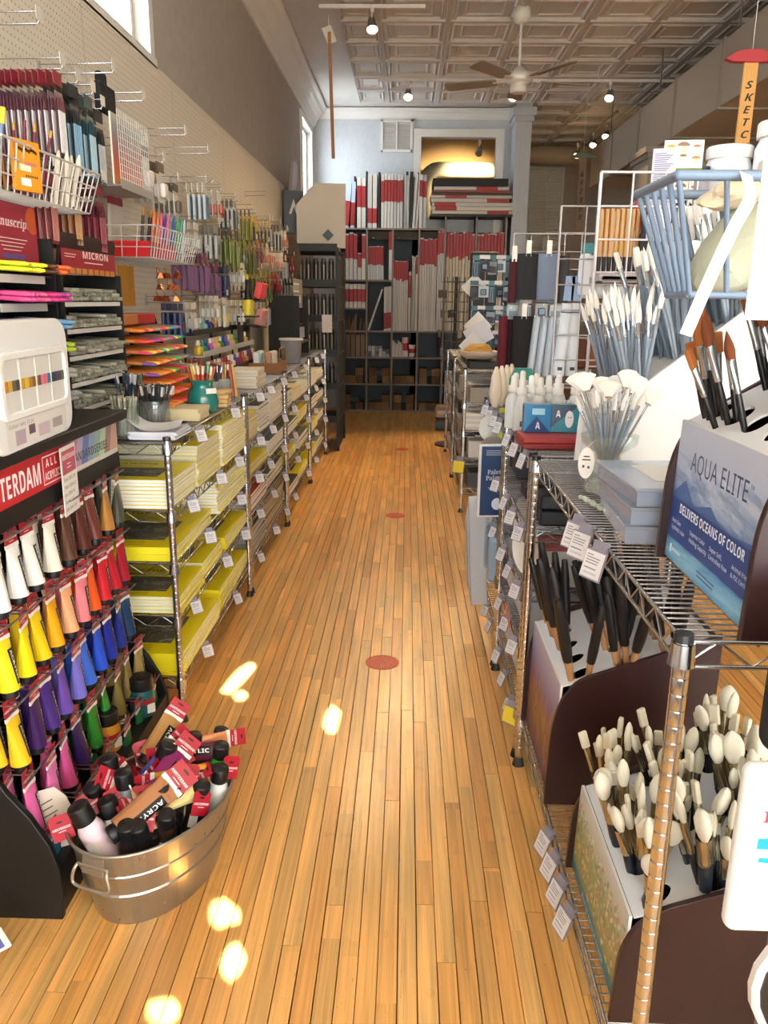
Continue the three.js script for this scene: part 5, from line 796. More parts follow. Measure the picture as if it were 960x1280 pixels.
// on top
canvasStd('pale blue leaning canvas on top, beside the cream board', -0.83, 2.44, 0.56, 0.06, 'tall canvases', 0.05, 0.6, cvBlue, 0.3, -0.08); canvasStd('second pale blue canvas on top', -0.75, 2.44, 0.57, 0.05, 'tall canvases', 0.05, 0.55, cvBlue, 0.3, -0.04);
canvasStd('narrow red-labelled canvas at the far shelf end', -0.98, 2.1, 0.75, 0.04, 'tall canvases', 0.5, 0.95, mat('#a82c2c', 0.5));
canvasRow('black-framed canvas with red label on top', -0.69, -0.57, 2.44, 2, 0.62, [0.4, 0.85]);
canvasRow('widest white canvas on top of the cubbies', -0.55, -0.42, 2.44, 2, 0.67, [0.08, 0.38]);
canvasRow('slim canvas with twin red labels on top', -0.37, -0.08, 2.44, 7, 0.67, [0.5, 0.9]);
canvasRow('grey canvas without red on top', -0.07, 0.0, 2.44, 2, 0.66, [0, 0], mat('#b9bdb8', 0.5));
canvasStd('tilted white canvas with black edge on top', 0.06, 2.44, 0.67, 0.03, 'tall canvases', 0, 0, cvWs[0], 0.3, -0.06); canvasStd('second tilted white canvas on top', 0.1, 2.44, 0.67, 0.026, 'tall canvases', 0, 0, cvWs[1], 0.3, -0.06);
canvasRow('red-topped canvas at the end of the top row', 0.13, 0.23, 2.44, 2, 0.66, [0.58, 0.9]);
for (const [x, h, w] of [[-0.715, 0.64, 0.02], [-0.56, 0.7, 0.02], [-0.395, 0.69, 0.025], [-0.03, 0.7, 0.03], [0.03, 0.7, 0.04], [0.115, 0.69, 0.02]]) solo('floater_frame', 'black floater frame standing between the canvases on top', 'frame', bx(w, h, 0.3, 0, h / 2, 0), mat('#131314', 0.5), [x, 2.44, ZC - 0.17], 0, 'black frames on top');
// flat stack on the taller right side
[['#141414', 0.98, 0.1], ['#c9c4bc', 0.98, 0.045], ['#8a4a40', 1.0, 0.03], ['#4a3a30', 1.06, 0.03], ['#bdb7ae', 1.06, 0.04], ['#c3beb6', 1.02, 0.05], ['#c8c2ba', 1.06, 0.05], ['#d0cac0', 1.06, 0.05], ['#cdbfa8', 1.06, 0.045]].reverse().reduce((y, [c, w, h], i, a) => { const o = thing('stretched_canvas', ORD[i] + ' canvas from the bottom of the flat stack', 'canvas', [0.82 + rr(-0.03, 0.02), y, ZC - 0.18], 0, 'flat stack of canvases'); mesh('canvas', rb(w, h - 0.004, 0.42, 0, h / 2, 0, 0.003), mat(c, 0.6), o); if (i < 8 && i !== 5) mesh('label_band', bx(0.28, (h - 0.003), 0.424, [0.33, -0.34, -0.36, 0.36, -0.2, 0, 0.25, 0.2][i], h / 2, 0), redBand, o); return y + h; }, 2.617);
// cells: left column
canvasRow('small canvas in the red left cubby', -0.9, -0.57, 1.78, 6, [0.34, 0.58, 0.6, 0.58], [0.45, 0.98]);
canvasRow('small canvas in the lower left cubby', -0.9, -0.57, 1.41, 6, 0.31, [0.25, 0.8]);
canvasRow('small red-topped canvas in the second cubby', -0.54, -0.33, 1.78, 7, 0.43, [0.45, 1]);
canvasStd('single tall canvas at the side of the second cubby', -0.235, 1.78, 0.62, 0.045, 'small canvases', 0.62, 1, cvW);
canvasRow('canvas at the edge of the second low cubby', -0.32, -0.22, 1.11, 3, 0.58, [0.05, 0.42]);
canvasStd('long white strip leaning across the second low cubby', -0.53, 1.11, 0.58, 0.022, 'small canvases', 0, 0, cvW, 0.2, -0.33);
canvasRow('long canvas in the third bay', -0.195, 0.005, 1.11, 7, 0.92, [0.73, 1]); canvasRow('shorter long canvas in the third bay', 0.01, 0.05, 1.11, 1, 0.78, [0.55, 0.95]);
canvasRow('green-edged long canvas in the third bay', 0.055, 0.1, 1.11, 2, 0.98, [0, 0], mat('#b7bcb2', 0.6)); canvasRow('red-topped long canvas closing the third bay', 0.105, 0.135, 1.11, 1, 0.98, [0.74, 1]);
canvasRow('long canvas in the fourth bay', 0.157, 0.385, 1.11, 7, 1.2, [0.72, 1]); canvasRow('tallest long canvas in the fourth bay', 0.39, 0.478, 1.11, 3, 1.31, [0.76, 1]);
canvasRow('yellowed long canvas in the fifth bay', 0.51, 0.885, 1.11, 9, 1.28, [0.75, 1], cvYellow);
canvasRow('yellowed long canvas in the sixth bay', 0.915, 1.27, 1.11, 8, 1.28, [0.75, 1], cvYellow);
// small goods in the low cubbies
for (let i = 0; i < 14; i++) { const o = solo('stretcher_bar', 'long wooden stretcher bar leaning in the left cubby', 'wood bar', bx(0.022, rr(0.34, 0.62), 0.02, 0, 0.22, 0), mat(pick(['#8a6a4c', '#9a7a58', '#7a5c42']), 0.7), [-0.88 + i * 0.023, 0.86, ZC - 0.06 - rr(0, 0.2)], 0, 'stretcher bars'); o.rotation.z = rr(-0.22, 0.05); o.position.y = 0.81; }
for (let i = 0; i < 5; i++) solo('cardboard_box', ORD[i] + ' stacked cardboard box under the stretcher bars', 'box', rb(0.06, 0.3, 0.3, 0, 0.15, 0, 0.004), mat(pick(['#7a6656', '#8a7462']), 0.8), [-0.87 + i * 0.066, 0.757, ZC - 0.19], 0, 'boxes under bars');
for (let i = 0; i < 22; i++) solo('mini_canvas', 'small blue-white boxed item in the second low cubby', 'box', rb(0.045, 0.036, 0.12, 0, 0.018, 0, 0.003), mat(pick(['#a9b4bd', '#7f8d99', '#c7c3ba', '#5c6872']), 0.6), [-0.51 + (i % 6) * 0.05, 0.757 + Math.floor(i / 6) * 0.0365, ZC - 0.09], 0, 'small boxed items');
for (let i = 0; i < 6; i++) solo('mini_canvas', 'white upright small canvas in the third low cubby', 'canvas', bx(0.02, 0.22 - (i % 3) * 0.02, 0.2, 0, 0.11 - (i % 3) * 0.01, 0), cvWs[i % 4], [-0.185 + i * 0.024, 0.757, ZC - 0.12], 0, 'white small canvases');
for (const [x, c] of [[-0.02, '#d8d4d0'], [0.075, '#c0283a']]) { const o = thing('paint_bucket', c === '#c0283a' ? 'short red and white bucket in third low cubby' : 'tall white bucket with red band in third low cubby', 'bucket', [x, 0.757, ZC - 0.08]); const h = c === '#c0283a' ? 0.15 : 0.25; mesh('body', cy(0.045, 0.042, h, 0, h / 2, 0, 16), mat('#d8d4d0', 0.4), o); mesh('band', cy(0.046, 0.0455, h * 0.4, 0, h * 0.55, 0, 16), mat('#b8283a', 0.4), o); mesh('lid', cy(0.047, 0.047, 0.015, 0, h + 0.005, 0, 16), whitePlastic, o); }
// bundles of wooden bars in the two lowest rows, with dark trays
const bundleG = (() => { const g = []; for (let i = 0; i < 4; i++) for (let j = 0; j < 4; j++) g.push(bx(0.024, 0.024, 0.26, -0.039 + i * 0.026, 0.013 + j * 0.026, rr(-0.01, 0.01))); return merged(g); })();
const bM = ['#8a6a48', '#7a5c3e', '#6c5036', '#94744f'].map((c) => mat(c, 0.75));
[[0.022, 'lowest'], [0.392, 'second lowest']].forEach(([y, nm], r) => [-0.92, -0.552, -0.207, 0.144, 0.49, 0.9].forEach((x0, c) => {
  [[0.1, 0], [0.1, 1], [0.29, 0], [0.2, 0], [0.29, 1]].forEach(([dx, k], i) => { if ((i === 1 && (c + r) % 2) || (i === 4 && (c + r) % 3 === 0) || (i === 3 && (c + r) % 2 === 0)) return; solo('bar_bundle', 'stacked bundle of wooden bars in the ' + nm + ' cubbies', 'wood bundle', bundleG, bM[(i + c) % 4], [x0 + dx * 0.92, y + k * 0.106, ZC - 0.15], 0, 'bar bundles ' + nm); });
  if ((c + r) % 2 === 0) { const t = solo('black_tray', 'black tray resting on bundles in the ' + nm + ' cubbies', 'tray', [bx(0.12, 0.006, 0.24, 0, 0.003, 0), bx(0.12, 0.06, 0.004, 0, 0.03, 0.12), bx(0.004, 0.06, 0.24, 0.06, 0.03, 0), bx(0.004, 0.06, 0.24, -0.06, 0.03, 0)], blackPlastic, [x0 + 0.2, y + 0.11, ZC - 0.16], 0, 'black trays ' + nm); }
}));
// ---------- ceiling fittings ----------
{
  const o = thing('ceiling_fan', 'white ceiling fan with five grey-brown blades', 'ceiling fan', [0.942, 3.28, -7.78]), w = mat('#d8d4cc', 0.4);
  mesh('canopy', la([[0, 0.67], [0.075, 0.67], [0.08, 0.6], [0.06, 0.56], [0.02, 0.54], [0, 0.54]], 20), w, o); mesh('rod', cy(0.012, 0.012, 0.4, 0, 0.4, 0, 10), w, o);
  mesh('motor', la([[0, 0.22], [0.035, 0.21], [0.06, 0.18], [0.12, 0.15], [0.125, 0.1], [0.09, 0.08], [0.06, 0.07], [0.075, 0.05], [0.075, 0.01], [0.05, 0], [0, 0]], 24), w, o);
  for (let i = 0; i < 5; i++) { const b = new THREE.Group(); b.name = 'blade'; b.rotation.y = 0.25 + i * 1.2566; o.add(b); mesh('blade_board', ex([[0.2, -0.05], [0.28, -0.06], [0.64, -0.07], [0.67, -0.05], [0.67, 0.05], [0.64, 0.07], [0.28, 0.06], [0.2, 0.05]], 0.008, 0.002).rotateX(-Math.PI / 2 + 0.2).translate(0, 0.1, 0), mat('#8a8074', 0.5), b); mesh('bracket', bx(0.14, 0.008, 0.04, 0.16, 0.1, 0), w, b); }
}
function spot(label, x, y, z, aimX, aimZ, power, headOnly) {
  const o = thing('track_spotlight', label, 'spotlight', [x, y, z]), g = mat('#7d7a76', 0.4, 0.3), w = mat('#d5d2cc', 0.4);
  mesh('mount', [cy(0.022, 0.022, 0.05, 0, 0.12, 0, 10), rod([0, 0.14, 0], [0, 0.03, 0], 0.008, 6)], w, o);
  const dir = V(aimX, -1, aimZ).normalize(), q = new THREE.Quaternion().setFromUnitVectors(V(0, -1, 0), dir);
  const hd = mesh('shade', la([[0, 0.06], [0.03, 0.06], [0.035, 0.03], [0.05, -0.05], [0.047, -0.05], [0.032, 0.03], [0, 0.05]], 18), g, o); hd.quaternion.copy(q);
  const bulb = mesh('bulb', la([[0, -0.046], [0.03, -0.042], [0.042, -0.03], [0.034, 0.0], [0, 0.01]], 14), new THREE.MeshStandardMaterial({ color: '#fff2dc', emissive: '#ffe2b4', emissiveIntensity: 22 }), o); bulb.quaternion.copy(q);
  const l = new THREE.SpotLight('#ffd9a0', power, 0, 0.75, 0.6, 2); l.position.copy(dir.clone().multiplyScalar(0.07)); l.target.position.copy(dir.clone().multiplyScalar(2)); l.castShadow = true; l.shadow.radius = 2; l.name = 'lamp'; o.add(l, l.target);
}
spot('track spotlight at the ceiling near the hanging stick', -0.34, 3.76, -7.6, 0.1, 0.55, 14);
spot('lit track spotlight in front of the air vent', -0.03, 3.66, -9.5, 0.0, 0.8, 14);
spot('lit track spotlight beneath the ceiling fan, by the column', 1.1, 3.66, -9.5, -0.25, 0.8, 14);
spot('lit track spotlight between the fan and the duct', 2.13, 3.66, -9.5, -0.3, 0.7, 14);
spot('upper lit spotlight in the far room', 2.66, 3.72, -11.9, -0.4, 0.8, 12);
spot('middle lit spotlight in the far room', 2.6, 3.7, -12.4, -0.3, 0.8, 12);
spot('lower lit spotlight in the far room', 2.5, 3.66, -13.0, -0.4, 0.8, 12);
spot('spotlight in the tan back room through the opening', 0.95, 3.5, -11.9, -0.3, -2.0, 60);
solo('track_rail', 'white light track crossing the ceiling before the back wall', 'light track', [rb(3.6, 0.03, 0.035, 1.45, 0, 0), ...[-0.2, 0.9, 2.0, 3.0].map((x) => rod([x, 0, 0], [x, 0.16, 0], 0.006))], mat('#d5d2cc', 0.4), [0, 3.8, -9.5]);
solo('track_rail', 'short light track above the hanging stick', 'light track', [rb(0.9, 0.03, 0.035, 0, 0, 0)], mat('#d5d2cc', 0.4), [-0.34, 3.9, -7.6]);
solo('track_rail', 'light track in the far room running beside the duct', 'light track', [rb(0.035, 0.03, 2.6, 0, 0, 0)], mat('#8f877b', 0.4), [2.6, 3.84, -12.4]);
{
  const o = thing('hanging_stick', 'thin wooden measuring stick hung from the ceiling', 'stick', [-0.725, 2.78, -8]);
  mesh('stick', bx(0.03, 1.05, 0.012, 0, 0.52, 0, 0, 0, 0.03), mat('#a5744a', 0.6), o); mesh('paper_flag', bx(0.09, 0.14, 0.003, -0.015, 1.02, 0, 0, 0.3, 0.4), mat('#d9d2c4', 0.7), o); mesh('cord', rod([-0.02, 1.05, 0], [-0.02, 1.17, 0], 0.003), paper, o);
  const word = (txt, h, n, bg) => new THREE.MeshStandardMaterial({ roughness: 0.6, map: canvasTex(64, 512, (c) => { c.fillStyle = bg; c.fillRect(0, 0, 64, 512); for (let i = 0; i < 40; i++) { c.fillStyle = 'rgba(120,70,20,.12)'; c.fillRect(rnd() * 64, 0, 1, 512); } c.fillStyle = '#16100c'; c.font = 'italic bold 60px sans-serif'; [...txt].forEach((q, i) => q === '^' ? (c.beginPath(), c.moveTo(30, 30), c.lineTo(48, 84), c.lineTo(12, 84), c.fill()) : c.fillText(q, 12, n + i * h, 46)); }) });
  const s = thing('hanging_sign', 'wooden brush-shaped hanging sign reading SKETCH under a red top', 'sign', [1.7, 2.25, -4.5]);
  mesh('plank', bx(0.07, 0.46, 0.015, 0, 0.2, 0), mat('#c99650', 0.6), s); mesh('lettering', pl(0.068, 0.42, 0, 0.185, 0.0085), word('SKETCH', 70, 110, '#cf9c56'), s);
  mesh('red_top', ex([[-0.13, 0.0], [-0.08, 0.03], [-0.03, 0.04], [0.03, 0.04], [0.08, 0.03], [0.14, 0.0], [0.1, -0.012], [0, -0.015], [-0.1, -0.012]], 0.03, 0.003).translate(0, 0.44, -0.015), mat('#a3202e', 0.4), s); mesh('cord', rod([0, 0.48, 0], [0, 1.68, 0], 0.0015), paper, s);
  const f = thing('hanging_sign', 'wooden arrow sign reading FIBER beneath a green top', 'sign', [1.995, 2.3, -10]);
  mesh('plank', bx(0.08, 0.86, 0.015, 0, 0.4, 0), mat('#6f563c', 0.6), f); mesh('lettering', pl(0.078, 0.7, 0, 0.38, 0.0085), word('^FIBER', 70, 80, '#715840'), f); mesh('green_top', ex([[-0.15, 0], [-0.07, 0.05], [0.07, 0.05], [0.15, 0], [0.05, 0.0], [-0.05, 0.0]], 0.03, 0.003).translate(0, 0.82, -0.015), mat('#4a5a4e', 0.5), f); mesh('cord', rod([0, 0.86, 0], [0, 1.65, 0], 0.002), paper, f);
}
struct('wall_pillar', [bx(0.62, 3.05, 0.6, 2.75, 1.52, -9.2), rb(0.72, 0.06, 0.7, 2.75, 3.02, -9.2), rb(0.67, 0.05, 0.65, 2.75, 2.97, -9.2)], mat('#8f877c', 0.75), 'broad taupe pillar under the boxed duct', 'pillar');
// ---------- right run of wire shelves ----------
const RX0 = 0.385, RX1 = 0.86;
wireShelf('chrome wire shelf unit holding the framed brush displays', RX0, RX1, -1.045, -2.41, [0.185, 1.04], 1.045, true);
wireShelf('chrome wire shelf unit of clear boxes below spray bottles', RX0, RX1, -2.44, -3.13, [0.18, 0.4, 0.6, 0.8, 1.04], 1.045, true);
wireShelf('chrome wire shelf unit behind the blue paper pad', RX0, RX1, -3.15, -3.95, [0.18, 0.4, 0.6, 0.8, 1.04], 1.045);
wireShelf('far chrome wire shelf unit carrying the paper basket', RX0 + 0.02, RX1, -5.72, -6.95, [0.18, 0.4, 0.6, 0.8, 1.04], 1.045);
wireShelf('farthest chrome wire shelf unit near the canvases', RX0 + 0.02, RX1, -6.97, -8.2, [0.18, 0.4, 0.6, 0.8, 1.04], 1.045);
// brushes
const brushG = {};
function brush(label, group, kind, from, to, s = 1, roll = 0) {
  const K = { // handle radius, handle length, ferrule length, tip profile, materials
    sable: [0.0055, 0.13, 0.05, 'point', '#151517', '#b9bcc0', '#7a3f1c'], sableflat: [0.006, 0.13, 0.05, 'flat', '#151517', '#b9bcc0', '#a8622c'], mop: [0.0095, 0.12, 0.05, 'point', '#151517', '#8d8f92', '#6e3818'],
    silver: [0.0042, 0.19, 0.03, 'point', '#8d9cad', '#c9d2dc', '#eceae6'], silverflat: [0.0052, 0.19, 0.035, 'flat', '#8d9cad', '#c9d2dc', '#f0eeea'],
    fan: [0.0035, 0.22, 0.03, 'fan', '#8f8d8a', '#c6c6c6', '#f2f0ec'], hog: [0.006, 0.12, 0.05, 'flat', '#16181c', '#b3a98c', '#d9d2bc'], hoground: [0.0065, 0.12, 0.055, 'egg', '#16181c', '#b3a98c', '#dcd6c2'], hogfan: [0.005, 0.12, 0.03, 'fan', '#16181c', '#b3a98c', '#d6cfb8'], hogbig: [0.011, 0.12, 0.055, 'egg', '#141d2a', '#b5a98a', '#ded8c6'],
    sleeved: [0.007, 0.13, 0.0, 'sleeve', '#b5865a', '#141416', '#141416'],
  }[kind];
  const [r, hl, fl, tip, hc, fc, tc] = K;
  const G = brushG[kind] ??= (() => {
    const h = la([[0, 0], [r * 0.4, 0.004], [r * 0.75, hl * 0.3], [r, hl * 0.7], [r * 0.85, hl], [0, hl]], 8);
    const y = hl + fl, f = fl ? merged([la([[r * 0.86, hl - 0.004], [r * 0.92, hl], [r * 0.98, hl + 0.004], [r * 0.9, hl + 0.008], [tip === 'fan' ? r * 0.9 : r * 1.1, y]], 8), ...(tip === 'fan' ? [bx(0.016, 0.012, 0.004, 0, y, 0)] : [])]) : null;
    let t;
    if (tip === 'point') t = la([[r * 1.05, y - 0.002], [r * 1.35, y + 0.012], [r * 1.1, y + 0.024], [r * 0.5, y + 0.036], [0, y + 0.044]], 9);
    else if (tip === 'egg') { t = la([[r * 1.0, y - 0.002], [r * 1.6, y + 0.014], [r * 1.7, y + 0.028], [r * 1.25, y + 0.042], [r * 0.5, y + 0.05], [0, y + 0.052]], 10); t.scale(1, 1, 0.62); }
    else if (tip === 'flat') t = rb(r * 3, 0.036, r * 1.5, 0, y + 0.016, 0, 0.003);
    else if (tip === 'fan') t = ex([[-0.007, 0], [-0.028, 0.03], [-0.018, 0.037], [0, 0.04], [0.018, 0.037], [0.028, 0.03], [0.007, 0]], 0.004, 0.001).translate(0, y, -0.002);
    else t = merged([la([[r * 1.25, hl - 0.03], [r * 1.5, hl], [r * 1.4, hl + 0.07], [r * 0.9, hl + 0.11], [0, hl + 0.112]], 8)]);
    return { h, f, t };
  })();
  const o = thing(/^sable|mop/.test(kind) ? 'watercolour_brush' : /^silver/.test(kind) ? 'silver_brush' : /^hog/.test(kind) ? 'bristle_brush' : kind === 'fan' ? 'fan_brush' : 'sleeved_brush', label, 'brush', [0, 0, 0], 0, group);
  mesh('handle', G.h, mat(hc, 0.35), o); if (G.f) mesh('ferrule', G.f, mat(fc, 0.25, 0.9), o); mesh(tip === 'sleeve' ? 'sleeve' : 'bristles', G.t, mat(tc, tip === 'sleeve' ? 0.45 : 0.8), o);
  lean(o, from, to, roll); o.scale.setScalar(s); return o;
}
// slope-topped brush displays with real holes in the deck; they face the aisle (-x)
const mahog = new THREE.MeshPhysicalMaterial({ map: dataTex(128, 256, (u, v) => { const n = vnoise(u * 5, v * 1.5, 41) * 0.5 + vnoise(u * 30, v * 3, 43) * 0.3 + vnoise(u * 80, v * 6, 47) * 0.2; const k = 0.75 + n * 0.5; return [44 * k, 19 * k, 20 * k]; }), roughness: 0.4, clearcoat: 0.2, clearcoatRoughness: 0.3 });
function brushDisplay(label, name, x, y, z0, z1, hf, D, ht, panelM, deckM, pic, picLabel, lift = 0) {
  const L = z0 - z1, o = thing('brush_display', label, 'display', [x, y, z0]);
  const s = new THREE.Shape(); s.moveTo(0, 0); s.lineTo(0.004, hf * 0.5); s.quadraticCurveTo(0.008, hf, 0.09, hf + 0.035 + lift); s.lineTo(D, ht); s.lineTo(D, 0);
  for (const z of [0, -L]) mesh('side_panel', ex(s, 0.01, 0.0015).translate(0, 0, z - 0.005), panelM, o);
  mesh('back_panel', bx(0.01, ht - 0.02, L, D, (ht - 0.02) / 2, -L / 2), panelM, o);
  mesh('interior', bx(D - 0.06, 0.01, L - 0.02, D / 2 + 0.01, 0.04, -L / 2), blackMatte, o);
  const fx = 0.013;
  const front = new THREE.Group(); front.name = 'front_board'; o.add(front); front.position.set(fx, 0.006, -L / 2); front.rotation.order = 'YXZ'; front.rotation.set(-0.03, -Math.PI / 2, 0);
  mesh('board', bx(L - 0.014, hf, 0.006, 0, hf / 2, -0.004), whitePlastic, front); mesh('front_print', pl(L - 0.016, hf - 0.002, 0, hf / 2, 0.0005), new THREE.MeshStandardMaterial({ map: pic, roughness: 0.35 }), front, picLabel);
  // deck
  const x0 = 0.03, y0 = hf, x1 = D - 0.004, y1 = ht - 0.03, len = Math.hypot(x1 - x0, y1 - y0), ang = Math.atan2(y1 - y0, x1 - x0), rows = 3, cols = 5, cups = [];
  const ds = shp([[0, 0], [len, 0], [len, L - 0.014], [0, L - 0.014]]);
  for (let r = 0; r < rows; r++) for (let c = 0; c < cols; c++) { const hx = len * (0.14 + r * 0.3), hz = (L - 0.014) * (c + 0.5) / cols, p = new THREE.Path(); p.absellipse(hx, hz, 0.034, 0.021, 0, Math.PI * 2, true, 0.6); ds.holes.push(p); cups.push([hx, hz, r, c]); }
  const dg = ex(ds, 0.004).rotateX(-Math.PI / 2);                       // local: x along slope, -z along the display, y up
  const deck = mesh('deck', dg, deckM, o); deck.position.set(x0, y0, -0.007); deck.rotation.z = ang;
  return { o, cups: cups.map(([hx, hz, r, c]) => ({ p: [x + x0 + hx * Math.cos(ang), y + y0 + hx * Math.sin(ang), z0 - 0.007 - hz], r, c })) };
}
const skyTex = canvasTex(512, 360, (c) => {
  const g = c.createLinearGradient(0, 0, 0, 360); [['#c3cbe0', 0], ['#b4c3df', 0.3], ['#7f97c4', 0.42], ['#6d88b8', 0.5], ['#3a5a98', 0.56], ['#28488e', 0.68], ['#254a96', 0.8], ['#4a8ac4', 0.86], ['#7ab8dc', 0.94], ['#3f88c0', 1]].forEach(([q, s]) => g.addColorStop(s, q)); c.fillStyle = g; c.fillRect(0, 0, 512, 360);
  for (let i = 0; i < 120; i++) { c.fillStyle = `rgba(${pick(['230,234,242', '90,116,166', '180,196,222'])},.16)`; c.beginPath(); c.ellipse(rnd() * 512, 90 + rnd() * 90, 20 + rnd() * 60, 5 + rnd() * 14, 0.15, 0, 7); c.fill(); }
  c.fillStyle = 'rgba(60,96,160,.85)'; c.beginPath(); c.moveTo(0, 190); c.lineTo(80, 140); c.lineTo(150, 190); c.lineTo(250, 165); c.lineTo(330, 200); c.lineTo(512, 180); c.lineTo(512, 220); c.lineTo(0, 220); c.fill();
  c.fillStyle = '#22438c'; c.fillRect(0, 196, 512, 106);
  for (let i = 0; i < 60; i++) { c.fillStyle = 'rgba(160,215,240,.14)'; c.beginPath(); c.ellipse(rnd() * 512, 306 + rnd() * 54, 30 + rnd() * 50, 3 + rnd() * 8, -0.1, 0, 7); c.fill(); }
  c.fillStyle = '#e9edf4'; c.fillStyle = '#3b4668'; c.font = '64px sans-serif'; c.fillText('AQUA ELITE', 96, 110, 330); c.font = '13px sans-serif'; c.fillText('TM', 430, 78);
  c.fillStyle = '#eef2f8'; c.font = 'bold 34px sans-serif'; c.fillText('DELIVERS OCEANS OF COLOR', 62, 228, 390); c.font = '15px sans-serif'; [['Next Gen', 'Synthetic Hair'], ['Superior Color', 'Holding Capacity'], ['Super Soft,', 'Controlled Flow'], ['Animal Friendly', '& FSC Certified']].forEach((q, i) => q.forEach((w, k) => c.fillText(w, 22 + i * 126, 260 + k * 18))); c.fillRect(30, 318, 12, 22); c.font = 'bold 13px sans-serif'; c.fillText('princeton', 46, 332); c.fillStyle = '#29568f'; c.fillRect(220, 326, 110, 4); c.fillRect(224, 336, 100, 4);
});
const desertTex = canvasTex(256, 300, (c) => { const g = c.createLinearGradient(0, 0, 0, 300); [['#b9b6cc', 0], ['#8a83b0', 0.25], ['#7a5a8a', 0.4], ['#8a5a3e', 0.55], ['#6a3f2a', 0.75], ['#5a2f5a', 0.92], ['#43235a', 1]].forEach(([q, s]) => g.addColorStop(s, q)); c.fillStyle = g; c.fillRect(0, 0, 256, 300); for (let i = 0; i < 90; i++) { c.strokeStyle = pick(['rgba(196,140,84,.5)', 'rgba(90,50,34,.5)', 'rgba(160,110,150,.4)']); c.lineWidth = 2 + rnd() * 6; c.beginPath(); const x = rnd() * 256, y = 80 + rnd() * 160; c.moveTo(x, y); c.lineTo(x + rnd() * 30 - 15, y + 30 + rnd() * 40); c.stroke(); } });
const flowerTex = canvasTex(512, 300, (c) => { const g = c.createLinearGradient(0, 0, 0, 300); [['#d6d8da', 0], ['#b9c0b4', 0.2], ['#8f9c6a', 0.45], ['#a8a05a', 0.7], ['#7f8a58', 0.85], ['#2a7f92', 0.9], ['#1c6f86', 1]].forEach(([q, s]) => g.addColorStop(s, q)); c.fillStyle = g; c.fillRect(0, 0, 512, 300); for (let i = 0; i < 420; i++) { c.fillStyle = pick(['rgba(226,220,150,.55)', 'rgba(110,130,60,.55)', 'rgba(196,110,96,.5)', 'rgba(240,240,225,.5)', 'rgba(80,110,70,.5)', 'rgba(170,120,160,.4)']); c.beginPath(); c.ellipse(rnd() * 512, 50 + rnd() * 210, 2 + rnd() * 6, 3 + rnd() * 12, rnd(), 0, 7); c.fill(); } c.fillStyle = '#1d6f86'; c.fillRect(0, 268, 512, 32); c.fillStyle = '#d8e6ea'; c.font = 'italic 24px serif'; c.fillText('Best in natural bristle', 130, 292); });
const deckWhite = mat('#dfe0e4', 0.45);
const put = (d, kinds, perCup, lab, grp, len = [0.95, 1.1], leanA = 0.25, rowsN = ['front', 'middle', 'rear'], bias = 0) => d.cups.forEach(({ p, r, c }) => { const n = perCup(r, c); for (let i = 0; i < n; i++) { const a = i / Math.max(1, n) * 6.28 + c, k = kinds(r, c, i), s = rr(len[0], len[1]) * (1 + (len[2] ?? 0) * r), f = [p[0] + Math.cos(a) * 0.012, p[1] - 0.075, p[2] + Math.sin(a) * 0.008]; brush(lab + ' in the ' + ORD[c] + ' ' + rowsN[r] + '-row hole from the door', grp, k, f, [f[0] + (bias + rr(-leanA, leanA * 0.3)) * 0.2 + Math.cos(a) * 0.012, f[1] + 0.2, f[2] + rr(-leanA, leanA) * 0.2], s, rr(0, 3)); } });
// watercolour brush display on the top shelf
const aqua = brushDisplay('mahogany-sided brush display with a blue ocean front panel', 'aqua', 0.478, 1.04, -1.065, -1.455, 0.255, 0.36, 0.46, mahog, deckWhite, skyTex, 'blue ocean poster with white lettering');
put(aqua, (r, c, i) => r === 2 ? pick(['mop', 'sable']) : c === 4 && r === 0 ? 'sableflat' : pick(['sable', 'sableflat', 'sable']), (r, c) => r === 0 ? (c < 2 ? 0 : c === 2 ? 1 : 4) : 4, 'brown-haired watercolour brush with black handle', 'watercolour brushes', [0.95, 1.2], 0.2, undefined, -0.22);
// silver-handled display with white side panel
const silver = brushDisplay('white-sided brush display of silver-handled white brushes', 'silver', 0.51, 1.046, -2.03, -2.38, 0.2, 0.42, 0.53, mat('#eceef0', 0.5), mat('#d8dade', 0.5), canvasTex(64, 64, (c) => { c.fillStyle = '#dfe2e6'; c.fillRect(0, 0, 64, 64); }), 'plain pale front', 0.03);
put(silver, (r, c, i) => r > 0 && i % 2 ? 'silverflat' : 'silver', (r, c) => 11, 'silver-handled white brush', 'silver brushes', [1.1, 1.32, 0.07], 0.3);
// wooden-handled sleeved brushes
const desert = brushDisplay('mahogany-sided brush display with a desert sunset front panel', 'desert', 0.393, 0.19, -1.91, -2.36, 0.34, 0.42, 0.5, mahog, deckWhite, desertTex, 'purple and orange desert picture');
put(desert, () => 'sleeved', (r, c) => [2, 4, 4][r], 'wooden brush with a black plastic sleeve', 'sleeved brushes', [1.15, 1.5], 0.35);
// hog bristle brushes
const hog = brushDisplay('mahogany-sided brush display with a flower meadow front panel', 'hog', 0.405, 0.19, -1.235, -1.66, 0.22, 0.4, 0.37, mahog, deckWhite, flowerTex, 'flower meadow picture over a teal strip');
put(hog, (r, c, i) => r === 2 && c < 2 && i < 4 ? 'hogfan' : c < 2 && r < 2 ? pick(['hogbig', 'hog', 'hoground']) : pick(['hog', 'hoground', 'hog', 'hogbig', 'hoground']), (r, c) => r === 0 && c === 0 ? 4 : 8, 'cream hog-bristle brush with dark handle', 'hog brushes', [0.85, 1.25], 0.34);
solo('wooden_handle_brush', 'wide wooden brush lying low among the hog brushes', 'brush', [rb(0.03, 0.1, 0.014, 0, 0.05, 0, 0.005), rb(0.05, 0.05, 0.018, 0, 0.12, 0, 0.005)], mat('#c08c5a', 0.5), [0.45, 0.36, -1.52], 1).rotation.z = -0.5;
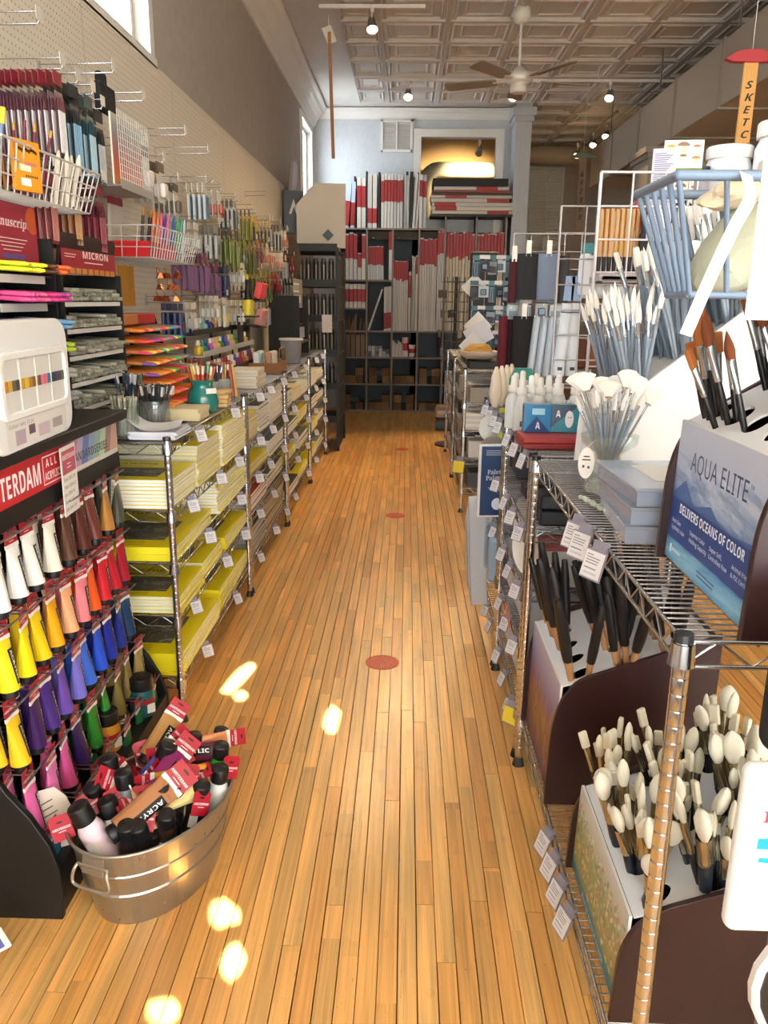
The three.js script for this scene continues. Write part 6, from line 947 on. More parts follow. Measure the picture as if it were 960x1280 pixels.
// clear flat boxes stacked on the top shelf
for (let i = 0; i < 3; i++) {
  const o = thing('clear_box', ORD[i] + ' frosted flat plastic box from the bottom on the wire shelf', 'plastic box', [0.54, 1.042 + i * 0.0385, -1.66], -0.06 + i * 0.05, 'frosted boxes'), pm = mat('#dfe6f2', 0.22, 0, { transmission: 0.72, thickness: 0 });
  mesh('tub', [bx(0.19, 0.003, 0.28, 0, 0.002, 0), bx(0.003, 0.03, 0.28, 0.094, 0.018, 0), bx(0.003, 0.03, 0.28, -0.094, 0.018, 0), bx(0.19, 0.03, 0.003, 0, 0.018, 0.139), bx(0.19, 0.03, 0.003, 0, 0.018, -0.139)], pm, o); mesh('lid', [rb(0.2, 0.008, 0.29, 0, 0.034, 0, 0.003)], pm, o); mesh('contents', bx(0.17, 0.016, 0.26, 0, 0.012, 0), mat('#93a3c0', 0.6), o);
  if (i === 2) mesh('paper_label', bx(0.12, 0.001, 0.16, 0.02, 0.0388, 0), paper, o);
}
// glass jar of fan brushes with oval tag
{
  const o = thing('glass_jar', 'flared glass jar of long silver fan brushes', 'jar', [0.5, 1.046, -1.95]);
  mesh('glass', la([[0, 0.004], [0.05, 0.004], [0.056, 0.012], [0.05, 0.04], [0.03, 0.08], [0.034, 0.1], [0.066, 0.125], [0.07, 0.145], [0.067, 0.145], [0.062, 0.127], [0.03, 0.1], [0.027, 0.08], [0.047, 0.04], [0.05, 0.014], [0, 0.01]], 24), glassM, o);
  for (let i = 0; i < 22; i++) { const a = i * 2.4, q = Math.sqrt((i + 0.5) / 22), f = [0.5 - Math.cos(a) * q * 0.015, 1.06, -1.95 - Math.sin(a) * q * 0.015]; brush(i % 3 ? 'long plain silver brush in the flared glass jar' : 'long silver fan brush in the flared glass jar', i % 3 ? 'plain brushes in the jar' : 'fan brushes in the jar', i % 3 ? 'silver' : 'fan', f, [f[0] + Math.cos(a) * q * 0.1 - 0.005, f[1] + 0.2, f[2] + Math.sin(a) * q * 0.07], rr(0.92, 1.02), rr(-0.4, 0.4)); }
  const t = thing('oval_tag', 'white oval price tag hanging from the glass jar', 'tag', [0.435, 1.13, -1.9], -0.1); mesh('disc', ex(new THREE.Shape().absellipse(0, 0, 0.019, 0.038, 0, 6.28), 0.002), paper, t); mesh('print', [bx(0.014, 0.003, 0.0006, 0, 0.016, 0.0022), bx(0.02, 0.003, 0.0006, 0, 0.008, 0.0022), bx(0.005, 0.006, 0.0006, -0.006, -0.008, 0.0022), bx(0.005, 0.006, 0.0006, 0.006, -0.01, 0.0022)], mat('#333', 0.6), t); mesh('cord', rod([0, 0.038, 0], [0.02, 0.055, -0.01], 0.0008), paper, t);
  const b = solo('bead_string', 'string of small clear beads lying by the jar', 'beads', Array.from({ length: 16 }, (_, i) => sp(0.006, 0.004 * Math.sin(i * 2), 0.006, -i * 0.011, 7)), mat('#b8c4b4', 0.2), [0.46, 1.044, -1.72], 0.2);
}
// tags along the top edge
[[-1.5, 1], [-1.63, 0], [-1.7, 0]].forEach(([z]) => priceTag(RX0 - 0.006, 1.04, z, -Math.PI / 2 + 0.5, -0.3, 'white barcode tag on the top edge below the frosted boxes', 'tags below the frosted boxes', tagM, 1.15));
for (let i = 0; i < 4; i++) priceTag(RX0 - 0.004, 0.185, -1.52 - i * 0.09, -Math.PI / 2 + 0.3, -0.35, 'white barcode tag on the bottom edge before the flower display', 'tags before the flower display', tagM, 1.1);
[0.18, 0.4, 0.6, 0.8, 1.04].forEach((y, l) => { for (let i = 0; i < 3; i++) priceTag(RX0 - 0.006, y, -2.52 - i * 0.2, -Math.PI / 2 + rr(0.2, 0.6), -0.35, 'grey price tag on the ' + lvName[l] + ' edge of the clear-box unit', 'tags on the clear-box unit level ' + l, tagM, 0.95); for (let i = 0; i < 4; i++) priceTag(RX0 - 0.006, y, -3.22 - i * 0.18, -Math.PI / 2 + rr(0.2, 0.6), -0.35, 'grey price tag on the ' + lvName[l] + ' edge behind the blue pad', 'tags behind the blue pad level ' + l, tagM, 0.95); });
priceTag(RX0 - 0.008, 0.18, -2.47, -Math.PI / 2 + 0.8, -0.2, 'yellow price tag low on the clear-box unit', undefined, yellowTag, 1.2); priceTag(RX0 + 0.01, 0.4, -5.71, -0.5, -0.2, 'yellow price tag low on the far unit', undefined, yellowTag, 1.8);
solo('orange_tag', 'orange strip standing at the clear-box shelf edge', 'tag', bx(0.004, 0.09, 0.02, 0, 0.045, 0), mat('#d8592a', 0.5), [RX0 - 0.008, 0.4, -2.62]).rotation.z = 0.2;
// clear-box unit contents
const frost = mat('#d6d8de', 0.35, 0, { transmission: 0.35, thickness: 0 });
[[0.18, 0.14, 3], [0.4, 0.17, 3]].forEach(([y, h, n], l) => { for (let i = 0; i < n; i++) { const o = thing('storage_box', ORD[i] + ' frosted storage box from the door, ' + lvName[l] + ' shelf', 'plastic box', [0.6, y + 0.005, -2.57 - i * 0.21], 0, 'frosted storage boxes'); mesh('tub', rb(0.36, h, 0.19, 0, h / 2, 0, 0.015), frost, o); mesh('lid', rb(0.38, 0.02, 0.2, 0, h + 0.008, 0, 0.006), frost, o); } });
for (let i = 0; i < 4; i++) solo('palette_plate', ORD[i] + ' white round palette in the clear-box unit', 'palette', la([[0, 0], [0.07, 0], [0.085, 0.008], [0.083, 0.01], [0.069, 0.003], [0, 0.003]], 22).rotateZ(Math.PI / 2), whitePlastic, [0.42 + i * 0.02, 0.69, -2.6 - i * 0.14], 0.4, 'round palettes');
for (let i = 0; i < 5; i++) solo('dark_case', ORD[i] + ' dark folded case on the upper clear-box shelf', 'case', rb(0.36, 0.05, 0.12, 0, 0.025, 0, 0.01), mat(['#1c1c20', '#22242c', '#2c1f22', '#1a1a1c', '#26262a'][i], 0.6), [0.62, 0.805 + (i > 2 ? 0.052 : 0), -2.54 - (i % 3) * 0.18], rr(-0.08, 0.08), 'dark cases');
for (let i = 0; i < 3; i++) solo('white_box', ORD[i] + ' pale boxed set on the middle clear-box shelf', 'box', rb(0.3, 0.07, 0.17, 0, 0.035, 0, 0.004), mat(['#c9c6c0', '#a85a58', '#b9bcc0'][i], 0.6), [0.63, 0.605, -2.56 - i * 0.2], 0, 'pale boxed sets');
// blue paper pad and white boards on the next unit
{
  const t = canvasTex(128, 288, (c) => { c.fillStyle = '#e4e6ea'; c.fillRect(0, 0, 128, 288); c.fillStyle = '#26406c'; c.fillRect(8, 6, 112, 276); c.fillStyle = '#cfd6e2'; c.font = '9px sans-serif'; for (let i = 0; i < 3; i++) c.fillRect(28, 22 + i * 8, 76, 2.5); c.font = 'bold 25px serif'; c.fillText('Palette', 36, 116, 84); c.fillText('Paletas', 30, 140, 88); c.fillRect(40, 170, 40, 2); c.beginPath(); c.arc(84, 236, 24, 0, 7); c.fill(); });
  const o = thing('palette_pad', 'dark blue palette paper pad standing at the shelf front', 'pad', [0.372, 0.62, -3.3], 0.1); mesh('pages', bx(0.125, 0.31, 0.02, 0, 0.155, 0), paper, o); mesh('cover_print', pl(0.123, 0.308, 0, 0.155, 0.0105), new THREE.MeshStandardMaterial({ map: t, roughness: 0.4 }), o);
  for (let i = 0; i < 5; i++) { const b = solo('white_board', ORD[i] + ' white foam board edge standing past the blue pad', 'board', bx(0.07, 0.5 - i * 0.04, 0.012, 0, 0.25 - i * 0.02, 0), mat(['#c9ccd2', '#b9bec8', '#d6d8dc', '#aab4c4', '#cfd2d4'][i], 0.6), [0.345, 0.19, -3.38 - i * 0.07], 0.1, 'foam boards past the pad'); b.rotation.z = 0.06; }
  for (let i = 0; i < 4; i++) { const b = solo('blue_bag', ORD[i] + ' crinkled blue-grey bag hanging below the blue pad', 'bag', rb(0.06, 0.2, 0.05, 0, 0.1, 0, 0.02), mat(['#8fa6bc', '#7088a4', '#a3b4c2', '#8aa0b0'][i], 0.35), [0.385, 0.36 + (i % 2) * 0.04, -3.2 - i * 0.09], rr(-0.3, 0.3), 'blue-grey bags'); }
  for (let i = 0; i < 2; i++) solo('round_plate', (i ? 'lower taupe' : 'upper white') + ' round plate leaning above the blue pad', 'plate', la([[0, 0], [0.055, 0], [0.062, 0.008], [0, 0.008]], 24).rotateX(Math.PI / 2), mat(i ? '#8f867c' : '#d6d6d2', 0.5), [0.38, i ? 0.88 : 0.97, -3.5 + i * 0.05], 0.2);
  solo('yellow_card', 'yellow-green card behind the white round plate', 'card', bx(0.05, 0.16, 0.004, 0, 0.08, 0), mat('#bcc83a', 0.5), [0.43, 0.9, -3.46]);
  for (let l = 0; l < 4; l++) for (let i = 0; i < 3; i++) solo('boxed_paints', 'grey boxed set on the ' + lvName[l] + ' shelf behind the blue pad', 'box', rb(0.34, 0.11, 0.2, 0, 0.055, 0, 0.004), mat(pick(['#6d7078', '#8b8f98', '#3c3e46', '#b0b4ba']), 0.6), [0.63, [0.185, 0.405, 0.605, 0.805][l], -3.3 - i * 0.24], rr(-0.04, 0.04), 'grey boxes behind pad ' + l);
}
// far units filled with dark boxed goods and white pads
for (let u = 0; u < 2; u++) for (let l = 0; l < 5; l++) for (let i = 0; i < 5; i++) { if (u === 1 && l === 4) continue; const h = l === 4 ? 0.05 : rr(0.06, 0.14); solo('boxed_goods', (u ? 'boxed goods on the farthest unit, ' : 'boxed goods on the far unit, ') + lvName[l] + ' shelf', 'box', rb(0.36, h, 0.2, 0, h / 2, 0, 0.004), mat(pick(['#3b3d40', '#b8b6b0', '#77797c', '#d2d0ca', '#26282b', '#8a8376']), 0.6), [0.64 + rr(-0.02, 0.02), [0.185, 0.405, 0.605, 0.805, 1.045][l], -5.85 - u * 1.25 - i * 0.24], rr(-0.05, 0.05), 'boxed goods ' + u + l); }
for (let i = 0; i < 6; i++) solo('white_pad', ORD[i] + ' white pad from the bottom at the far unit end', 'pad', bx(0.4, 0.018, 0.16, 0, 0.009, 0), mat(i % 2 ? '#d0cec8' : '#bdbbb6', 0.7), [0.63, 0.62 + i * 0.019, -5.79], 0, 'white pads far unit');
// ---------- things on top of the clear-box and blue-pad units ----------
const sprayG = { body: la([[0, 0], [0.027, 0], [0.029, 0.004], [0.029, 0.1], [0.02, 0.125], [0.012, 0.135]], 16), cap: la([[0.013, 0.132], [0.02, 0.134], [0.02, 0.158], [0.012, 0.16], [0.011, 0.19], [0.007, 0.195], [0, 0.196]], 14) };
[[0.42, -2.92], [0.485, -2.92], [0.55, -2.93], [0.4, -3.0], [0.465, -3.0], [0.53, -3.01], [0.42, -3.1], [0.5, -3.1], [0.58, -3.08], [0.62, -2.95], [0.46, -3.2]].forEach(([x, z], i) => { const o = thing('spray_bottle', 'clear spray bottle with white top on the shelf beside brushes', 'bottle', [x, 1.046, z], rr(0, 3), 'spray bottles'); mesh('body', sprayG.body, mat('#eceff0', 0.3, 0, { transmission: 0.3, thickness: 0 }), o); mesh('cap', sprayG.cap, whitePlastic, o); mesh('barcode', bx(0.015, 0.02, 0.001, 0, 0.03, 0.0292), mat('#5a5a60', 0.6), o); });
{
  const bt = (s) => canvasTex(128, 96, (c) => { c.fillStyle = s ? '#1f8aa0' : '#2a7fb8'; c.fillRect(0, 0, 128, 96); c.fillStyle = s ? '#123a5c' : '#16427c'; c.beginPath(); s ? (c.moveTo(0, 0), c.lineTo(128, 0), c.lineTo(0, 80)) : (c.moveTo(0, 96), c.lineTo(60, 40), c.lineTo(128, 96)); c.fill(); c.fillStyle = '#e8eef2'; c.font = 'bold 34px sans-serif'; c.fillText('A', s ? 20 : 56, s ? 44 : 84); if (s) { c.beginPath(); c.ellipse(84, 50, 20, 30, 0, 0, 7); c.fill(); c.fillStyle = '#3a4a58'; c.fillRect(76, 42, 6, 3); c.fillRect(88, 42, 6, 3); } else { c.fillStyle = '#9fd4ec'; c.fillRect(38, 12, 60, 22); } });
  [0, 1].forEach((s) => { const o = thing('paint_set_box', s ? 'teal boxed set with white face drawing beside the blue box' : 'glossy blue boxed set with white letter on the red box', 'box', [0.435 + s * 0.095, 1.086, -2.66 - s * 0.01], -0.05 - s * 0.1); mesh('box', rb(0.09, 0.092, 0.05, 0, 0.046, 0, 0.002), mat(s ? '#1b7c90' : '#2a78ac', 0.25), o); mesh('print', pl(0.088, 0.09, 0, 0.046, 0.0255), new THREE.MeshStandardMaterial({ map: bt(s), roughness: 0.25 }), o); });
  for (let i = 0; i < 2; i++) solo('red_case', (i ? 'upper' : 'lower') + ' flat red case under the blue boxed sets', 'case', rb(0.19, 0.019, 0.16, 0, 0.0095, 0, 0.004), mat(i ? '#a83a3a' : '#8f2c2c', 0.5), [0.47, 1.046 + i * 0.0195, -2.62], 0.03);
  solo('black_case', 'small black case beside the red cases', 'case', rb(0.09, 0.03, 0.14, 0, 0.015, 0, 0.004), mat('#1c1a1c', 0.5), [0.6, 1.046, -2.6]);
  const g = thing('green_pack', 'green and yellow rounded pack behind the spray bottles', 'pack', [0.475, 1.12, -3.32], 0); mesh('pack', ex(shp([[-0.05, 0], [0.05, 0], [0.05, 0.08], [0.03, 0.12], [-0.03, 0.12], [-0.05, 0.08]]), 0.02, 0.003), mat('#2f8a78', 0.35), g); mesh('panel', bx(0.06, 0.05, 0.002, -0.01, 0.035, 0.024), mat('#d6d23a', 0.5), g); solo('pack_stand', 'small white box under the green and yellow pack', 'box', rb(0.1, 0.072, 0.06, 0, 0.036, 0), paper, [0.475, 1.046, -3.31]);
  for (let i = 0; i < 4; i++) { const c = solo('fabric_strip', ORD[i] + ' cream cloth tail drooping beside the far unit', 'cloth', la([[0.012, 0], [0.03, 0.06], [0.02, 0.14], [0.006, 0.18]], 8), mat('#d8c8b4', 0.8), [0.4 + i * 0.03, 1.045, -3.6 - i * 0.06], 0, 'cream cloth tails'); }
  solo('plastic_cup', 'pale blue plastic tub at the shelf end', 'tub', la([[0, 0], [0.045, 0], [0.055, 0.07], [0.052, 0.07], [0.042, 0.004], [0, 0.004]], 18), mat('#b8c8dc', 0.3, 0, { transmission: 0.4, thickness: 0 }), [0.43, 1.046, -3.75]);
  const sp2 = thing('sponge_wrap', 'golden natural sponge on white crumpled paper on the far unit', 'sponge', [0.52, 1.1, -5.9]);
  const sg = new THREE.IcosahedronGeometry(0.09, 3), pp = sg.attributes.position; for (let i = 0; i < pp.count; i++) { const v = new THREE.Vector3().fromBufferAttribute(pp, i), n = 1 + (vnoise(v.x * 60 + 5, v.y * 60 + v.z * 40, 3) - 0.5) * 0.3; pp.setXYZ(i, v.x * n * 1.1, v.y * n * 0.6 + 0.06, v.z * n); } sg.computeVertexNormals();
  mesh('sponge', plainG(sg), mat('#c99a50', 0.9), sp2); mesh('paper', la([[0, 0.0], [0.09, 0.005], [0.13, 0.03], [0.15, 0.06], [0.145, 0.062], [0.12, 0.034], [0, 0.004]], 9), mat('#e2d8cc', 0.8), sp2);
  for (let i = 0; i < 4; i++) solo('green_sheet', ORD[i] + ' green sheet from the bottom past the sponge', 'paper', bx(0.2, 0.008, 0.2, 0, 0.004, 0), mat('#8aa03a', 0.6), [0.52, 1.1 + i * 0.009, -6.5], 0, 'green sheets');
}
// ---------- gridwall panels above the shelves ----------
const gridM = mat('#b9b5b6', 0.4, 0.5), gridWhite = mat('#d4d2da', 0.4, 0.2);
function gridPanel(label, x0, x1, y0, y1, z, m, s = 0.1016, r = 0.0032, ry = 0) {
  const o = thing('grid_panel', label, 'grid panel', [x0, y0, z], ry), W = x1 - x0, H = y1 - y0, f = [], g = [];
  f.push(rod([0, 0, 0], [0, H, 0], r * 1.7, 7), rod([W, 0, 0], [W, H, 0], r * 1.7, 7), rod([0, H, 0], [W, H, 0], r * 1.3, 6), rod([0, 0, 0], [W, 0, 0], r * 1.3, 6));
  for (let x = s; x < W - 0.02; x += s) g.push(rod([x, 0, r], [x, H, r], r, 5)); for (let y = H - s; y > 0.02; y -= s) g.push(rod([0, y, -r], [W, y, -r], r, 5));
  mesh('frame', f, m, o); mesh('wires', g, m, o); return o;
}
gridPanel('white wire grid panel behind the silver brushes', 0.609, 1.32, 1.0, 1.904, -2.75, gridWhite);
gridPanel('wire grid panel behind the paper tubes', 0.615, 1.0, 1.046, 1.878, -3.45, gridM);
gridPanel('wire grid panel behind the felt rolls', 0.636, 1.15, 0.0, 1.902, -5.1, gridM);
gridPanel('far wire grid panel hung with small packs', 0.545, 0.95, 1.046, 1.873, -7.0, gridM);
gridPanel('wire grid panel along the shelf back carrying jars', 0.9, 2.0, 0.9, 1.9, -2.78, gridM, 0.1016, 0.003, Math.PI / 2 * 0.98);
// felt rolls
const roll = (label, c, x, y, z, w, h, d = 0.06) => { const o = thing('felt_roll', label, 'felt roll', [x, y, z]); const s = new THREE.Shape().absellipse(0, 0, w / 2, d / 2, 0, 6.28); mesh('felt', ex(s, h, 0.002).rotateX(-Math.PI / 2), mat(c, 0.95), o); if (/charcoal|black/.test(label)) mesh('tag', bx(0.03, 0.09, 0.002, 0, h + 0.03, 0.03), paper, o); mesh('hook', [rod([0, h + 0.07, 0], [0, h + 0.07, -0.1], 0.003)], wireM, o); return o; };
roll('charcoal felt roll on the upper grid row', '#26282b', 0.71, 1.52, -5.0, 0.12, 0.26); roll('grey-blue felt roll beside the charcoal roll', '#6f7c92', 0.83, 1.52, -5.0, 0.12, 0.26); roll('dark maroon felt roll behind the charcoal roll', '#4a1a22', 0.63, 1.5, -5.02, 0.05, 0.25); roll('dark grey felt roll beside the grey-blue roll', '#3a3c40', 0.93, 1.5, -5.04, 0.07, 0.27);
roll('black felt roll on the lower grid row', '#1d1d20', 0.7, 1.12, -4.98, 0.12, 0.3); roll('wine-red felt roll on the lower grid row', '#5f1826', 0.58, 1.1, -4.98, 0.05, 0.32); roll('dark plum felt roll on the lower grid row', '#2c1a24', 0.63, 1.08, -5.02, 0.05, 0.32); roll('navy felt roll on the lower grid row', '#20242e', 0.82, 1.12, -5.0, 0.1, 0.3);
// clear-bagged goods and paper tubes
for (let i = 0; i < 4; i++) { const o = thing('bagged_roll', ORD[i] + ' clear-bagged white roll beside the paper tubes', 'bag', [0.64 + i * 0.035, 1.13, -4.2 + i * 0.03], 0.2, 'clear-bagged rolls'); mesh('roll', cy(0.016, 0.016, 0.26, 0, 0.14, 0, 10), mat('#cdd2da', 0.4), o); mesh('bag', rb(0.04, 0.31, 0.04, 0, 0.155, 0, 0.015), mat('#e6ecf2', 0.15, 0, { transmission: 0.7, thickness: 0 }), o); o.rotation.z = -0.08; }
for (let i = 0; i < 2; i++) { const o = thing('paper_tube', (i ? 'straight' : 'tilted') + ' white paper tube with blue band on the grid', 'paper tube', [0.65 + i * 0.055, 1.2, -3.49], 0); o.rotation.z = i ? 0 : -0.07; mesh('hook', rod([0, 0.38, 0], [0, 0.38, 0.04], 0.003), wireM, o); mesh('tube', cy(0.022, 0.026, 0.3, 0, 0.15, 0, 14), mat('#d6dbe2', 0.5), o); mesh('blue_band', cy(0.0225, 0.0228, 0.05, 0, 0.24, 0, 14), mat('#2c4468', 0.5), o); mesh('card', bx(0.04, 0.1, 0.002, 0, 0.36, 0), mat('#8fa8cc', 0.5), o); mesh('barcode', bx(0.02, 0.014, 0.001, 0, 0.03, 0.0252), mat('#3a3a40', 0.5), o); }
for (let i = 0; i < 3; i++) { const o = thing('fibre_bag', ['white fibre stuffing bag on the upper grid', 'pale wool bag on the upper grid', 'yellow-topped clear bag on the upper grid'][i], 'bag', [0.74 + i * 0.07, 1.52, -3.49]); mesh('bag', rb(0.065, 0.18, 0.06, 0, 0.09, 0, 0.028, 0, 0, 0, 3), mat(['#dfe2e8', '#c9ccd0', '#d2d6da'][i], 0.5), o); mesh('header', bx(0.05, 0.04, 0.003, 0, 0.2, 0), mat(['#3f8a90', '#7fa0a8', '#d8c42a'][i], 0.5), o); }
for (let i = 0; i < 3; i++) solo('brown_pouch', ORD[i] + ' rust-brown pouch low on the grid behind the tubes', 'pouch', rb(0.05, 0.13, 0.04, 0, 0.065, 0, 0.015), mat(['#6a3a22', '#5a3020', '#7a4a2c'][i], 0.8), [0.72 + i * 0.05, 1.22, -3.62], rr(-0.3, 0.3), 'brown pouches');
// small packs on the far grid
for (let i = 0; i < 24; i++) { const [kind, c, nm] = [['pens', ['#4a7a86', '#5c7c88', '#24465c'], 'teal and blue'], ['card', ['#d8d8da', '#2a3a4a', '#3a4a66'], 'navy'], ['bag', ['#3a6a74', '#2a3440', '#1c2430'], 'dark teal-topped'], ['card', ['#c9ccd0', '#b9c4cc', '#58707e'], 'pale grey']][i % 4]; pack(kind, c, [0.56 + (i % 6) * 0.065, 1.86 - Math.floor(i / 6) * 0.2, -6.9 + rr(0, 0.06)], nm + ' small pack hanging on the far grid panel', nm + ' packs on the far grid', -Math.PI / 2 + rr(-0.3, 0.3), 1); }
for (let i = 4; i < 12; i++) { const [kind, c, nm] = [['card', ['#56707a', '#a9adb2', '#3a5a70'], 'teal-headed'], ['bag', ['#45626c', '#9aa2a6', '#6a7c84'], 'turquoise-topped'], ['pens', ['#b0b2b6', '#8a949e', '#4a6278'], 'white-headed']][i % 3]; pack(kind, c, [0.64 + (i % 4) * 0.085, 1.86 - Math.floor(i / 4) * 0.34, -5.05 + rr(0, 0.04)], nm + ' pack tucked between the felt rolls', nm + ' packs by the felt', -Math.PI / 2 + rr(-0.2, 0.2), 0.9); }
for (const [x, y, z, r] of [[0.56, 1.62, -6.98, 0.6], [0.55, 1.32, -6.4, 0.3], [0.5, 1.18, -6.2, 0.9]]) { const o = solo('paper_corner', 'white paper square hanging by its corner beside the far grid', 'paper', bx(0.16, 0.16, 0.002, 0, 0, 0, 0, 0, 0.785), paper, [x, y, z], r - 0.6, 'white paper squares'); }
solo('photo_card', 'white framed photo card leaning near the sponge', 'card', [bx(0.2, 0.16, 0.004, 0, 0.08, 0, 0, 0, 0.5)], mat('#d6d4da', 0.6), [0.55, 1.18, -6.3], 0.2); solo('grey_portfolio', 'dark charcoal portfolio case standing by the canvases', 'case', rb(0.3, 1.5, 0.05, 0, 0.75, 0, 0.03), mat('#2e3237', 0.6), [0.78, 0.5, -8.6], 0.2);
{ // black wire spinner
  const o = thing('wire_spinner', 'dark wire spinner rack in front of the canvases', 'rack', [0.5, 0, -8.6]); const g = []; for (let j = 0; j < 9; j++) for (let i = 0; i < 4; i++) { const a = i * 1.57 + 0.3, b = a + 1.57; g.push(rod([Math.cos(a) * 0.15, 0.9 + j * 0.1, Math.sin(a) * 0.15], [Math.cos(b) * 0.15, 0.9 + j * 0.1, Math.sin(b) * 0.15], 0.004, 4)); } for (let i = 0; i < 12; i++) { const a = i / 12 * 6.28 + 0.3; g.push(rod([Math.cos(a) * 0.13, 0.88, Math.sin(a) * 0.13], [Math.cos(a) * 0.13, 1.75, Math.sin(a) * 0.13], 0.003, 4)); }
  mesh('cage', g, mat('#6b675f', 0.4, 0.7), o); mesh('pole', cy(0.016, 0.016, 1.75, 0, 0.875, 0, 10), mat('#3a3a3a', 0.4, 0.6), o); mesh('base', la([[0, 0], [0.18, 0], [0.18, 0.02], [0.03, 0.04], [0, 0.04]], 18), black, o);
  for (let i = 0; i < 16; i++) solo('keychain_pack', 'small olive-grey pack hanging in the wire spinner', 'pack', rb(0.05, 0.08, 0.02, 0, 0, 0, 0.006), mat(pick(['#6a655a', '#8a857a', '#4a463e', '#a39c8e']), 0.5), [0.5 + Math.cos(i * 1.9) * 0.16, 0.98 + Math.floor(i / 4) * 0.2, -8.6 + Math.sin(i * 1.9) * 0.16], i, 'packs in the spinner');
  const st = solo('paper_roll', 'tall white paper roll standing beside the cubby shelving', 'paper roll', cy(0.05, 0.05, 0.62, 0, 0.31, 0, 16), mat('#d4cfc6', 0.7), [0.56, 0.0, -10.7]);
  for (let i = 0; i < 7; i++) solo('box_stack', ORD[i] + ' flat box from the bottom of the pile by the far unit', 'box', rb(0.3, 0.04, 0.3, 0, 0.02, 0, 0.003), mat(['#4a3f36', '#2f6a7a', '#6a6258', '#3c3c40', '#b8a890', '#c9c4ba', '#a0886a'][i], 0.6), [0.52, i * 0.041, -9.7], rr(-0.1, 0.1), 'flat boxes by far unit');
}
// ---------- upper right: dowels, pouch, list, cards, jars ----------
for (let i = 0; i < 9; i++) { const o = thing('wooden_dowel_brush', ORD[i] + ' wooden-handled tool from the aisle hung behind the white grid', 'brush', [0.655 + i * 0.0175, 1.6, -2.9], 0, 'wooden-handled tools'); mesh('handle', cy(0.0075, 0.0075, 0.16, 0, 0.13, 0, 8), mat('#c69a66', 0.6), o); mesh('sleeve', cy(0.008, 0.006, 0.06, 0, 0.025, 0, 8), mat('#1c1a1a', 0.6), o); }
{ const p = thing('zip_pouch', 'navy and black zip pouch hanging behind the white grid', 'pouch', [0.86, 1.66, -2.88], -0.1); mesh('upper', ex(shp([[-0.07, 0.06], [0.07, 0.06], [0.08, 0.15], [0.06, 0.17], [-0.07, 0.13]]), 0.03, 0.004), mat('#1f2444', 0.7), p); mesh('lower', bx(0.155, 0.08, 0.034, 0, 0.03, 0.015), mat('#17171b', 0.7), p); mesh('lettering', [0, 1, 2, 3, 4, 5].map((i) => bx(0.006, 0.008, 0.001, -0.005 + i * 0.01, 0.035, 0.0325)), mat('#b0b0b8', 0.5), p); solo('pouch_hanger', 'white box under the navy pouch', 'box', bx(0.3, 0.03, 0.1, 0, 0, 0), mat('#a9a6ae', 0.6), [0.8, 1.59, -2.9]); }
const listT = canvasTex(64, 192, (c) => { c.fillStyle = '#c9cbe0'; c.fillRect(0, 0, 64, 192); c.fillStyle = '#6d6f92'; for (let i = 0; i < 40; i++) c.fillRect(6, 10 + i * 4.4, 30 + (i * 17) % 22, 1.6); });
solo('price_list', 'pale lilac printed price list behind the white grid', 'paper list', bx(0.075, 0.28, 0.003, 0, 0.15, 0), new THREE.MeshStandardMaterial({ map: listT, roughness: 0.7 }), [0.83, 1.7, -2.84], -0.35);
const mushT = canvasTex(192, 160, (c) => { c.fillStyle = '#e9e6d8'; c.fillRect(0, 0, 192, 160); c.fillStyle = '#7a8a3a'; c.fillRect(0, 144, 192, 16); const m = (x, y, s, q) => { c.fillStyle = '#d9c9a4'; c.fillRect(x - s * 0.15, y, s * 0.3, s * 0.6); c.fillStyle = q; c.beginPath(); c.ellipse(x, y, s * 0.5, s * 0.36, 0, Math.PI, 0); c.fill(); }; m(34, 36, 40, '#b8a43a'); m(94, 30, 60, '#8a6a5a'); m(158, 36, 36, '#b8685a'); m(36, 104, 52, '#a3503c'); m(96, 84, 36, '#6a6a4a'); m(158, 96, 42, '#b8804a'); });
const mushM = new THREE.MeshStandardMaterial({ map: mushT, roughness: 0.6 });
solo('mushroom_card', 'upper card printed with mushrooms above the pouch', 'card', bx(0.125, 0.095, 0.003, 0, 0.047, 0), mushM, [0.895, 1.924, -2.86], -0.1); solo('mushroom_card', 'lower mushroom card with red top half hidden by the basket', 'card', [bx(0.12, 0.095, 0.003, 0, 0.047, 0)], mushM, [0.9, 1.8, -2.87], -0.1);
solo('red_box', 'red packet standing behind the white grid', 'packet', bx(0.025, 0.09, 0.02, 0, 0.045, 0), mat('#c02a30', 0.5), [0.78, 1.745, -2.92]);
solo('display_shelf', 'grey shelf behind the white grid carrying jars and cards', 'shelf', [bx(0.6, 0.02, 0.3, 1.1, 1.79, -3.0), bx(0.72, 0.02, 0.2, 1.02, 1.58, -2.95)], mat('#8d8a90', 0.6));
for (const [x, y, z, s] of [[1.06, 1.81, -2.9, 1], [1.2, 1.82, -2.8, 1.25]]) { const o = thing('white_tub', s > 1 ? 'larger white plastic tub with screw lid' : 'smaller white plastic tub with screw lid', 'tub', [x, y, z]); mesh('body', la([[0, 0], [0.07, 0], [0.075, 0.006], [0.075, 0.13], [0.066, 0.15], [0.066, 0.16]], 24), mat('#dfe4ec', 0.35), o); mesh('lid', la([[0.067, 0.155], [0.074, 0.157], [0.074, 0.19], [0.07, 0.195], [0, 0.195]], 24), whitePlastic, o); o.scale.setScalar(s); }
{ const o = thing('small_bottle', 'small grey bottle with black cap beside white tubs', 'bottle', [0.965, 1.81, -2.88]); mesh('body', cy(0.03, 0.03, 0.1, 0, 0.05, 0, 14), mat('#8a8892', 0.4), o); mesh('cap', cy(0.028, 0.03, 0.03, 0, 0.115, 0, 14), blackPlastic, o); }
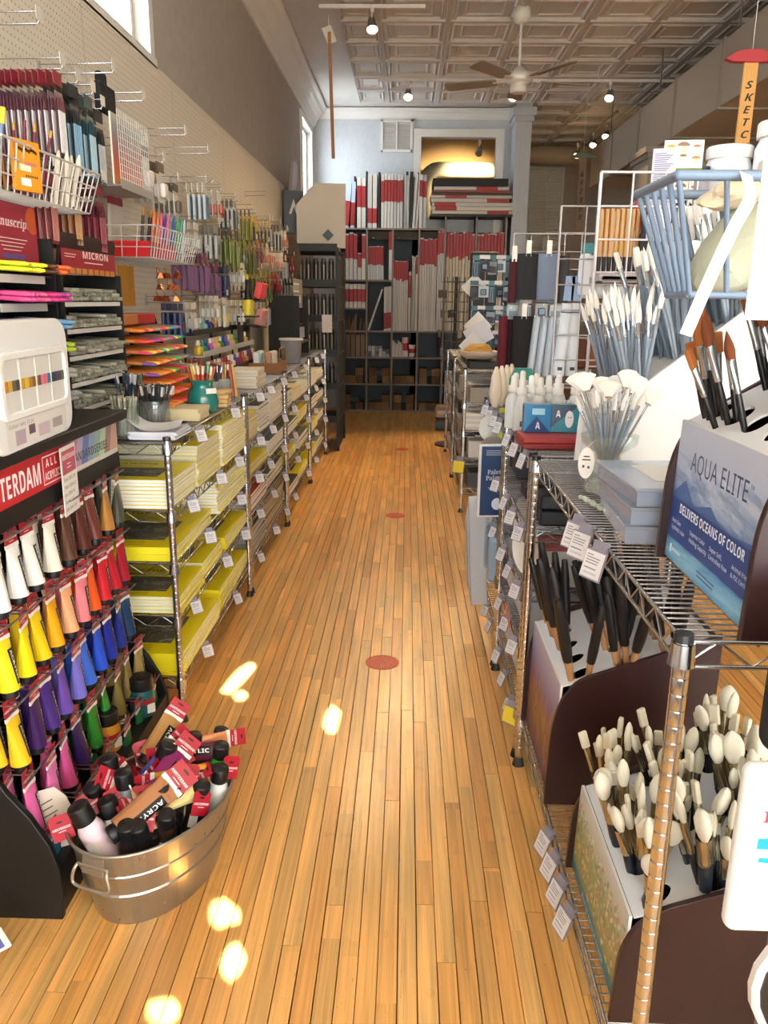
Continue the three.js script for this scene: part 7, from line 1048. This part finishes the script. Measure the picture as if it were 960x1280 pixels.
// ---------- nearest things on the right ----------
{
  const o = thing('coated_basket', 'pale blue coated wire basket holding stuffed cloth shapes', 'basket', [0.53, 1.512, -1.085]), m = mat('#7389a6', 0.4), W = 0.44, Dd = 0.17, H = 0.132, f = 0.04;
  const top = [[-W / 2, H, Dd / 2], [W / 2, H, Dd / 2], [W / 2, H, -Dd / 2], [-W / 2, H, -Dd / 2]], bot = [[-W / 2 + f, 0, Dd / 2 - f], [W / 2 - f, 0, Dd / 2 - f], [W / 2 - f, 0, -Dd / 2 + f], [-W / 2 + f, 0, -Dd / 2 + f]];
  mesh('rim', [...top.map((p, i) => rod(p, top[(i + 1) % 4], 0.0062, 8)), ...top.map((p) => sp(0.0062, ...p, 8))], m, o);
  const lp = (p, q, t) => p.map((v, i) => v + (q[i] - v) * t), g = [...bot.map((p, i) => rod(p, bot[(i + 1) % 4], 0.0045, 7))];
  for (let k = 0; k < 4; k++) { const n = k % 2 ? 5 : 8; for (let i = 0; i < n; i++) g.push(rod(lp(top[k], top[(k + 1) % 4], i / n), lp(bot[k], bot[(k + 1) % 4], i / n), 0.0036, 6)); }
  for (let i = 1; i < 6; i++) g.push(rod(lp(bot[0], bot[1], i / 6), lp(bot[3], bot[2], i / 6), 0.0034, 5));
  mesh('wires', g, m, o);
  gridPanel('grid panel carrying the blue basket', 0.0, 0.5, 1.0, 1.95, -0.9, gridM, 0.1016, 0.003, Math.PI / 2).position.set(0.745, 1.0, -0.87);
  const blob = (sx, sy, sz, s) => { const q = new THREE.IcosahedronGeometry(1, 4), p = q.attributes.position; for (let i = 0; i < p.count; i++) { const v = new THREE.Vector3().fromBufferAttribute(p, i), n = 1 + (vnoise(v.x * 2 + s, v.y * 2 + v.z * 2, s) - 0.5) * 0.22; p.setXYZ(i, v.x * sx * n, v.y * sy * n, v.z * sz * n); } q.computeVertexNormals(); return plainG(q); };
  const a = thing('stuffed_shape', 'big grey-green stuffed cloth shape in the blue basket', 'cloth', [0.435, 1.575, -1.09], 0.1); a.rotation.z = 0.75; mesh('cloth', blob(0.085, 0.045, 0.05, 3), mat('#b5b9a6', 0.85), a);
  const b = thing('stuffed_shape', 'cream stuffed cloth with red patches on top of the basket', 'cloth', [0.44, 1.642, -1.09], 0.1); b.rotation.z = 0.25; mesh('cloth', blob(0.075, 0.022, 0.04, 8), mat('#dccfb6', 0.85), b); mesh('red_patch', [blob(0.02, 0.0235, 0.041, 8).translate(-0.01, 0, 0.001)], mat('#c22a2e', 0.8), b);
  const c = thing('stuffed_shape', 'white stuffed cloth at the back of the blue basket', 'cloth', [0.55, 1.66, -1.16], 0.2); mesh('cloth', blob(0.1, 0.05, 0.06, 5), mat('#e6e2da', 0.85), c); mesh('red_patch', blob(0.03, 0.045, 0.061, 5).translate(-0.05, -0.02, 0.002), mat('#c02a2c', 0.8), c);
  const d = thing('stuffed_shape', 'brown stuffed cloth at the bottom of the basket', 'cloth', [0.5, 1.545, -1.12], 0.1); mesh('cloth', blob(0.09, 0.025, 0.06, 11), mat('#9a8e78', 0.85), d);
  // portrait tag and ribbon
  const pt = canvasTex(128, 256, (q) => { q.fillStyle = '#f1f1ef'; q.fillRect(0, 0, 128, 256); q.fillStyle = '#9ec2d6'; q.fillRect(20, 60, 78, 82); q.fillStyle = '#2c2430'; q.beginPath(); q.ellipse(64, 96, 30, 28, 0, 0, 7); q.fill(); q.fillStyle = '#c99a84'; q.beginPath(); q.ellipse(66, 112, 24, 28, 0, 0, 7); q.fill(); q.fillStyle = '#2a2a44'; q.fillRect(20, 130, 70, 14); });
  const t = thing('paper_tag', 'white paper tag with a small portrait hung from the basket', 'tag', [0.349, 1.487, -0.75], -0.05); mesh('card', rb(0.09, 0.135, 0.002, 0, 0.0675, 0, 0.001), mat('#f0efec', 0.7), t); mesh('portrait', pl(0.088, 0.133, 0, 0.0675, 0.0014), new THREE.MeshStandardMaterial({ map: pt, roughness: 0.6 }), t); mesh('string', poly([[0, 0.135, 0], [0.02, 0.165, -0.08], [0.06, 0.2, -0.22]], 0.0012), paper, t);
  const ribbon = new THREE.CatmullRomCurve3([[0.385, 1.65, -0.998], [0.376, 1.615, -0.955], [0.363, 1.59, -0.95], [0.352, 1.562, -0.95], [0.337, 1.52, -0.95], [0.32, 1.468, -0.95]].map(V3)), rg = []; const pos = [], N = 24; for (let i = 0; i < N; i++) { const P = ribbon.getPoint(i / N), Q = ribbon.getPoint((i + 1) / N), w = 0.007; const L = [[P.x - w, P.y, P.z], [P.x + w, P.y - 0.004, P.z], [Q.x + w, Q.y - 0.004, Q.z], [Q.x - w, Q.y, Q.z]]; for (const k of [0, 1, 2, 0, 2, 3]) pos.push(...L[k]); }
  const rgeo = new THREE.BufferGeometry(); rgeo.setAttribute('position', new THREE.Float32BufferAttribute(pos, 3)); rgeo.setAttribute('uv', new THREE.Float32BufferAttribute(new Float32Array(pos.length / 3 * 2), 2)); rgeo.computeVertexNormals();
  solo('ribbon', 'white cloth ribbon trailing down from the blue basket', 'ribbon', rgeo, mat('#efeeea', 0.8, 0, { side: THREE.DoubleSide }));
}
{ // packs hanging at the shelf end
  const t = canvasTex(128, 256, (c) => { c.fillStyle = '#eeeff0'; c.fillRect(0, 0, 128, 256); c.fillStyle = '#d0344c'; c.font = 'bold 34px serif'; c.fillText('ng tips', 12, 74, 104); c.fillStyle = '#1d9bb0'; c.beginPath(); c.moveTo(10, 100); c.quadraticCurveTo(60, 96, 128, 130); c.lineTo(128, 150); c.quadraticCurveTo(60, 116, 10, 118); c.fill(); c.beginPath(); c.moveTo(14, 132); c.quadraticCurveTo(60, 130, 128, 172); c.lineTo(128, 184); c.quadraticCurveTo(60, 142, 14, 140); c.fill(); c.fillRect(50, 214, 78, 3); });
  const o = thing('white_pack', 'white soft pack with teal swooshes and red lettering', 'pack', [0.525, 0.685, -0.92], 0); mesh('pack', rb(0.17, 0.25, 0.03, 0, 0.125, 0, 0.014, 0, 0, 0, 3), mat('#eceded', 0.4), o); mesh('print', pl(0.145, 0.23, 0, 0.125, 0.0156), new THREE.MeshStandardMaterial({ map: t, roughness: 0.4 }), o);
  solo('black_cloth', 'black cloth bundle hanging above the white pack', 'cloth', rb(0.2, 0.2, 0.05, 0, 0.1, 0, 0.04, 0, 0, 0, 3), mat('#17181c', 0.9), [0.565, 0.94, -0.94], 0);
  const b = thing('black_pack', 'black pack with white rim below the white pack', 'pack', [0.585, 0.585, -0.93]); mesh('rim', ex(new THREE.Shape().absellipse(0, 0, 0.09, 0.1, 0, 6.28), 0.012, 0.003), whitePlastic, b); mesh('face', ex(new THREE.Shape().absellipse(0, 0, 0.082, 0.092, 0, 6.28), 0.004).translate(0, 0, 0.014), mat('#1a1a1c', 0.4), b);
  solo('green_card', 'mint green card hanging lowest at the shelf end', 'card', rb(0.1, 0.16, 0.004, 0, 0.08, 0, 0.002), mat('#3fae8c', 0.5), [0.575, 0.36, -0.93], 0);
  solo('end_hook_strip', 'narrow metal strip carrying the packs at the shelf end', 'hook strip', [bx(0.02, 0.86, 0.006, 0, 0.62, 0), ...[0.55, 0.68, 0.95, 1.1].map((y) => rod([0, y, 0], [0, y, 0.08], 0.003))], chromeDull, [0.56, 0, -1.0]);
}
{ // white wire stand at the left edge
  const o = thing('white_wire_stand', 'white wire stand foot with blue label at the display corner', 'stand', [-0.93, 0, -1.5]); mesh('frame', [rod([0.02, 0.09, 0], [0, 0.28, 0], 0.006, 8), rod([0.02, 0.09, 0], [-0.12, 0.09, 0], 0.006, 8), rod([0, 0.01, 0], [0.02, 0.09, 0], 0.006, 8), rod([-0.12, 0.0, 0], [-0.12, 0.3, 0], 0.006, 8)], mat('#e4e4e2', 0.4), o); mesh('label_holder', bx(0.06, 0.06, 0.003, 0.012, 0.075, 0.012, 0, 0.5, 0.3), whitePlastic, o); mesh('label', bx(0.04, 0.035, 0.002, 0.012, 0.072, 0.015, 0, 0.5, 0.3), mat('#5860a8', 0.5), o);
}
renderer.render(scene, camera);
